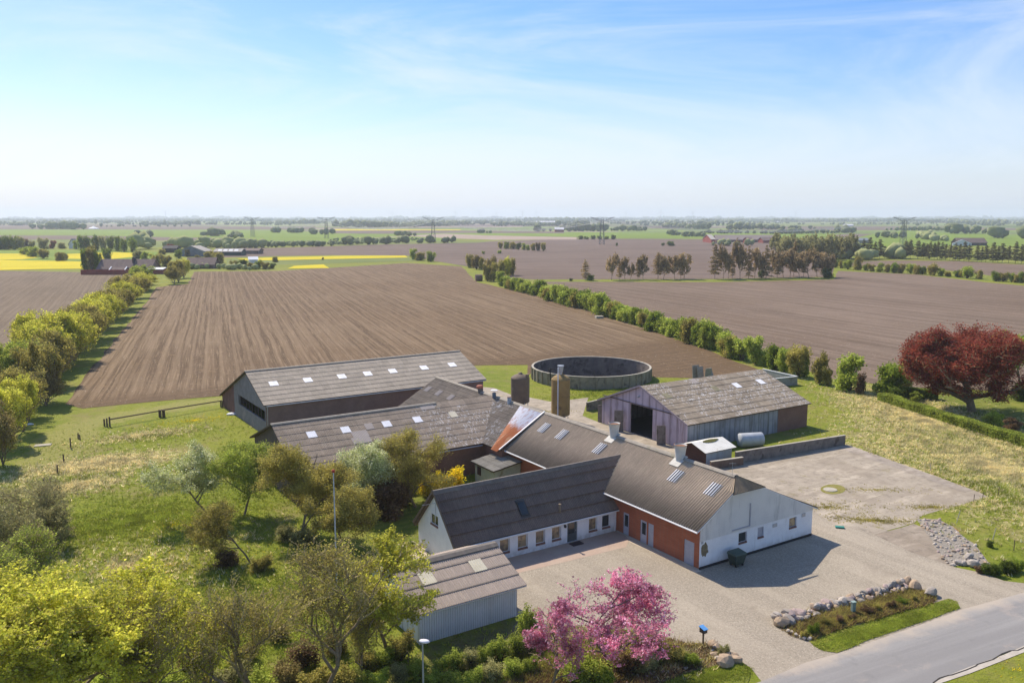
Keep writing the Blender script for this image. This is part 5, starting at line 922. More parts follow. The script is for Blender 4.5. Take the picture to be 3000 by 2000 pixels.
one('blossom_tree', 'M', 484, 1192, 1028, 195, 'leaning fruit tree with whitish green blossom on the meadow', 19, 17000, .10, 'blossom', jit=.02, kids=(7, 6, 5, 4), lean=(-.45, .1), start=.35, rz=0, minr=0.007, eo=(-.3, 0))
one('fruit_tree', 'M', 562, 1182, 1015, 165, 'bright green fruit tree in front of the stable gable', 20, 26000, .10, 'lime', jit=.025, kids=(8, 6, 5, 4), start=.3, minr=0.007)
one('fruit_tree', 'M', 575, 1292, 1150, 200, 'low olive fruit tree with leaning trunk below the green fruit tree', 21, 12000, .09, 'olive', jit=.025, kids=(7, 6, 5, 4), lean=(-.35, 0), rz=0, minr=0.007, eo=(-.25, 0))
one('pear_tree', 'M', 850, 1175, 1018, 155, 'whitish green blossoming tree against the long stable roof', 22, 28000, .10, 'blossom', jit=.035, kids=(8, 6, 5, 4), start=.15, minr=0.007, zc=.52, zr=.5)
one('hazel_tree', 'M', 955, 1165, 985, 190, 'tall olive brown twiggy tree against the long stable roof', 23, 34000, .09, 'olive', jit=.03, kids=(9, 6, 5, 4), start=.12, up=.3, minr=0.007, zc=.53, zr=.48)
one('magnolia_tree', 'M', 1400, 1530, 1322, 300, 'pink blossoming tree in front of the gravel yard', 24, 18000, .10, 'pink', jit=.012, minr=.005, kids=(9, 7, 5, 4), spread=1.1, start=.15, up=.12, lobes=30, bark=pm('bark_pinkish', (.22, .17, .14), (.14, .10, .08), 4), rz=.4, zc=.6, zr=.44)
one('magnolia_tree', 'M', 1265, 1585, 1380, 150, 'lower pink blossoming bush at the left of the pink tree', 25, 7500, .10, 'pink', jit=.014, minr=.005, kids=(8, 6, 5, 4), spread=1.1, start=.1, up=.12, lobes=10)
one('beech_tree', 'M', 2232, 945, 748, 246, 'large copper red tree with thick trunk on the neighbouring lawn', 26, 110000, .17, 'red', jit=0.03, minr=0.012, kids=(14, 8, 6, 5), spread=1.15, start=0.12, up=.18, r0=.05, flat=.5, zc=.60, zr=.42, rz=2.4, wob=.10)
one('green_tree', 'M', 2345, 905, 745, 130, 'bright green tree cut by the right edge behind the copper red tree', 27, 24000, .26, 'lime', jit=.03, kids=(9, 6, 5, 4), start=.15)
# ---- shrubs: lobed leaf masses
def bush_mesh(nm, seed, n, leaf, lmat, lobes=9, wide=.5, core=.35, flat=.35):
    rg = np.random.default_rng(seed); k = rg.uniform(-1, 1, (lobes, 3))*np.array([wide*.66, wide*.66, .36])+np.array([0, 0, .5]); rad = rg.uniform(.13, .30, lobes)
    i = rg.integers(0, lobes, n); d = rg.normal(size=(n, 3)); d /= np.linalg.norm(d, axis=1, keepdims=True); rr_ = rad[i]*(1-core*rg.uniform(size=n)**1.3)*(1+.22*np.sin(d[:, 0]*9+i)*np.cos(d[:, 2]*8)+rg.normal(size=n)*.10)
    C = k[i]+d*rr_[:, None]*np.array([1, 1, 1.0]); C[:, 2] = np.clip(C[:, 2], .02, None); m = C[:, 2].max(); C[:, 2] /= m; C[:, :2] *= 1/(np.abs(C[:, :2]).max()*2)
    cm = leaves_mesh(nm+'_crown', C, leaf, lmat, rg, flat); S = []
    for j in range(lobes):
        q = k[j].copy(); q[2] /= m; q[:2] *= .8; S.append(np.concatenate([[rg.normal()*.02, rg.normal()*.02, 0], q*.6, [.02, .012]])); S.append(np.concatenate([q*.6, q, [.012, .004]]))
    return segs_mesh(nm+'_stems', np.array(S), 5, BARKD), None, cm
BUSH = [bush_mesh('bush', 40+i, 4600, .046, LEAF['green'], 26, .5, .8) for i in range(8)]
FINE = [bush_mesh('fine_bush', 60+i, 5200, .036, LEAF['lime'], 34, .55, 1.0) for i in range(3)]
BIGB = [bush_mesh('leafy_bush', 80+i, 9000, .042, LEAF['deep'], 22, .55, .6) for i in range(2)]
def bush(lib, i, n_, x, yb, yt, wz, label, col=None, name='bush', cat='bush', group=None, sy=1, p=None, wk=1.0):
    p = zg(n_, x, yb) if p is None else p; h = max(.4, hz(*z(n_, x, yt), p)); w_ = wpx(wz/ZT[n_][2], p)
    return put(name, p, lib[i % len(lib)], label, cat, group, i*2.1 % 6.28, (w_*wk, w_*sy*wk, h), {'crown': LEAF[col]} if col else None, ('stem', 'x', 'crown'))
bush(BIGB, 0, 'M', 885, 1185, 1095, 115, 'dark green bush in the shade below the blossoming pear tree', 'dun', sy=.8)
bush(BIGB, 1, 'M', 820, 1190, 1130, 60, 'small dark bush at the corner of the shaded lawn', 'deep')
bush(FINE, 0, 'M', 1030, 1140, 1072, 92, 'golden yellow flowering bush behind the farmhouse ridge', 'gold', 'forsythia_bush'); bush(FINE, 1, 'M', 985, 1140, 1095, 50, 'small golden bush left of the golden flowering bush', 'gold', 'forsythia_bush')
bush(BIGB, 0, 'M', 1172, 1100, 1072, 52, 'round pale green shrub beside the pale lean-to shed', 'lime', 'round_shrub'); bush(FINE, 2, 'M', 925, 1160, 1100, 60, 'brownish shrub right of the dark shaded bush', 'dun')
bush(FINE, 1, 'M', 944, 1262, 1240, 26, 'small round dark shrub on the sandy strip by the white gable', 'deep', 'round_shrub')
bush(FINE, 0, 'M', 920, 1515, 1448, 78, 'yellow olive bush between the young yellow tree and the lamp', 'olive'); bush(FINE, 1, 'M', 1212, 1470, 1388, 52, 'light green bush between garage corner and pink tree', 'lime')
bush(FINE, 1, 'M', 1345, 1570, 1508, 110, 'mid green bush under the pink tree', 'lime'); bush(BIGB, 0, 'M', 1385, 1590, 1535, 60, 'darker green bush at the bottom edge below the pink tree', 'green')
for i, (x, yb, yt, wz, c) in enumerate(((1468, 1500, 1458, 60, 'olive'), (1512, 1510, 1470, 62, 'olive'), (1550, 1520, 1485, 50, 'olive'), (1480, 1535, 1500, 60, 'grey'), (1440, 1545, 1505, 50, 'dun'), (1585, 1525, 1500, 40, 'green'), (1660, 1505, 1482, 30, 'grey'))):
    bush(FINE, i, 'M', x, yb, yt, wz, nm_[i]+' low shrub right of the pink tree, counting towards the letterbox', c, 'low_shrub', 'shrub', 'low shrubs along the gravel edge', wk=1.4)
rgp = random.Random(5); cnt = 0
words = ['first', 'second', 'third', 'fourth', 'fifth', 'sixth', 'seventh', 'eighth', 'ninth', 'tenth', 'eleventh', 'twelfth', 'thirteenth', 'fourteenth', 'fifteenth', 'sixteenth', 'seventeenth', 'eighteenth', 'nineteenth', 'twentieth']
words += ['twenty '+k for k in words[:9]]+['thirtieth']+['thirty '+k for k in words[:9]]+['fortieth']+['forty '+k for k in words[:9]]+['fiftieth']+['fifty '+k for k in words[:9]]+['sixtieth']+['sixty '+k for k in words[:9]]
for (x, y, wz, hh) in ((1010, 1545, 50, 38), (1045, 1535, 52, 42), (1080, 1532, 52, 45), (1115, 1522, 55, 48), (1150, 1512, 55, 50), (1185, 1505, 55, 52), (1215, 1498, 50, 50), (1000, 1575, 55, 35), (1040, 1580, 60, 40), (1085, 1572, 60, 40), (1130, 1560, 60, 42), (1175, 1550, 60, 40), (1215, 1540, 50, 35), (960, 1560, 60, 45), (915, 1565, 60, 42), (870, 1575, 60, 40), (820, 1580, 60, 45)):
    bush(FINE, cnt, 'M', x, y, y-hh, wz, words[cnt]+' light green rambling shrub in the bank between street lamp and pink tree', ('lime', 'lime', 'grey', 'lime')[cnt % 4], 'bank_shrub', 'shrub', 'rambling shrubs on the roadside bank'); cnt += 1
for i, (x, yb, yt, wz, c) in enumerate(((1105, 1425, 1400, 40, 'deep'), (1140, 1412, 1392, 36, 'deep'), (1170, 1405, 1388, 30, 'deep'), (1050, 1440, 1415, 36, 'grey'))):
    bush(FINE, i+1, 'M', x, yb, yt, wz, words[i]+' small dark shrub at the foot of the garage wall from '+('the middle' if i < 3 else 'the left'), c, 'wall_shrub', 'shrub', 'small shrubs under the garage wall')
# left edge thicket
for i, (n_, x, yb, yt, wz, c, lb) in enumerate((('M', 75, 1225, 1100, 150, 'grey', 'twiggy grey green shrub at the left end of the post row'), ('M', 25, 1290, 1165, 120, 'grey', 'tall twiggy shrub cut by the left edge below the track'), ('M', 65, 1350, 1210, 150, 'lime', 'broad green shrub at the left edge above the corner tree'), ('M', 10, 1420, 1260, 130, 'lime', 'green shrub cut by the left edge'), ('M', 120, 1260, 1165, 90, 'grey', 'small twiggy shrub beside the meadow'))):
    one('thicket_shrub', n_, x, yb, yt, wz, lb, 120+i, 9000, .09, c, cat='shrub', multi=5, kids=(6, 5, 4, 3), start=.05, up=.4, jit=.03, group='twiggy shrubs at the left edge')
for i, (x, y, wz, hh, c) in enumerate(((330, 1600, 90, 60, 'olive'), (400, 1610, 90, 70, 'lime'), (460, 1600, 80, 60, 'olive'), (530, 1590, 100, 70, 'grey'), (590, 1600, 90, 60, 'lime'), (660, 1590, 90, 75, 'brown'), (720, 1600, 90, 70, 'olive'), (790, 1590, 80, 60, 'olive'), (840, 1545, 70, 55, 'olive'), (880, 1530, 70, 45, 'lime'), (700, 1530, 80, 60, 'dun'), (770, 1500, 70, 50, 'brown'), (560, 1520, 70, 45, 'olive'), (640, 1470, 60, 40, 'brown'), (520, 1300, 70, 40, 'dun'), (600, 1310, 60, 35, 'olive'), (840, 1430, 60, 40, 'brown'), (70, 1480, 120, 90, 'olive'), (20, 1520, 120, 90, 'grey'), (260, 1590, 90, 60, 'lime'), (500, 1440, 60, 35, 'olive'), (440, 1530, 70, 40, 'brown'), (700, 1250, 70, 40, 'grey'), (655, 1240, 60, 35, 'grey'))):
    bush(FINE, i, 'M', x, y, y-hh, wz, words[i]+' undergrowth bush among the foreground trees, listed from the bottom left', c, 'undergrowth_bush', 'bush', 'undergrowth among the foreground trees')
one('budding_tree', 'M', 830, 1560, 1340, 110, 'small olive twiggy tree left of the yellow leafed young tree', 33, 6000, .085, 'olive', minr=.007, kids=(7, 5, 5, 4, 3), levels=5, up=.5, start=.2)
# ---- left windbreak
def lib_tree(nm, seeds, n_leaf, leaf, lmat, **kw): return [tree_meshes(nm, s, 1, 1, n_leaf, leaf, LEAF[lmat], minr=.0012, **kw) for s in seeds]
WIND = lib_tree('windbreak', (201, 202, 203, 204), 20000, .021, 'yellow', multi=4, kids=(7, 5, 4, 3), start=.08, up=.35, jit=.024, lobes=12)
wl = (('R1', 1320, 795, 620, 175, 'lime'), ('R1', 1255, 860, 700, 200, 'yellow'), ('R1', 1165, 955, 715, 190, 'olive'), ('R1', 1095, 1040, 780, 215, 'yellow'), ('R1', 1010, 1125, 850, 210, 'olive'), ('R1', 920, 1220, 880, 235, 'yellow'), ('R1', 820, 1320, 930, 235, 'yellow'), ('R1', 720, 1425, 1010, 270, 'olive'), ('R1', 610, 1540, 1060, 290, 'yellow'), ('R1', 430, 1560, 1050, 330, 'yellow'), ('R1', 280, 1660, 1190, 330, 'yellow'), ('R1', 480, 1720, 1240, 300, 'olive'), ('R1', 130, 1780, 1340, 260, 'lime'), ('R1', 360, 1880, 1340, 320, 'olive'), ('R6', 430, 590, 280, 240, 'brown'), ('R6', 250, 700, 230, 330, 'olive'), ('R6', 215, 830, 330, 220, 'yellow'), ('R6', 60, 960, 440, 280, 'yellow'), ('R6', -60, 1150, 560, 300, 'brown'), ('R6', 30, 1130, 650, 220, 'olive'))
wl2 = []
for q0, q1 in zip(wl, wl[1:]):
    wl2.append(q0)
    if q0[0] == q1[0] == 'R1' and q0[1] > q1[1]: wl2.append((q0[0], (q0[1]+q1[1])/2+18, (q0[2]+q1[2])/2+12, (q0[3]+q1[3])/2+28, (q0[4]+q1[4])*.52, q1[5]))
for i, (n_, x, yb, yt, wz, c) in enumerate(wl2+[wl[-1]]):
    p = zg(n_, x, yb); h = hz(*z(n_, x, yt), p); w_ = wpx(wz/3.136, p)
    put('windbreak_tree', p, WIND[i % 4], words[i]+' tree of the left windbreak, counted from its far end', 'tree', 'windbreak trees along the left field edge', i*1.7, (w_*1.35, w_*1.35, h*1.05), {'crown': LEAF[c]})
for i, (x, yb, yt, wz, c) in enumerate(((1600, 790, 620, 150, 'olive'), (1640, 770, 560, 170, 'olive'), (1690, 735, 555, 130, 'yellow'))):
    p = zg('R1', x, yb); put('windbreak_tree', p, WIND[(i+1) % 4], words[i]+' tree from the camera in the short clump beyond the field gap', 'tree', 'clump of trees beyond the windbreak gap', i*1.1, (wpx(wz/3.136, p),)*2+(hz(*z('R1', x, yt), p),), {'crown': LEAF[c]})
# ---- right hedgerow
hr = [('R3', 520, 790, 665, 75), ('R3', 600, 830, 710, 95), ('R3', 670, 850, 730, 90), ('R3', 745, 870, 755, 90), ('R3', 870, 895, 745, 120), ('R3', 960, 935, 815, 110), ('R3', 1045, 955, 785, 120), ('R3', 1120, 975, 840, 110), ('R3', 1190, 1000, 820, 120), ('R3', 1290, 1015, 825, 130), ('R3', 1390, 1050, 860, 130), ('R3', 1480, 1085, 885, 140), ('R3', 1570, 1105, 945, 120), ('R3', 1640, 1125, 960, 110), ('R3', 1715, 1145, 1005, 120), ('R3', 1820, 1180, 1008, 100), ('R3', 1930, 1220, 1030, 150), ('R3', 2060, 1250, 1100, 130), ('R3', 2170, 1290, 1105, 130), ('R3', 2270, 1330, 1085, 150), ('R4', 170, 1360, 1120, 130), ('R4', 240, 1380, 1080, 150), ('R4', 330, 1395, 1195, 140), ('R4', 440, 1460, 1265, 150), ('R4', 540, 1490, 1255, 150), ('R4', 670, 1525, 1260, 170), ('R4', 780, 1545, 1400, 110), ('R4', 850, 1570, 1330, 150), ('R4', 935, 1600, 1370, 150), ('R4', 1060, 1640, 1340, 190), ('Q2', 175, 480, 290, 110), ('Q2', 310, 545, 240, 140), ('Q2', 385, 560, 380, 90), ('Q2', 590, 605, 258, 290), ('Q2', 930, 655, 310, 280), ('Q2', 1090, 610, 325, 180)]
hr2 = []
for k_, (q0, q1) in enumerate(zip(hr, hr[1:])):
    hr2.append(q0+(1,))
    if q0[0] == q1[0] and q0[0] != 'Q2' and (k_ < 24): hr2.append((q0[0], (q0[1]+q1[1])/2, (q0[2]+q1[2])/2, (q0[3]+q1[3])/2+(12, 25, -8, 18)[k_ % 4], (q0[4]+q1[4])*.5, 1))
hr2.append(hr[-1]+(1,)); i0_ = len(hr2)-len(hr)
for i, (n_, x, yb, yt, wz, _w) in enumerate(hr2):
    bush(BUSH, i, n_, x, yb, yt, wz*1.08, words[i]+' bush of the right hedgerow, counted from its far end', ('lime', 'green', 'lime', 'olive', 'green', 'lime', 'lime')[i % 7] if i-i0_ not in (31, 32, 35) else ('grey' if i-i0_ == 35 else 'olive'), 'hedgerow_bush', 'bush', 'hedgerow bushes along the right field edge', .9, wk=1.45 if i-i0_ < 28 else 1.1)
# ---- conifers
def conifer_mesh(nm, seed, n_w=24, needles=5200, leaf=.026, mat='conifer', bare=.10, shape=.5):
    rg = np.random.default_rng(seed); S = [np.concatenate([[0, 0, k*.1], [rg.normal()*.004, rg.normal()*.004, k*.1+.1], [.016*(1-k*.095), .016*(1-(k+1)*.095)]]) for k in range(10)]; B = []
    for k in range(n_w):
        zz = bare+(1-bare)*(k+rg.uniform(0, .8))/n_w; L0 = (.5*(1-(zz-bare)/(1-bare))**shape*(1 if zz > .25 else .7)+.02)*rg.uniform(.65, 1.1)
        for j in range(6):
            if rg.uniform() < .12: continue
            t_ = rg.uniform(0, 6.28); ln = L0*rg.uniform(.6, 1.1); e = np.array([math.cos(t_), math.sin(t_), -.12-.1*rg.uniform()]); p0 = np.array([0, 0, zz]); p1 = p0+e*ln*np.array([1, 1, .35]); B.append(np.concatenate([p0, p1, [.004, .0015]]))
    B = np.array(B); wt = np.linalg.norm(B[:, 3:6]-B[:, :3], axis=1); i = rg.choice(len(B), needles, p=wt/wt.sum()); f = rg.uniform(.15, 1.05, (needles, 1)); C = B[i, :3]*(1-f)+B[i, 3:6]*f+rg.normal(size=(needles, 3))*np.array([.03, .03, .008])
    return segs_mesh(nm+'_trunk', np.array(S), 6, BARKD), segs_mesh(nm+'_branches', B, 3, BARKG), leaves_mesh(nm+'_crown', C, leaf, LEAF[mat], rg, .5, 1.8)
AIRY = lib_tree('airy', (221, 222, 223), 3600, .045, 'grey', multi=1, kids=(9, 6, 4, 3), start=.2, up=.55, jit=.03, levels=3)
CON = [conifer_mesh('conifer', 300+i, shape=(.5, .7, .4, .6, .5)[i], bare=(.08, .14, .2, .1, .16)[i]) for i in range(5)]
def conif(n_, x, yb, yt, wz, label, col=None, group='brown conifers in the row beyond the fields', i=0):
    p = zg(n_, x, yb); lf = i % 5 in (1, 3, 4) and not col; return put('conifer_tree', p, AIRY[i % 3] if lf else CON[(i*3+i//4) % 5], label, 'conifer', group, i*1.9, (wpx(wz*(1.15 if lf else 1)/3.136, p),)*2+(hz(*z(n_, x, yt), p),), {'crown': LEAF[col or 'conifer']})
cl = [('R3', 1300, 755, 562, 120), ('R3', 1540, 755, 512, 120), ('R3', 1612, 750, 575, 85), ('R3', 1665, 750, 540, 95), ('R3', 1712, 750, 600, 80), ('R3', 1785, 750, 545, 90), ('R3', 1832, 750, 520, 110), ('R3', 1968, 747, 500, 150), ('R3', 2018, 747, 518, 130), ('R3', 2122, 745, 528, 110), ('R3', 2178, 743, 560, 80), ('R3', 2206, 742, 500, 150), ('R4', 295, 745, 420, 150), ('R4', 372, 742, 432, 110), ('R4', 420, 740, 500, 80), ('R4', 455, 738, 480, 90), ('R4', 527, 740, 395, 130), ('R4', 605, 740, 440, 120), ('R4', 660, 738, 460, 110), ('R4', 712, 736, 480, 100), ('R4', 765, 740, 430, 150), ('R4', 815, 730, 480, 90), ('R4', 868, 736, 465, 120), ('R4', 925, 730, 480, 120), ('R4', 985, 728, 470, 120), ('R4', 1020, 722, 380, 110), ('R4', 1073, 734, 490, 130), ('R4', 1110, 728, 500, 90), ('R4', 1158, 732, 470, 170), ('R4', 1235, 728, 490, 140), ('R4', 1300, 726, 500, 130), ('R4', 1345, 730, 520, 90)]
for i, (n_, x, yb, yt, wz) in enumerate(cl): conif(n_, x, yb, yt, wz, (words[i] if i else 'solitary first')+' brown conifer of the row beyond the right field, counted from its left end', None, i=i)
bush(BUSH, 1, 'R3', 1355, 760, 700, 90, 'green bush beside the solitary brown conifer', 'green'); bush(BUSH, 2, 'R3', 1170, 762, 735, 45, 'small low bush left of the solitary conifer', 'deep'); bush(BUSH, 3, 'R4', 1325, 735, 640, 110, 'dark bush at the right foot of the conifer row', 'deep'); bush(BUSH, 4, 'R4', 725, 735, 660, 70, 'dark green bush among the conifer trunks', 'deep')
for i, (x, yb, yt, wz) in enumerate(((405, 555, 375, 110), (460, 560, 358, 130), (510, 558, 400, 90), (555, 558, 378, 110), (600, 552, 440, 80), (740, 552, 430, 90), (795, 558, 395, 110), (835, 556, 385, 100), (905, 560, 390, 130), (955, 562, 410, 100), (985, 562, 420, 70), (1015, 566, 400, 90), (1055, 566, 410, 90), (1085, 568, 400, 80), (1125, 570, 405, 90), (1160, 572, 420, 80), (1200, 575, 430, 90), (1250, 578, 410, 90), (1290, 578, 420, 80), (1330, 582, 400, 110), (1375, 582, 420, 90), (1450, 586, 430, 90), (1490, 588, 450, 80), (1530, 588, 430, 90), (1595, 592, 405, 120), (1640, 592, 440, 80), (1680, 595, 415, 110), (1740, 598, 440, 90), (1800, 602, 402, 110), (1860, 604, 425, 100), (1920, 606, 420, 100))):
    conif('R5', x, yb, yt, wz, words[i]+' dark conifer of the far right shelterbelt, counted from its left end', 'darkfir', 'dark conifers of the far right shelterbelt', i)
for i, (x, yb, yt, wz) in enumerate([(860+k*46, 560+(k % 3)*8, 330+(k*37 % 50)-10, 105) for k in range(16)]):
    p = zg('R4', x, yb); put('bare_grove_tree', p, AIRY[i % 3], words[i]+' grey brown leafless tree of the grove behind the conifer row, from its left', 'tree', 'grey leafless grove behind the conifers', i*1.3, (wpx(wz*1.3/3.136, p),)*2+(hz(*z('R4', x, yt), p),), {'crown': LEAF['grey']})
# ---- far hedge on the right with gaps
fh = [(150, 640, 560, 70), (205, 645, 572, 60), (262, 655, 562, 90), (355, 662, 530, 90), (425, 668, 595, 60), (480, 675, 600, 70), (560, 680, 590, 80), (620, 684, 595, 70), (690, 688, 585, 90), (755, 690, 600, 80), (840, 692, 598, 90), (890, 700, 612, 70), (950, 702, 620, 80), (1050, 712, 595, 110), (1120, 715, 640, 80), (1180, 722, 665, 70), (1270, 728, 655, 80), (1310, 732, 670, 50), (1360, 738, 622, 110), (1470, 745, 660, 75), (1625, 765, 665, 90), (1690, 768, 675, 90), (1770, 772, 685, 80), (1820, 778, 690, 70), (1870, 780, 670, 90), (1930, 785, 680, 90)]
for i, (x, yb, yt, wz) in enumerate(fh): bush(BUSH, i+2, 'R5', x, yb, yt, wz, words[i]+' small tree of the gappy far hedge, counted from its left end', ('green', 'olive', 'lime', 'olive')[i % 4], 'hedge_tree', 'tree', 'small trees of the gappy far hedge')
# ---- mid distance clumps left and centre
mc_ = [('R2', 1915, 565, 460, 100, 'lime'), ('R2', 1985, 575, 485, 120, 'olive'), ('R2', 2080, 585, 480, 110, 'lime'), ('R3', 240, 640, 510, 90, 'olive'), ('R3', 300, 655, 520, 100, 'brown'), ('R3', 350, 660, 540, 80, 'olive'), ('R3', 430, 700, 520, 130, 'brown'), ('R3', 400, 765, 590, 80, 'olive'), ('R3', 460, 765, 580, 110, 'olive'), ('R3', 520, 720, 545, 100, 'olive'), ('R3', 580, 715, 530, 100, 'yellow'), ('R3', 630, 710, 545, 80, 'olive'),
       ('R3', 520, 465, 400, 60, 'olive'), ('R3', 575, 468, 400, 70, 'green'), ('R3', 640, 470, 398, 80, 'olive'), ('R3', 690, 475, 405, 60, 'deep'), ('R3', 735, 478, 410, 55, 'lime'), ('R3', 775, 480, 420, 50, 'lime'), ('R3', 820, 483, 410, 60, 'olive'), ('R3', 865, 485, 405, 60, 'brown'), ('R3', 915, 488, 405, 60, 'olive'),
       ('R3', 1260, 380, 345, 60, 'deep'), ('R3', 1310, 380, 350, 60, 'green'), ('R3', 1370, 380, 340, 60, 'deep'), ('R3', 1430, 380, 345, 60, 'deep'), ('R3', 1500, 380, 345, 60, 'green'), ('R3', 1560, 380, 335, 60, 'deep'), ('R3', 2085, 440, 395, 80, 'deep'), ('R3', 2015, 440, 410, 35, 'deep'), ('R3', 1590, 440, 410, 25, 'deep'), ('R3', 510, 510, 475, 50, 'lime'), ('R3', 365, 515, 485, 35, 'lime')]
for i, (n_, x, yb, yt, wz, c) in enumerate(mc_): bush(BUSH, i, n_, x, yb, yt, wz, words[i]+' tree of the scattered clumps beyond the ploughed fields, from left to right', c, 'clump_tree', 'tree', 'scattered clumps beyond the ploughed fields')
lt = [('R1', 20, 475, 335, 110, 'deep'), ('R1', 80, 475, 340, 110, 'deep'), ('R1', 140, 475, 340, 90, 'green'), ('R1', 190, 475, 350, 80, 'grey'), ('R1', 245, 470, 375, 90, 'dun'), ('R1', 295, 470, 390, 60, 'grey'), ('R1', 405, 470, 355, 100, 'grey'), ('R1', 485, 465, 385, 70, 'red'), ('R1', 560, 465, 400, 90, 'grey'), ('R1', 230, 520, 445, 110, 'lime'), ('R1', 310, 540, 440, 110, 'lime'), ('R1', 400, 558, 465, 95, 'olive'), ('R1', 550, 578, 495, 100, 'olive'), ('R1', 610, 570, 500, 40, 'olive'),
      ('R1', 700, 470, 375, 60, 'lime'), ('R1', 745, 480, 335, 70, 'green'), ('R1', 810, 480, 330, 90, 'deep'), ('R1', 880, 484, 330, 80, 'deep'), ('R1', 945, 484, 340, 80, 'grey'), ('R1', 1020, 488, 345, 80, 'deep'), ('R1', 1085, 490, 345, 70, 'green'), ('R1', 1140, 495, 360, 80, 'green'), ('R1', 1215, 498, 350, 80, 'green'), ('R1', 785, 690, 455, 90, 'green'), ('R1', 850, 690, 400, 110, 'olive'), ('R1', 905, 690, 470, 80, 'green'), ('R1', 985, 575, 455, 90, 'green'), ('R1', 1270, 570, 480, 100, 'grey'), ('R1', 1340, 600, 490, 110, 'lime'), ('R1', 1440, 620, 500, 120, 'olive'), ('R1', 1530, 640, 510, 110, 'olive'), ('R1', 1555, 480, 420, 90, 'red'), ('R1', 1480, 520, 460, 90, 'olive'), ('R1', 1640, 555, 465, 80, 'green'),
      ('R1', 1600, 445, 392, 80, 'lime'), ('R1', 1700, 445, 395, 90, 'lime'), ('R1', 1720, 540, 470, 60, 'darkfir'), ('R1', 1820, 560, 520, 60, 'olive'), ('R1', 1920, 580, 480, 110, 'olive'), ('R1', 2010, 600, 490, 130, 'olive')]
for i, (n_, x, yb, yt, wz, c) in enumerate(lt): bush(BUSH, i+1, n_, x, yb, yt, wz, words[i]+' tree in the farmstead groves on the far left, from left to right', c, 'grove_tree', 'tree', 'trees of the far left farmsteads')
lt = [('R2', 270, 640, 570, 90), ('R2', 350, 650, 560, 100), ('R2', 420, 655, 590, 80), ('R2', 490, 650, 565, 90), ('R2', 560, 655, 580, 90), ('R2', 620, 650, 595, 80), ('R2', 640, 590, 530, 80), ('R2', 480, 450, 420, 60), ('R2', 1085, 568, 542, 25), ('R2', 60, 350, 312, 60), ('R2', 110, 350, 315, 50), ('R2', 290, 390, 340, 50)]
for i, (n_, x, yb, yt, wz) in enumerate(lt): bush(BUSH, i+3, n_, x, yb, yt, wz, words[i]+' bush around the low farm sheds beyond the central field, from left to right', ('olive', 'deep', 'olive', 'green')[i % 4], 'farm_bush', 'bush', 'bushes by the low farm sheds')
# ---- clipped hedges on the right
def clipped(name, pts, h, wd, label, n, seed, top='lime'):
    rg = np.random.default_rng(seed); rt = empty(name, pts[0], label, 'hedge'); C = []; ln = [(q-p).length for p, q in zip(pts, pts[1:])]; tot = sum(ln); b = MB()
    for (p, q), l_ in zip(zip(pts, pts[1:]), ln):
        d = (q-p).normalized(); nr = Vector((-d.y, d.x, 0)); m = int(n*l_/tot); u = rg.uniform(0, l_, m); f = rg.uniform(0, 1, m); s_ = rg.choice([-1, 1], m); topm = f < .45
        off = np.where(topm, rg.uniform(-wd/2, wd/2, m), s_*wd/2*(1+.08*np.sin(u*1.7)))+rg.normal(size=m)*.05; zz = np.where(topm, h+.08*np.sin(u*.9+seed)+rg.normal(size=m)*.05, rg.uniform(.02, h, m))
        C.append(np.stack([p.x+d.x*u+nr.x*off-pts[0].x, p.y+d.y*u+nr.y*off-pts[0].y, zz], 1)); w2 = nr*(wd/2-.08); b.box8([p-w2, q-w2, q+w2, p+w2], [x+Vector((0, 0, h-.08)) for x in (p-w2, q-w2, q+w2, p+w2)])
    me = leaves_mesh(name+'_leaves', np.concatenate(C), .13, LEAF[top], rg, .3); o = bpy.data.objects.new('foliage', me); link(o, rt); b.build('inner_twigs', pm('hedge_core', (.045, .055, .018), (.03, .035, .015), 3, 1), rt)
clipped('clipped_hedge', [zg('Q2', x, y) for x, y in ((885, 700), (1150, 790), (1500, 905), (1900, 1030), (2195, 1115), (2700, 1300))], 1.35, 1.5, 'long clipped hedge along the right meadow below the copper red tree', 42000, 5)
clipped('clipped_hedge', [zg('Q2', x, y) for x, y in ((1060, 672), (1230, 680), (1400, 690))], 1.6, 1.4, 'short dark hedge left behind the copper red tree', 7000, 6, 'green')
bush(BIGB, 1, 'Q2', 1195, 715, 615, 120, 'pale lime shrub at the left of the copper red tree', 'lime'); bush(BIGB, 0, 'Q2', 1910, 925, 795, 185, 'rounded light green shrub beside the clipped hedge', 'lime', 'round_shrub'); bush(BIGB, 1, 'Q2', 2080, 985, 860, 170, 'dark purple brown shrub at the right edge behind the clipped hedge', 'dun'); bush(BIGB, 0, 'Q2', 2150, 700, 520, 150, 'dark green shrub cut by the right edge under the red crown', 'deep')
bush(BUSH, 1, 'Q2', 700, 640, 420, 110, 'bare brown shrub between the two rounded hedgerow bushes', 'dun'); bush(BUSH, 2, 'Q2', 1030, 690, 570, 160, 'dark low bush at the start of the clipped hedge', 'deep')
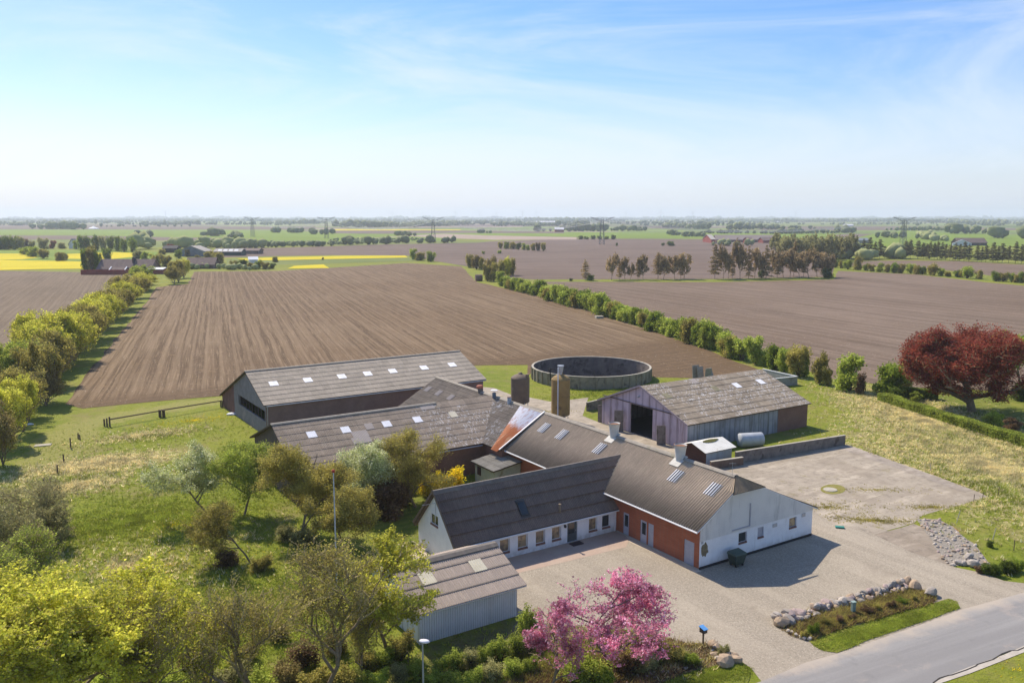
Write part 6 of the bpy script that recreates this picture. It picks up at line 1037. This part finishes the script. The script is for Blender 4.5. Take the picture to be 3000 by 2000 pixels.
# ditch shrubs at right
for i, (n_, x, y, yt, wz) in enumerate((('Q8', 1960, 520, 460, 80), ('Q8', 2030, 530, 430, 110), ('Q8', 2110, 545, 440, 110), ('Q8', 2200, 520, 420, 130), ('Q8', 2290, 510, 400, 130), ('Q8', 2060, 300, 240, 60))):
    bush(BUSH, i, n_, x, y, yt, wz, words[i]+' dark scrub bush of the ditch at the right edge, from the left', ('dun', 'deep', 'deep', 'deep', 'green', 'deep')[i], 'ditch_bush', 'bush', 'scrub bushes in the ditch at the right edge')
for i, (x, y, yt, wz, c) in enumerate(((530, 1050, 950, 150, 'green'), (640, 980, 900, 110, 'olive'), (760, 960, 880, 120, 'dun'), (860, 930, 870, 110, 'dun'), (1000, 880, 800, 150, 'dun'), (1080, 850, 780, 120, 'olive'), (1200, 830, 760, 120, 'dun'), (1300, 800, 730, 120, 'green'), (1400, 770, 700, 90, 'olive'), (450, 1080, 1010, 90, 'olive'))):
    bush(FINE, i, 'Q8', x, y, yt, wz, words[i]+' low dry heather tuft in the roadside bed, counted from its left end', c, 'low_shrub', 'shrub', 'low dry shrubs in the roadside bed', .7)

# ------------------------------------------------------------------ grass tufts and ground cover
def inside(P, q):
    x, y = P[:, 0], P[:, 1]; r = np.zeros(len(P), bool)
    for (x0, y0), (x1, y1) in zip(q, np.roll(q, -1, 0)):
        if y0 != y1: r ^= ((y0 > y) != (y1 > y)) & (x < (x1-x0)*(y-y0)/(y1-y0)+x0)
    return r
HOUSES = [np.array([h_.P(a, c, 0)[:2] for a, c in ((h_.s0, h_.t0), (h_.s1, h_.t0), (h_.s1, h_.t1), (h_.s0, h_.t1))]) for h_ in (Rb, Nb, Sb, Lb, Pb, Wb, Gb)]
def scatter_tufts(name, regions, mat, seed, hgt=.3, blades=5, wid=.03, within=None):
    rg = np.random.default_rng(seed); P = []
    for c, rx, ry, rot, n in regions:
        t_ = rg.uniform(0, 6.283, n); r = np.abs(rg.normal(size=n))*.62; x = r*np.cos(t_)*rx; y = r*np.sin(t_)*ry; P.append(np.stack([c.x+x*math.cos(rot)-y*math.sin(rot), c.y+x*math.sin(rot)+y*math.cos(rot), np.zeros(n)], 1))
    P = np.concatenate(P); ok = np.ones(len(P), bool)
    if within:
        ok[:] = False
        for q, hh in within: k_ = inside(P, q); P[k_, 2] = hh; ok |= k_
    for q in ([] if within else HARD): ok &= ~inside(P, q)
    for h_ in HOUSES: ok &= ~inside(P, h_)
    P = np.repeat(P[ok], blades, 0); m = len(P); P[:, :2] += rg.normal(size=(m, 2))*.09; t_ = rg.uniform(0, 6.283, m); e = np.stack([np.cos(t_), np.sin(t_), np.zeros(m)], 1); k = rg.uniform(.3, 1.3, (m, 1)); tip = P+e*hgt*k*rg.uniform(.3, 1.1, (m, 1))+np.array([0, 0, 1])*hgt*k*.8; s = np.stack([-e[:, 1], e[:, 0], e[:, 2]], 1)*wid
    V = np.stack([P-s, P+s, tip], 1).reshape(-1, 3); me = np_mesh(name, V, np.arange(m*3).reshape(m, 3), mat); o = bpy.data.objects.new(name, me); link(o); tag(o, kind='stuff'); return o
aB = angv(BV); aR = angv(dR)
o = scatter_tufts('grass', [(G(300, 1200), 30, 18, aB, 15000), (G(160, 1100), 15, 10, aB, 2500), (G(350, 1000), 16, 8, aB, 2000), (G(2180, 1000), 34, 13, aR, 11000), (G(2300, 1120), 26, 12, aR, 11000), (G(1400, 900), 22, 6, aB, 3000), (L(-4.5, -19), 12, 3.5, aB, 3000), (G(600, 1400), 14, 14, 0, 9000), (G(250, 1480), 16, 12, 0, 7000)], LEAF['grass'], 1, .28); o['label'] = 'rough green grass of the meadows around the farm'
o = scatter_tufts('dry_grass', [(G(215, 1070), 10, 5, aB, 2200), (G(330, 1000), 8, 3.2, aB, 700), (G(170, 1115), 7, 4, aB, 900), (G(2120, 965), 26, 10, aR, 8000), (G(2280, 1075), 26, 15, aR, 9000), (G(1550, 1520), 4, 2, aB, 300), (G(300, 1300), 16, 10, 0, 900)], LEAF['straw'], 2, .38, 6, .05); o['label'] = 'straw coloured dry grass lying on the meadows'
o = scatter_tufts('dandelions', [(G(445, 965), 10, 3.5, aB, 700), (G(400, 1205), 6, 4, 0, 500), (G(380, 1300), 14, 9, 0, 500), (G(1430, 905), 7, 2, 0, 250), (g(2980, 1960), 4, 3, 0, 60)], LEAF['gold'], 3, .13, 2, .04); o['label'] = 'yellow dandelions scattered in the grass'
o = scatter_tufts('bed_grass', [(zg('Q8', 800, 930), 6, 1.5, angv(rdir), 3000), (zg('Q8', 1250, 790), 5, 1.3, angv(rdir), 2200), (zg('S1', 1000, 560), 5, 2, angv(rdir), 900), (L(-6, -17), 10, 4, aB, 1600)], LEAF['olive'], 6, .36, within=SHP['planting_bed']); o['label'] = 'dry brownish weeds in the planted beds'
o = scatter_tufts('verge_grass', [((zg('Q8', 1150, 1000)), 10.0, 1.0, angv(rdir), 8000), (zg('S1', 1900, 740), 4.5, 1.2, angv(rdir), 3000), (g(2950, 1960), 8, 3, angv(rdir), 3500)], LEAF['grass'], 4, .13, 4, .025, within=SHP['verge']); o['label'] = 'short mown grass of the roadside verge'

o = scatter_tufts('bed_weeds', [(zg('Q8', 900, 900), 9, 1.6, angv(rdir), 5000), (zg('Q8', 1250, 800), 5, 1.5, angv(rdir), 2500), (zg('S1', 1000, 600), 6, 3, angv(rdir), 2500), (L(-7, -18), 11, 4, aB, 4000)], LEAF['dun'], 9, .30, within=SHP['planting_bed']); o['label'] = 'reddish brown dead weeds in the planted beds'
o = scatter_tufts('yard_weeds', [(G(2010, 1195), 9, 1.6, angv(G(2100, 1190)-G(1880, 1180)), 900), (G(1900, 1165), 5, 2, 0, 350), (G(2010, 1125), 7, 1.2, 0, 200), (G(2140, 1165), 5, 1.2, 0, 350), (G(1250, 945), 6, 1.5, 0, 200)], LEAF['olive'], 10, .14, 4, .03, within=SHP['concrete_yard']); o['label'] = 'weeds growing in the cracks of the concrete yard'

# ------------------------------------------------------------------ stones
STM = [pm('stone_grey', (.38, .325, .26), (.30, .27, .24), 3, .9, .4, 12), pm('stone_tan', (.44, .33, .22), (.32, .24, .17), 3, .9, .4, 12), pm('stone_pale', (.50, .44, .37), (.38, .335, .285), 3, .9, .3, 12), pm('stone_pink', (.42, .32, .29), (.32, .25, .22), 3, .9, .3, 12)]
import bmesh
STV = []
for k in range(6):
    bm = bmesh.new(); bmesh.ops.create_icosphere(bm, subdivisions=2, radius=.5); rg = random.Random(k); off = [(Vector((rg.uniform(-1, 1), rg.uniform(-1, 1), rg.uniform(-1, 1))).normalized(), rg.uniform(.28, .42)) for _ in range(9)]
    for v in bm.verts:
        for n_, d_ in off:
            q = v.co.dot(n_)
            if q > d_: v.co -= n_*(q-d_)*.9
    me = bpy.data.meshes.new('stone'); bm.to_mesh(me); bm.free(); me.materials.append(STM[0]); STV.append(me)
def stone(p, sx, sy, sz_, i, label, group, name='field_stone', mat=None):
    o = bpy.data.objects.new(name, STV[i % 6]); link(o); rg = random.Random(i*7+3); o.location = p; o.scale = (sx, sy, sz_); o.rotation_euler = (rg.uniform(-.4, .4), rg.uniform(-.4, .4), rg.uniform(0, 6.28))
    o.material_slots[0].link = 'OBJECT'; o.material_slots[0].material = mat or STM[rg.choice((0, 1, 2, 3, 0, 1))]; return tag(o, label, 'stone', group)
rg = random.Random(77); i = 0
path = [zg('Q8', *q) for q in ((215, 945), (330, 925), (480, 880), (620, 830), (760, 800), (900, 750), (1030, 720), (1150, 690), (1260, 655), (1370, 620))]; tot = 0
LBW = 'rounded field boulder in the dry stone row along the gravel side of the roadside bed'
for p, q in zip(path, path[1:]):
    d = q-p; n_ = max(2, int(d.length/.27)); nr = Vector((-d.y, d.x, 0)).normalized()
    for k in range(n_):
        for row in range(2 if rg.random() < .8 else 1):
            f = (k+rg.uniform(-.3, .3))/n_; s_ = rg.uniform(.45, 1.0)*(1-.25*row); c = p+d*f+nr*(rg.uniform(-.2, .2)-row*.5+.1); stone(c+Vector((0, 0, s_*.22+(.22 if row == 0 and rg.random() < .35 else 0))), s_*1.25, s_*.85, s_*.75, i, LBW, 'boulders of the dry stone row'); i += 1
for (x, y, s_, m, lb) in ((1410, 660, 1.25, 1, 'big tan boulder at the right end of the dry stone row'), (1345, 622, 1.2, 1, 'flat topmost boulder near the right end of the stone row'), (265, 975, 1.2, 1, 'large mossy boulder at the left end of the dry stone row'), (330, 955, 1.1, 0, 'upright grey boulder beside the left end of the stone row'), (1540, 718, 1.2, 0, 'flat grey slab stone right of the boulder row')):
    stone(zg('Q8', x, y)+Vector((0, 0, s_*.25)), s_*1.1, s_*.8, s_*.8, i, lb, 'large end boulders', 'boulder', STM[m]); i += 1
for (x, y) in ((318, 1030), (355, 1042), (385, 1062), (430, 1080), (460, 1092), (500, 1098)): stone(zg('Q8', x, y)+Vector((0, 0, .1)), .5, .4, .3, i, 'small pale stone in the short line at the left tip of the roadside bed', 'small stones at the bed tip', 'field_stone', STM[2]); i += 1
# stone spread by the small slab
spine = [zg('Q8', *q) for q in ((1520, 60), (1600, 120), (1660, 190), (1740, 260), (1790, 340), (1850, 420), (1890, 470))]; wid_ = (1.1, 1.5, 1.6, 1.8, 1.9, 1.8, 1.2)
for k in range(190):
    f = rg.uniform(0, 5.999); j = int(f); c = spine[j].lerp(spine[j+1], f-j); d = (spine[j+1]-spine[j]).normalized(); nr = Vector((-d.y, d.x, 0)); s_ = rg.uniform(.2, .42); c = c+nr*rg.uniform(-1, 1)*wid_[j]; stone(c+Vector((0, 0, s_*.2)), s_*1.3, s_, s_*.7, i, 'small pale cobble in the long stone spread beside the brown slab', 'cobbles of the long stone spread', 'cobble', STM[rg.choice((2, 0, 2, 3, 0, 1))]); i += 1
sheet('cobble_bed', rough([spine[j]+Vector((-(spine[min(j+1, 6)]-spine[max(j-1, 0)]).normalized().y, (spine[min(j+1, 6)]-spine[max(j-1, 0)]).normalized().x, 0))*wid_[j]*1.0 for j in range(7)]+[spine[j]-Vector((-(spine[min(j+1, 6)]-spine[max(j-1, 0)]).normalized().y, (spine[min(j+1, 6)]-spine[max(j-1, 0)]).normalized().x, 0))*wid_[j]*1.0 for j in reversed(range(7))], 1, .1, 3), .036, pm('cobble_fill', (.38, .34, .29), (.13, .115, .09), 14, 1, .8, 20))
for (x, y, s_) in ((1795, 450, .9), (1840, 455, .8), (1905, 470, 1.3), (1875, 400, 1.1)): stone(zg('Q8', x, y)+Vector((0, 0, s_*.25)), s_, s_*.7, s_*.6, i, 'larger pale boulder at the road end of the long stone spread', 'large boulders of the stone spread', 'boulder', STM[2]); i += 1
# stones below the letterbox and under the pink tree
for (x, y, s_) in ((1830, 335, .9), (1870, 370, .8), (1815, 415, .4), (1850, 480, .8), (1965, 440, .5), (1900, 525, .6), (2010, 495, .9), (2090, 480, .7), (2105, 500, .8), (2010, 590, 1.6), (2150, 560, 1.0), (1935, 530, .5)): stone(zg('S1', x, y)+Vector((0, 0, s_*.2)), s_*1.1, s_*.8, s_*.6, i, 'tan boulder of the cluster at the gravel corner beside the letterbox', 'boulders beside the letterbox', 'boulder', STM[1 if s_ > .6 else 2]); i += 1
for k in range(100):
    f = rg.random(); x = 620+f*1080; y = 820-f*290+rg.uniform(-70, 70)*(1 if f < .8 else .7); s_ = rg.uniform(.14, .34); stone(zg('S1', x, y)+Vector((0, 0, s_*.2)), s_*1.2, s_, s_*.75, i, 'small cobble in the shaded stone bank right of the pink tree', 'cobbles of the shaded stone bank', 'cobble', STM[rg.choice((0, 1, 2, 3))]); i += 1

# ------------------------------------------------------------------ far buildings, pylons, turbines, woods
def farm(name, n_, x, y, wpx_, dep, hw, hr_, rot, wm, rm, label, cat='farm building', gable_front=False):
    p = zg(n_, x, y); ln = wpx(wpx_/3.136, p); rt = empty(name, p, label, cat); X = Vector((math.cos(rot), math.sin(rot), 0)); Y = Vector((-X.y, X.x, 0)); b = MB()
    q = [(-dep/2, 0), (dep/2, 0), (dep/2, hw), (0, hr_), (-dep/2, hw)]; b.box8([p-X*ln/2+Y*t_+Vector((0, 0, h)) for t_, h in q], [p+X*ln/2+Y*t_+Vector((0, 0, h)) for t_, h in q]); b.build('wall', wm, rt)
    b = MB(); dp = dep/2+.5; k = (hr_-hw)/(dep/2)
    for s_ in (-1, 1): b.box8([p+X*(ln/2+.6)*a+Y*t_+Vector((0, 0, h)) for a, t_, h in ((-1, s_*dp, hw-k*.5+.05), (1, s_*dp, hw-k*.5+.05), (1, 0, hr_+.05), (-1, 0, hr_+.05))], [p+X*(ln/2+.6)*a+Y*t_+Vector((0, 0, h)) for a, t_, h in ((-1, s_*dp, hw-k*.5+.35), (1, s_*dp, hw-k*.5+.35), (1, 0, hr_+.35), (-1, 0, hr_+.35))])
    b.build('roof', rm, rt); return rt, p, X, Y, ln
r_, p, X, Y, ln = farm('brown_longhouse', 'R1', 1190, 690, 440, 13, 2.6, 7.2, .0, FARBRN, FARBRN, 'long dark brown roofed farmhouse beside the rape field', 'house')
b = MB(); b.box(p+X*ln*.13+Y*-1.5+Vector((0, 0, 6.5)), X*.5, Y*1.4, Vector((0, 0, 2.0))); b.build('chimney', FARDRK, r_)
b = MB(); b.box(p-X*ln*.24-Y*13+Vector((0, 0, 1.3)), X*ln*.46, Y*.2, Vector((0, 0, 1.3))); rt = b.build('board_fence', FARRED, None, 'dark red board fence before the brown roofed farmhouse', 'fence')
r_, p, X, Y, ln = farm('red_annex', 'R1', 1460, 695, 115, 8, 2.4, 3.0, .0, FARRED, FARWHT, 'low red annex with pale roof edge right of the brown farmhouse', 'shed')
r_, p, X, Y, ln = farm('garden_shelter', 'R1', 1100, 700, 130, 7, 1.6, 3.4, .0, FARRED, FARBRN, 'small brown roof with white barge boards before the brown farmhouse', 'shed')
for s_ in (-1, 1): b = MB(); b.bar(p+X*ln/2*s_-Y*4.2+Vector((0, 0, 1.7)), p+X*ln/2*s_+Vector((0, 0, 3.9)), .5, .4); b.build('barge_board', FARWHT, r_)
farm('brown_house', 'R1', 1865, 645, 235, 11, 2.4, 6, .05, FARBRN, FARBRN, 'brown roofed house with small roof window beyond the central field', 'house')
farm('grey_barn', 'R1', 1800, 535, 110, 24, 4, 7.8, 1.25, FARBLU, FARGRY, 'grey gabled barn with pale roof among the left farm trees', 'barn')
r_, p, X, Y, ln = farm('low_barn', 'R1', 2115, 527, 235, 14, 3, 5, .02, pm('far_teal', (.06, .085, .075)), FARGRY, 'long low barn with pale roof and tiny white roof lights', 'barn')
for k in range(4): b = MB(); b.box(p+X*ln*(-.3+.2*k)-Y*4.5+Vector((0, 0, 4.2)), X*1.5, Y*1.2+Vector((0, 0, .6)), Vector((0, 0, .12))); b.build('roof_light', FARWHT, r_)
farm('low_barn', 'R2', 438, 512, 150, 14, 2.6, 4.2, .0, FARBRN, FARBRN, 'long low brown shed beyond the central field', 'shed')
farm('white_shelter', 'R2', 445, 600, 70, 6, 2.5, 4, .35, FARWHT, FARWHT, 'small white greenhouse roof among bushes beyond the central field', 'greenhouse')
farm('white_cottage', 'R1', 678, 465, 30, 8, 4, 9, 1.3, FARWHT, FARBLU, 'tiny white cottage gable among the far left groves', 'house')
farm('dark_barn', 'R1', 1580, 500, 110, 14, 3.5, 5.5, .1, FARDRK, FARDRK, 'dark barn behind the red leafed tree on the far left', 'barn')
r_, p, X, Y, ln = farm('red_farm', 'R4', 240, 408, 34, 50, 4, 9, -.02, FARRED, FARGRY, 'red gabled barn of the far right farm', 'barn')
rt, p, X, Y, ln = farm('long_stable', 'R4', 560, 405, 520, 22, 3, 8.2, .0, FARBRN, pm('far_tile', (.31, .25, .22)), 'very long tan roofed stable of the far right farm', 'barn')
for x, wz, lb in ((600, 45, 'left small red house before the long tan roofed stable'), (760, 90, 'right small red house before the long tan roofed stable')): farm('red_house', 'R4', x, 412, wz, 16, 3, 6.3, .1, FARRED, FARBRN, lb, 'house')
farm('blue_barn', 'R4', 1550, 415, 260, 16, 3.4, 5.6, .0, FARGRY, FARBLU, 'long blue grey barn behind the leafless grove', 'barn')
farm('dark_farmhouse', 'R5', 1375, 436, 230, 15, 3, 7.6, .0, FARDRK, FARBRN, 'dark roofed farmhouse with white gable beyond the right shelterbelt', 'house')
p = zg('R5', 1275, 436); b = MB(); b.prism([p+Vector((-11, -9.5, 0)), p+Vector((9, -9.5, 0)), p+Vector((9, -9.5, 2.6)), p+Vector((-1, -9.5, 6.6)), p+Vector((-11, -9.5, 2.6))], Vector((0, -.6, 0))); b.build('white_gable', FARWHT, bpy.data.objects['dark_farmhouse'])
b = bpy.data.objects['white_gable']
farm('white_stables', 'R3', 900, 228, 110, 30, 4, 8, 0, FARDRK, FARWHT, 'left pale roofed hall on the horizon', 'hall'); farm('white_stables', 'R3', 1010, 228, 115, 30, 4, 8, 0, FARDRK, FARWHT, 'right pale roofed hall on the horizon', 'hall'); farm('red_white_barn', 'R3', 1060, 312, 80, 20, 5, 9, 0, FARRED, FARWHT, 'small red barn with white roof on the far plain', 'barn'); farm('white_farm', 'R4', 1520, 262, 70, 20, 4, 7, 0, FARWHT, FARWHT, 'white roofed farm on the far right plain', 'barn')
for (n_, x, y, wz, lb) in (('R1', 860, 286, 85, 'white tent roof tank on the far left plain'), ('R3', 2287, 225, 65, 'white tent roof tank on the far right plain'), ('R1', 1880, 216, 45, 'small white tent roof near the left horizon'), ('R1', 990, 226, 30, 'tiny white hall near the left horizon'), ('R4', 875, 222, 30, 'tiny white tent roof near the right horizon')):
    p = zg(n_, x, y); r = wpx(wz/3.136, p)/2; b = MB(); b.lathe(p, ((r, 0), (r, r*.12), (r*.5, r*.32), (0, r*.62)), 20); b.build('tent_tank', FARWHT, None, lb, 'tank')
# pylons
PY = [(2640, 966), (1762, 946), (1271, 1035), (960, 1227), (745, 1352)]; pyl = []; yl = ['first lattice pylon from the right', 'second lattice pylon from the right', 'third lattice pylon from the right', 'fourth lattice pylon from the right', 'leftmost faint lattice pylon']
for i, (px, D) in enumerate(PY):
    r = ray(px, 800); k = D/math.hypot(r.x, r.y); p = Vector((r.x*k, r.y*k, 0)); pyl.append(p)
ldir = [(pyl[max(0, i-1)]-pyl[min(4, i+1)]).normalized() for i in range(5)]
arms = []
for i, p in enumerate(pyl):
    rt = empty('pylon', p, yl[i]+', standing on the plain', 'pylon', 'power line pylons'); X = Vector((1, -.1*(i-2), 0)).normalized(); Y = Vector((-X.y, X.x, 0)); H_ = 29.5; rr_ = .13
    b = MB(); cs = [(-1, -1), (1, -1), (1, 1), (-1, 1)]
    lv_ = [0, .12, .24, .36, .48, .60, .70, .80, .90, 1.0]
    def cpt(s, f): wd = 2.6*(1-f)+1.1*f; return p+X*s[0]*wd+Y*s[1]*wd+Vector((0, 0, H_*.93*f))
    for s in cs: b.bar(cpt(s, 0), cpt(s, 1), rr_*2, rr_*2)
    for f0_, f1_ in zip(lv_, lv_[1:]):
        for s, s2 in zip(cs, cs[1:]+cs[:1]): b.bar(cpt(s, f0_), cpt(s2, f1_), rr_, rr_); b.bar(cpt(s2, f0_), cpt(s, f1_), rr_, rr_)
    b.build('tower', LATT, rt)
    for s in (-1, 1):
        b = MB(); tip = p+X*s*13.2+Vector((0, 0, 29.6)); lo_ = p+X*s*2+Vector((0, 0, H_*.86)); mid = p+X*s*2+Vector((0, 0, H_*.95)); b.bar(lo_, tip, .4, .4); b.bar(mid, tip, .3, .3); b.bar(p+Vector((0, 0, H_*.97)), mid, .4, .4)
        for k in range(1, 5): b.bar(lo_.lerp(tip, k/5), mid.lerp(tip, (k+.5)/5), .25, .25)
        b.bar(tip, tip+Vector((0, 0, 7.2)), .3, .3); b.build('arm', LATT, rt)
    arms.append([p+X*q+Vector((0, 0, zz)) for q, zz in ((-13, 28.5), (-9.5, 27.4), (-6, 26.6), (6, 26.6), (9.5, 27.4), (13, 28.5))])
WIRE = pm('wire_metal', (.62, .62, .62), None, 1, .4)  # bright colour stands in for the glint on the thin wires
right = [a+Vector((760, -30, -3)) for a in arms[0]]; chain = [right]+arms; wi = 0
for A_, B_ in zip(chain, chain[1:]):
    b = MB()
    rt = empty('power_lines', (A_[0]+B_[0])/2, ('power lines leaving the frame on the right', 'power lines between the first and second pylon from the right', 'power lines between the second and third pylon', 'power lines between the third and fourth pylon', 'power lines between the two leftmost pylons')[wi], 'power line', 'spans of the power line'); wi += 1
    for a, c in zip(A_, B_):
        b = MB(); pts = [a.lerp(c, t_/18)-Vector((0, 0, 4*13.0*(t_/18)*(1-t_/18))) for t_ in range(19)]
        for q0, q1 in zip(pts, pts[1:]): b.tube(q0, q1, .11, n=4, cap=False)
        b.build('wire', WIRE, rt)
# wind turbines
TB = [('R3', 115, .3), ('R3', 335, 1.1), ('R3', 487, 1.6), ('R3', 722, .6), ('R3', 850, 1.9), ('R3', 1665, .8), ('R3', 1980, .1), ('R3', 2270, 1.4), ('R4', 75, .5), ('R1', 1555, 1.0), ('R2', 1735, .2), ('R2', 1920, 1.2), ('R4', 1010, .9)]
for i, (n_, x, ph) in enumerate(TB):
    px = z(n_, x, 0)[0]; D = 7200+(i*613 % 1800); u = (px-1500)/FPX; p = Vector((u*D, D, 0)); rt = empty('wind_turbine', p, words[i]+' pale wind turbine on the horizon, listed by group', 'wind turbine', 'wind turbines on the horizon')
    hh = 72; b = MB(); b.tube(p, p+Vector((0, 0, hh)), 2.4, 1.5, 8); b.build('tower', FARWHT, rt); b = MB(); c = p+Vector((0, -4, hh)); b.box(c, (2, 0, 0), (0, 4, 0), (0, 0, 2)); b.build('nacelle', FARWHT, rt)
    for k in range(3): t_ = ph+k*2.094; e = Vector((math.sin(t_), 0, math.cos(t_))); b = MB(); b.tube(c+Vector((0, -4, 0)), c+Vector((0, -4, 0))+e*34, 1.5, .5, 5); b.build('blade', FARWHT, rt)
for o in bpy.data.objects:
    if o.name.startswith('wind_turbine'):
        xx = sorted([q.location.x/q.location.y for q in bpy.data.objects if q.name.startswith('wind_turbine')]).index(o.location.x/o.location.y); o['label'] = words[xx]+' pale wind turbine from the left on the horizon'
# far woods and hedges: lumps of foliage
def lump_mesh():
    bm = bmesh.new(); bmesh.ops.create_icosphere(bm, subdivisions=1, radius=1); V = np.array([v.co[:] for v in bm.verts]); F = np.array([[v.index for v in f.verts] for f in bm.faces]); bm.free(); return V, F
LV0, LF0 = lump_mesh()
def wood(name, items, mat, label, seed):
    rg = np.random.default_rng(seed); Vs = []; Fs = []; o_ = 0
    for (p, q, wd, h, n) in items:
        d = q-p; nr = Vector((-d.y, d.x, 0)).normalized(); ln = d.length
        f = rg.uniform(0, 1, n); off = rg.uniform(-.5, .5, n)*wd; hh = h*rg.uniform(.5, 1.1, n)*(1+.25*np.sin(f*ln/60+seed)); rr_ = hh*rg.uniform(.35, .6, n)
        for a, o2, H_, R_ in zip(f, off, hh, rr_):
            c = p+d*a+nr*o2; V = LV0*(1+rg.normal(size=(len(LV0), 1))*.16)*np.array([R_*1.2, R_, H_*.5])+np.array([c.x, c.y, H_*.5]); Vs.append(V); Fs.append(LF0+o_); o_ += len(LV0)
    me = np_mesh(name, np.concatenate(Vs), np.concatenate(Fs), mat); o = bpy.data.objects.new(name, me); link(o); tag(o, label, kind='stuff')
FW = pm('far_wood', (.19, .21, .09), (.13, .15, .07), .015, 1, 0); FB = pm('far_wood_brown', (.34, .36, .15), (.24, .26, .11), .02, 1, 0)
def seg(n_, x0, y0, x1, y1, h, wd=20, dens=1.0):
    p, q = zg(n_, x0, y0), zg(n_, x1, y1); return (p, q, wd, h, max(6, int((q-p).length/h*1.6*dens*(1+wd/60))))
wood('far_wood', [seg('R2', 1220, 268, 1960, 268, 17, 160), seg('R2', 1960, 262, 2330, 248, 14, 90), seg('R2', 630, 318, 980, 320, 10, 25), seg('R2', 980, 332, 1160, 334, 9, 20), seg('R2', 690, 240, 860, 238, 14, 60), seg('R2', 930, 240, 1030, 236, 18, 50), seg('R2', 20, 215, 170, 215, 16, 60),
   seg('R3', 570, 250, 970, 258, 12, 80), seg('R3', 850, 212, 1290, 218, 22, 200), seg('R3', 1110, 306, 1850, 302, 13, 50), seg('R3', 0, 245, 130, 245, 14, 60), seg('R3', 2090, 340, 2180, 345, 8, 20), seg('R3', 2150, 355, 2400, 355, 7, 20), seg('R3', 310, 322, 430, 324, 7, 15), seg('R3', 2070, 270, 2400, 288, 13, 40), seg('R3', 830, 306, 1000, 308, 12, 30),
   seg('R4', 200, 325, 850, 330, 6, 12), seg('R4', 850, 330, 1420, 325, 8, 20), seg('R4', 1400, 318, 1560, 322, 12, 30), seg('R4', 420, 290, 1200, 285, 13, 40), seg('R4', 900, 222, 1800, 218, 18, 200), seg('R4', 230, 220, 800, 212, 16, 140), seg('R4', 1820, 365, 2000, 370, 8, 20), seg('R4', 150, 252, 260, 255, 12, 30),
   seg('R5', 1170, 328, 1320, 328, 16, 25), seg('R5', 1340, 328, 1480, 328, 13, 25), seg('R5', 1520, 326, 1600, 328, 11, 20), seg('R5', 1250, 232, 1690, 240, 16, 90), seg('R5', 1350, 245, 1700, 247, 14, 40), seg('R5', 1580, 370, 1900, 372, 16, 30), seg('R5', 570, 365, 720, 365, 8, 20), seg('R5', 900, 378, 1000, 376, 6, 12), seg('R5', 600, 300, 1200, 300, 9, 30), seg('R5', 600, 212, 1300, 215, 18, 200), seg('R5', 1700, 195, 2200, 195, 24, 200),
   seg('R1', 340, 285, 620, 286, 16, 40), seg('R1', 620, 290, 780, 290, 18, 30), seg('R1', 100, 252, 170, 254, 10, 25), seg('R1', 1910, 348, 2010, 350, 11, 20), seg('R1', 1310, 360, 1420, 362, 8, 20), seg('R1', 1370, 250, 1760, 240, 12, 80), seg('R1', 1230, 330, 1380, 330, 6, 15), seg('R1', 2140, 370, 2210, 372, 6, 12),
   seg('R2', 1230, 430, 1700, 425, 8, 12), seg('R2', 1760, 415, 2000, 415, 7, 12), seg('R2', 2030, 412, 2300, 412, 8, 12), seg('R2', 300, 460, 1220, 440, 5, 10, .6), seg('R2', 1750, 350, 1930, 352, 8, 20), seg('R2', 270, 365, 330, 367, 8, 10)], FW, 'dark woods and hedges scattered over the far plain', 1)
wood('far_scrub', [seg('R1', 1500, 458, 2400, 462, 11, 60), seg('R2', -100, 462, 500, 462, 9, 50), seg('R2', 500, 445, 1700, 405, 4.5, 60, 1.2), seg('R2', 1200, 400, 2000, 385, 4.5, 60, 1.0), seg('R1', 1280, 470, 1500, 468, 12, 40), seg('R5', 130, 560, 420, 560, 10, 30), seg('R5', 600, 555, 740, 555, 9, 25), seg('R1', 1750, 650, 2350, 660, 3, 8), seg('R4', 310, 440, 620, 435, 7, 14), seg('R5', 980, 372, 1130, 400, 10, 14), seg('R4', 1380, 560, 1650, 560, 11, 25)], FB, 'brownish green scrub strips on the far plain', 2)
rgw = random.Random(9); its = []
for k in range(300):
    D = 2600+9200*rgw.random()**.8; a = rgw.uniform(-.68, .68); c = Vector((D*math.sin(a), D*math.cos(a), 0)); ln = rgw.uniform(200, 900)*(D/6000); its.append((c, c+Vector((ln, rgw.uniform(-80, 80), 0)), rgw.uniform(30, 160), rgw.uniform(10, 18), int(ln/13)))
its += [(Vector((-9000+k*900, 11600+300*math.sin(k*2.3), 0)), Vector((-8000+k*900, 11600+300*math.sin(k*2.3+1), 0)), 250, 30+8*math.sin(k*1.7), 170) for k in range(21)]
wood('horizon_wood', its, FW, 'hazy blue woods along the horizon', 3)

# ------------------------------------------------------------------ haze
b = MB(); b.abox(-14000, 14000, -14000, 14000, -4, 130); t = NT('haze'); t.t.nodes.remove(t.b); pv = t.n('ShaderNodeVolumePrincipled'); pv.inputs['Color'].default_value = (.80, .89, 1, 1); pv.inputs['Density'].default_value = .00012; pv.inputs['Anisotropy'].default_value = .2; t.l(pv.outputs[0], t.out.inputs['Volume'])
b.build('haze', t.m, kind='stuff', base=(0, 0, 0))['label'] = 'thin bluish haze over the plain'
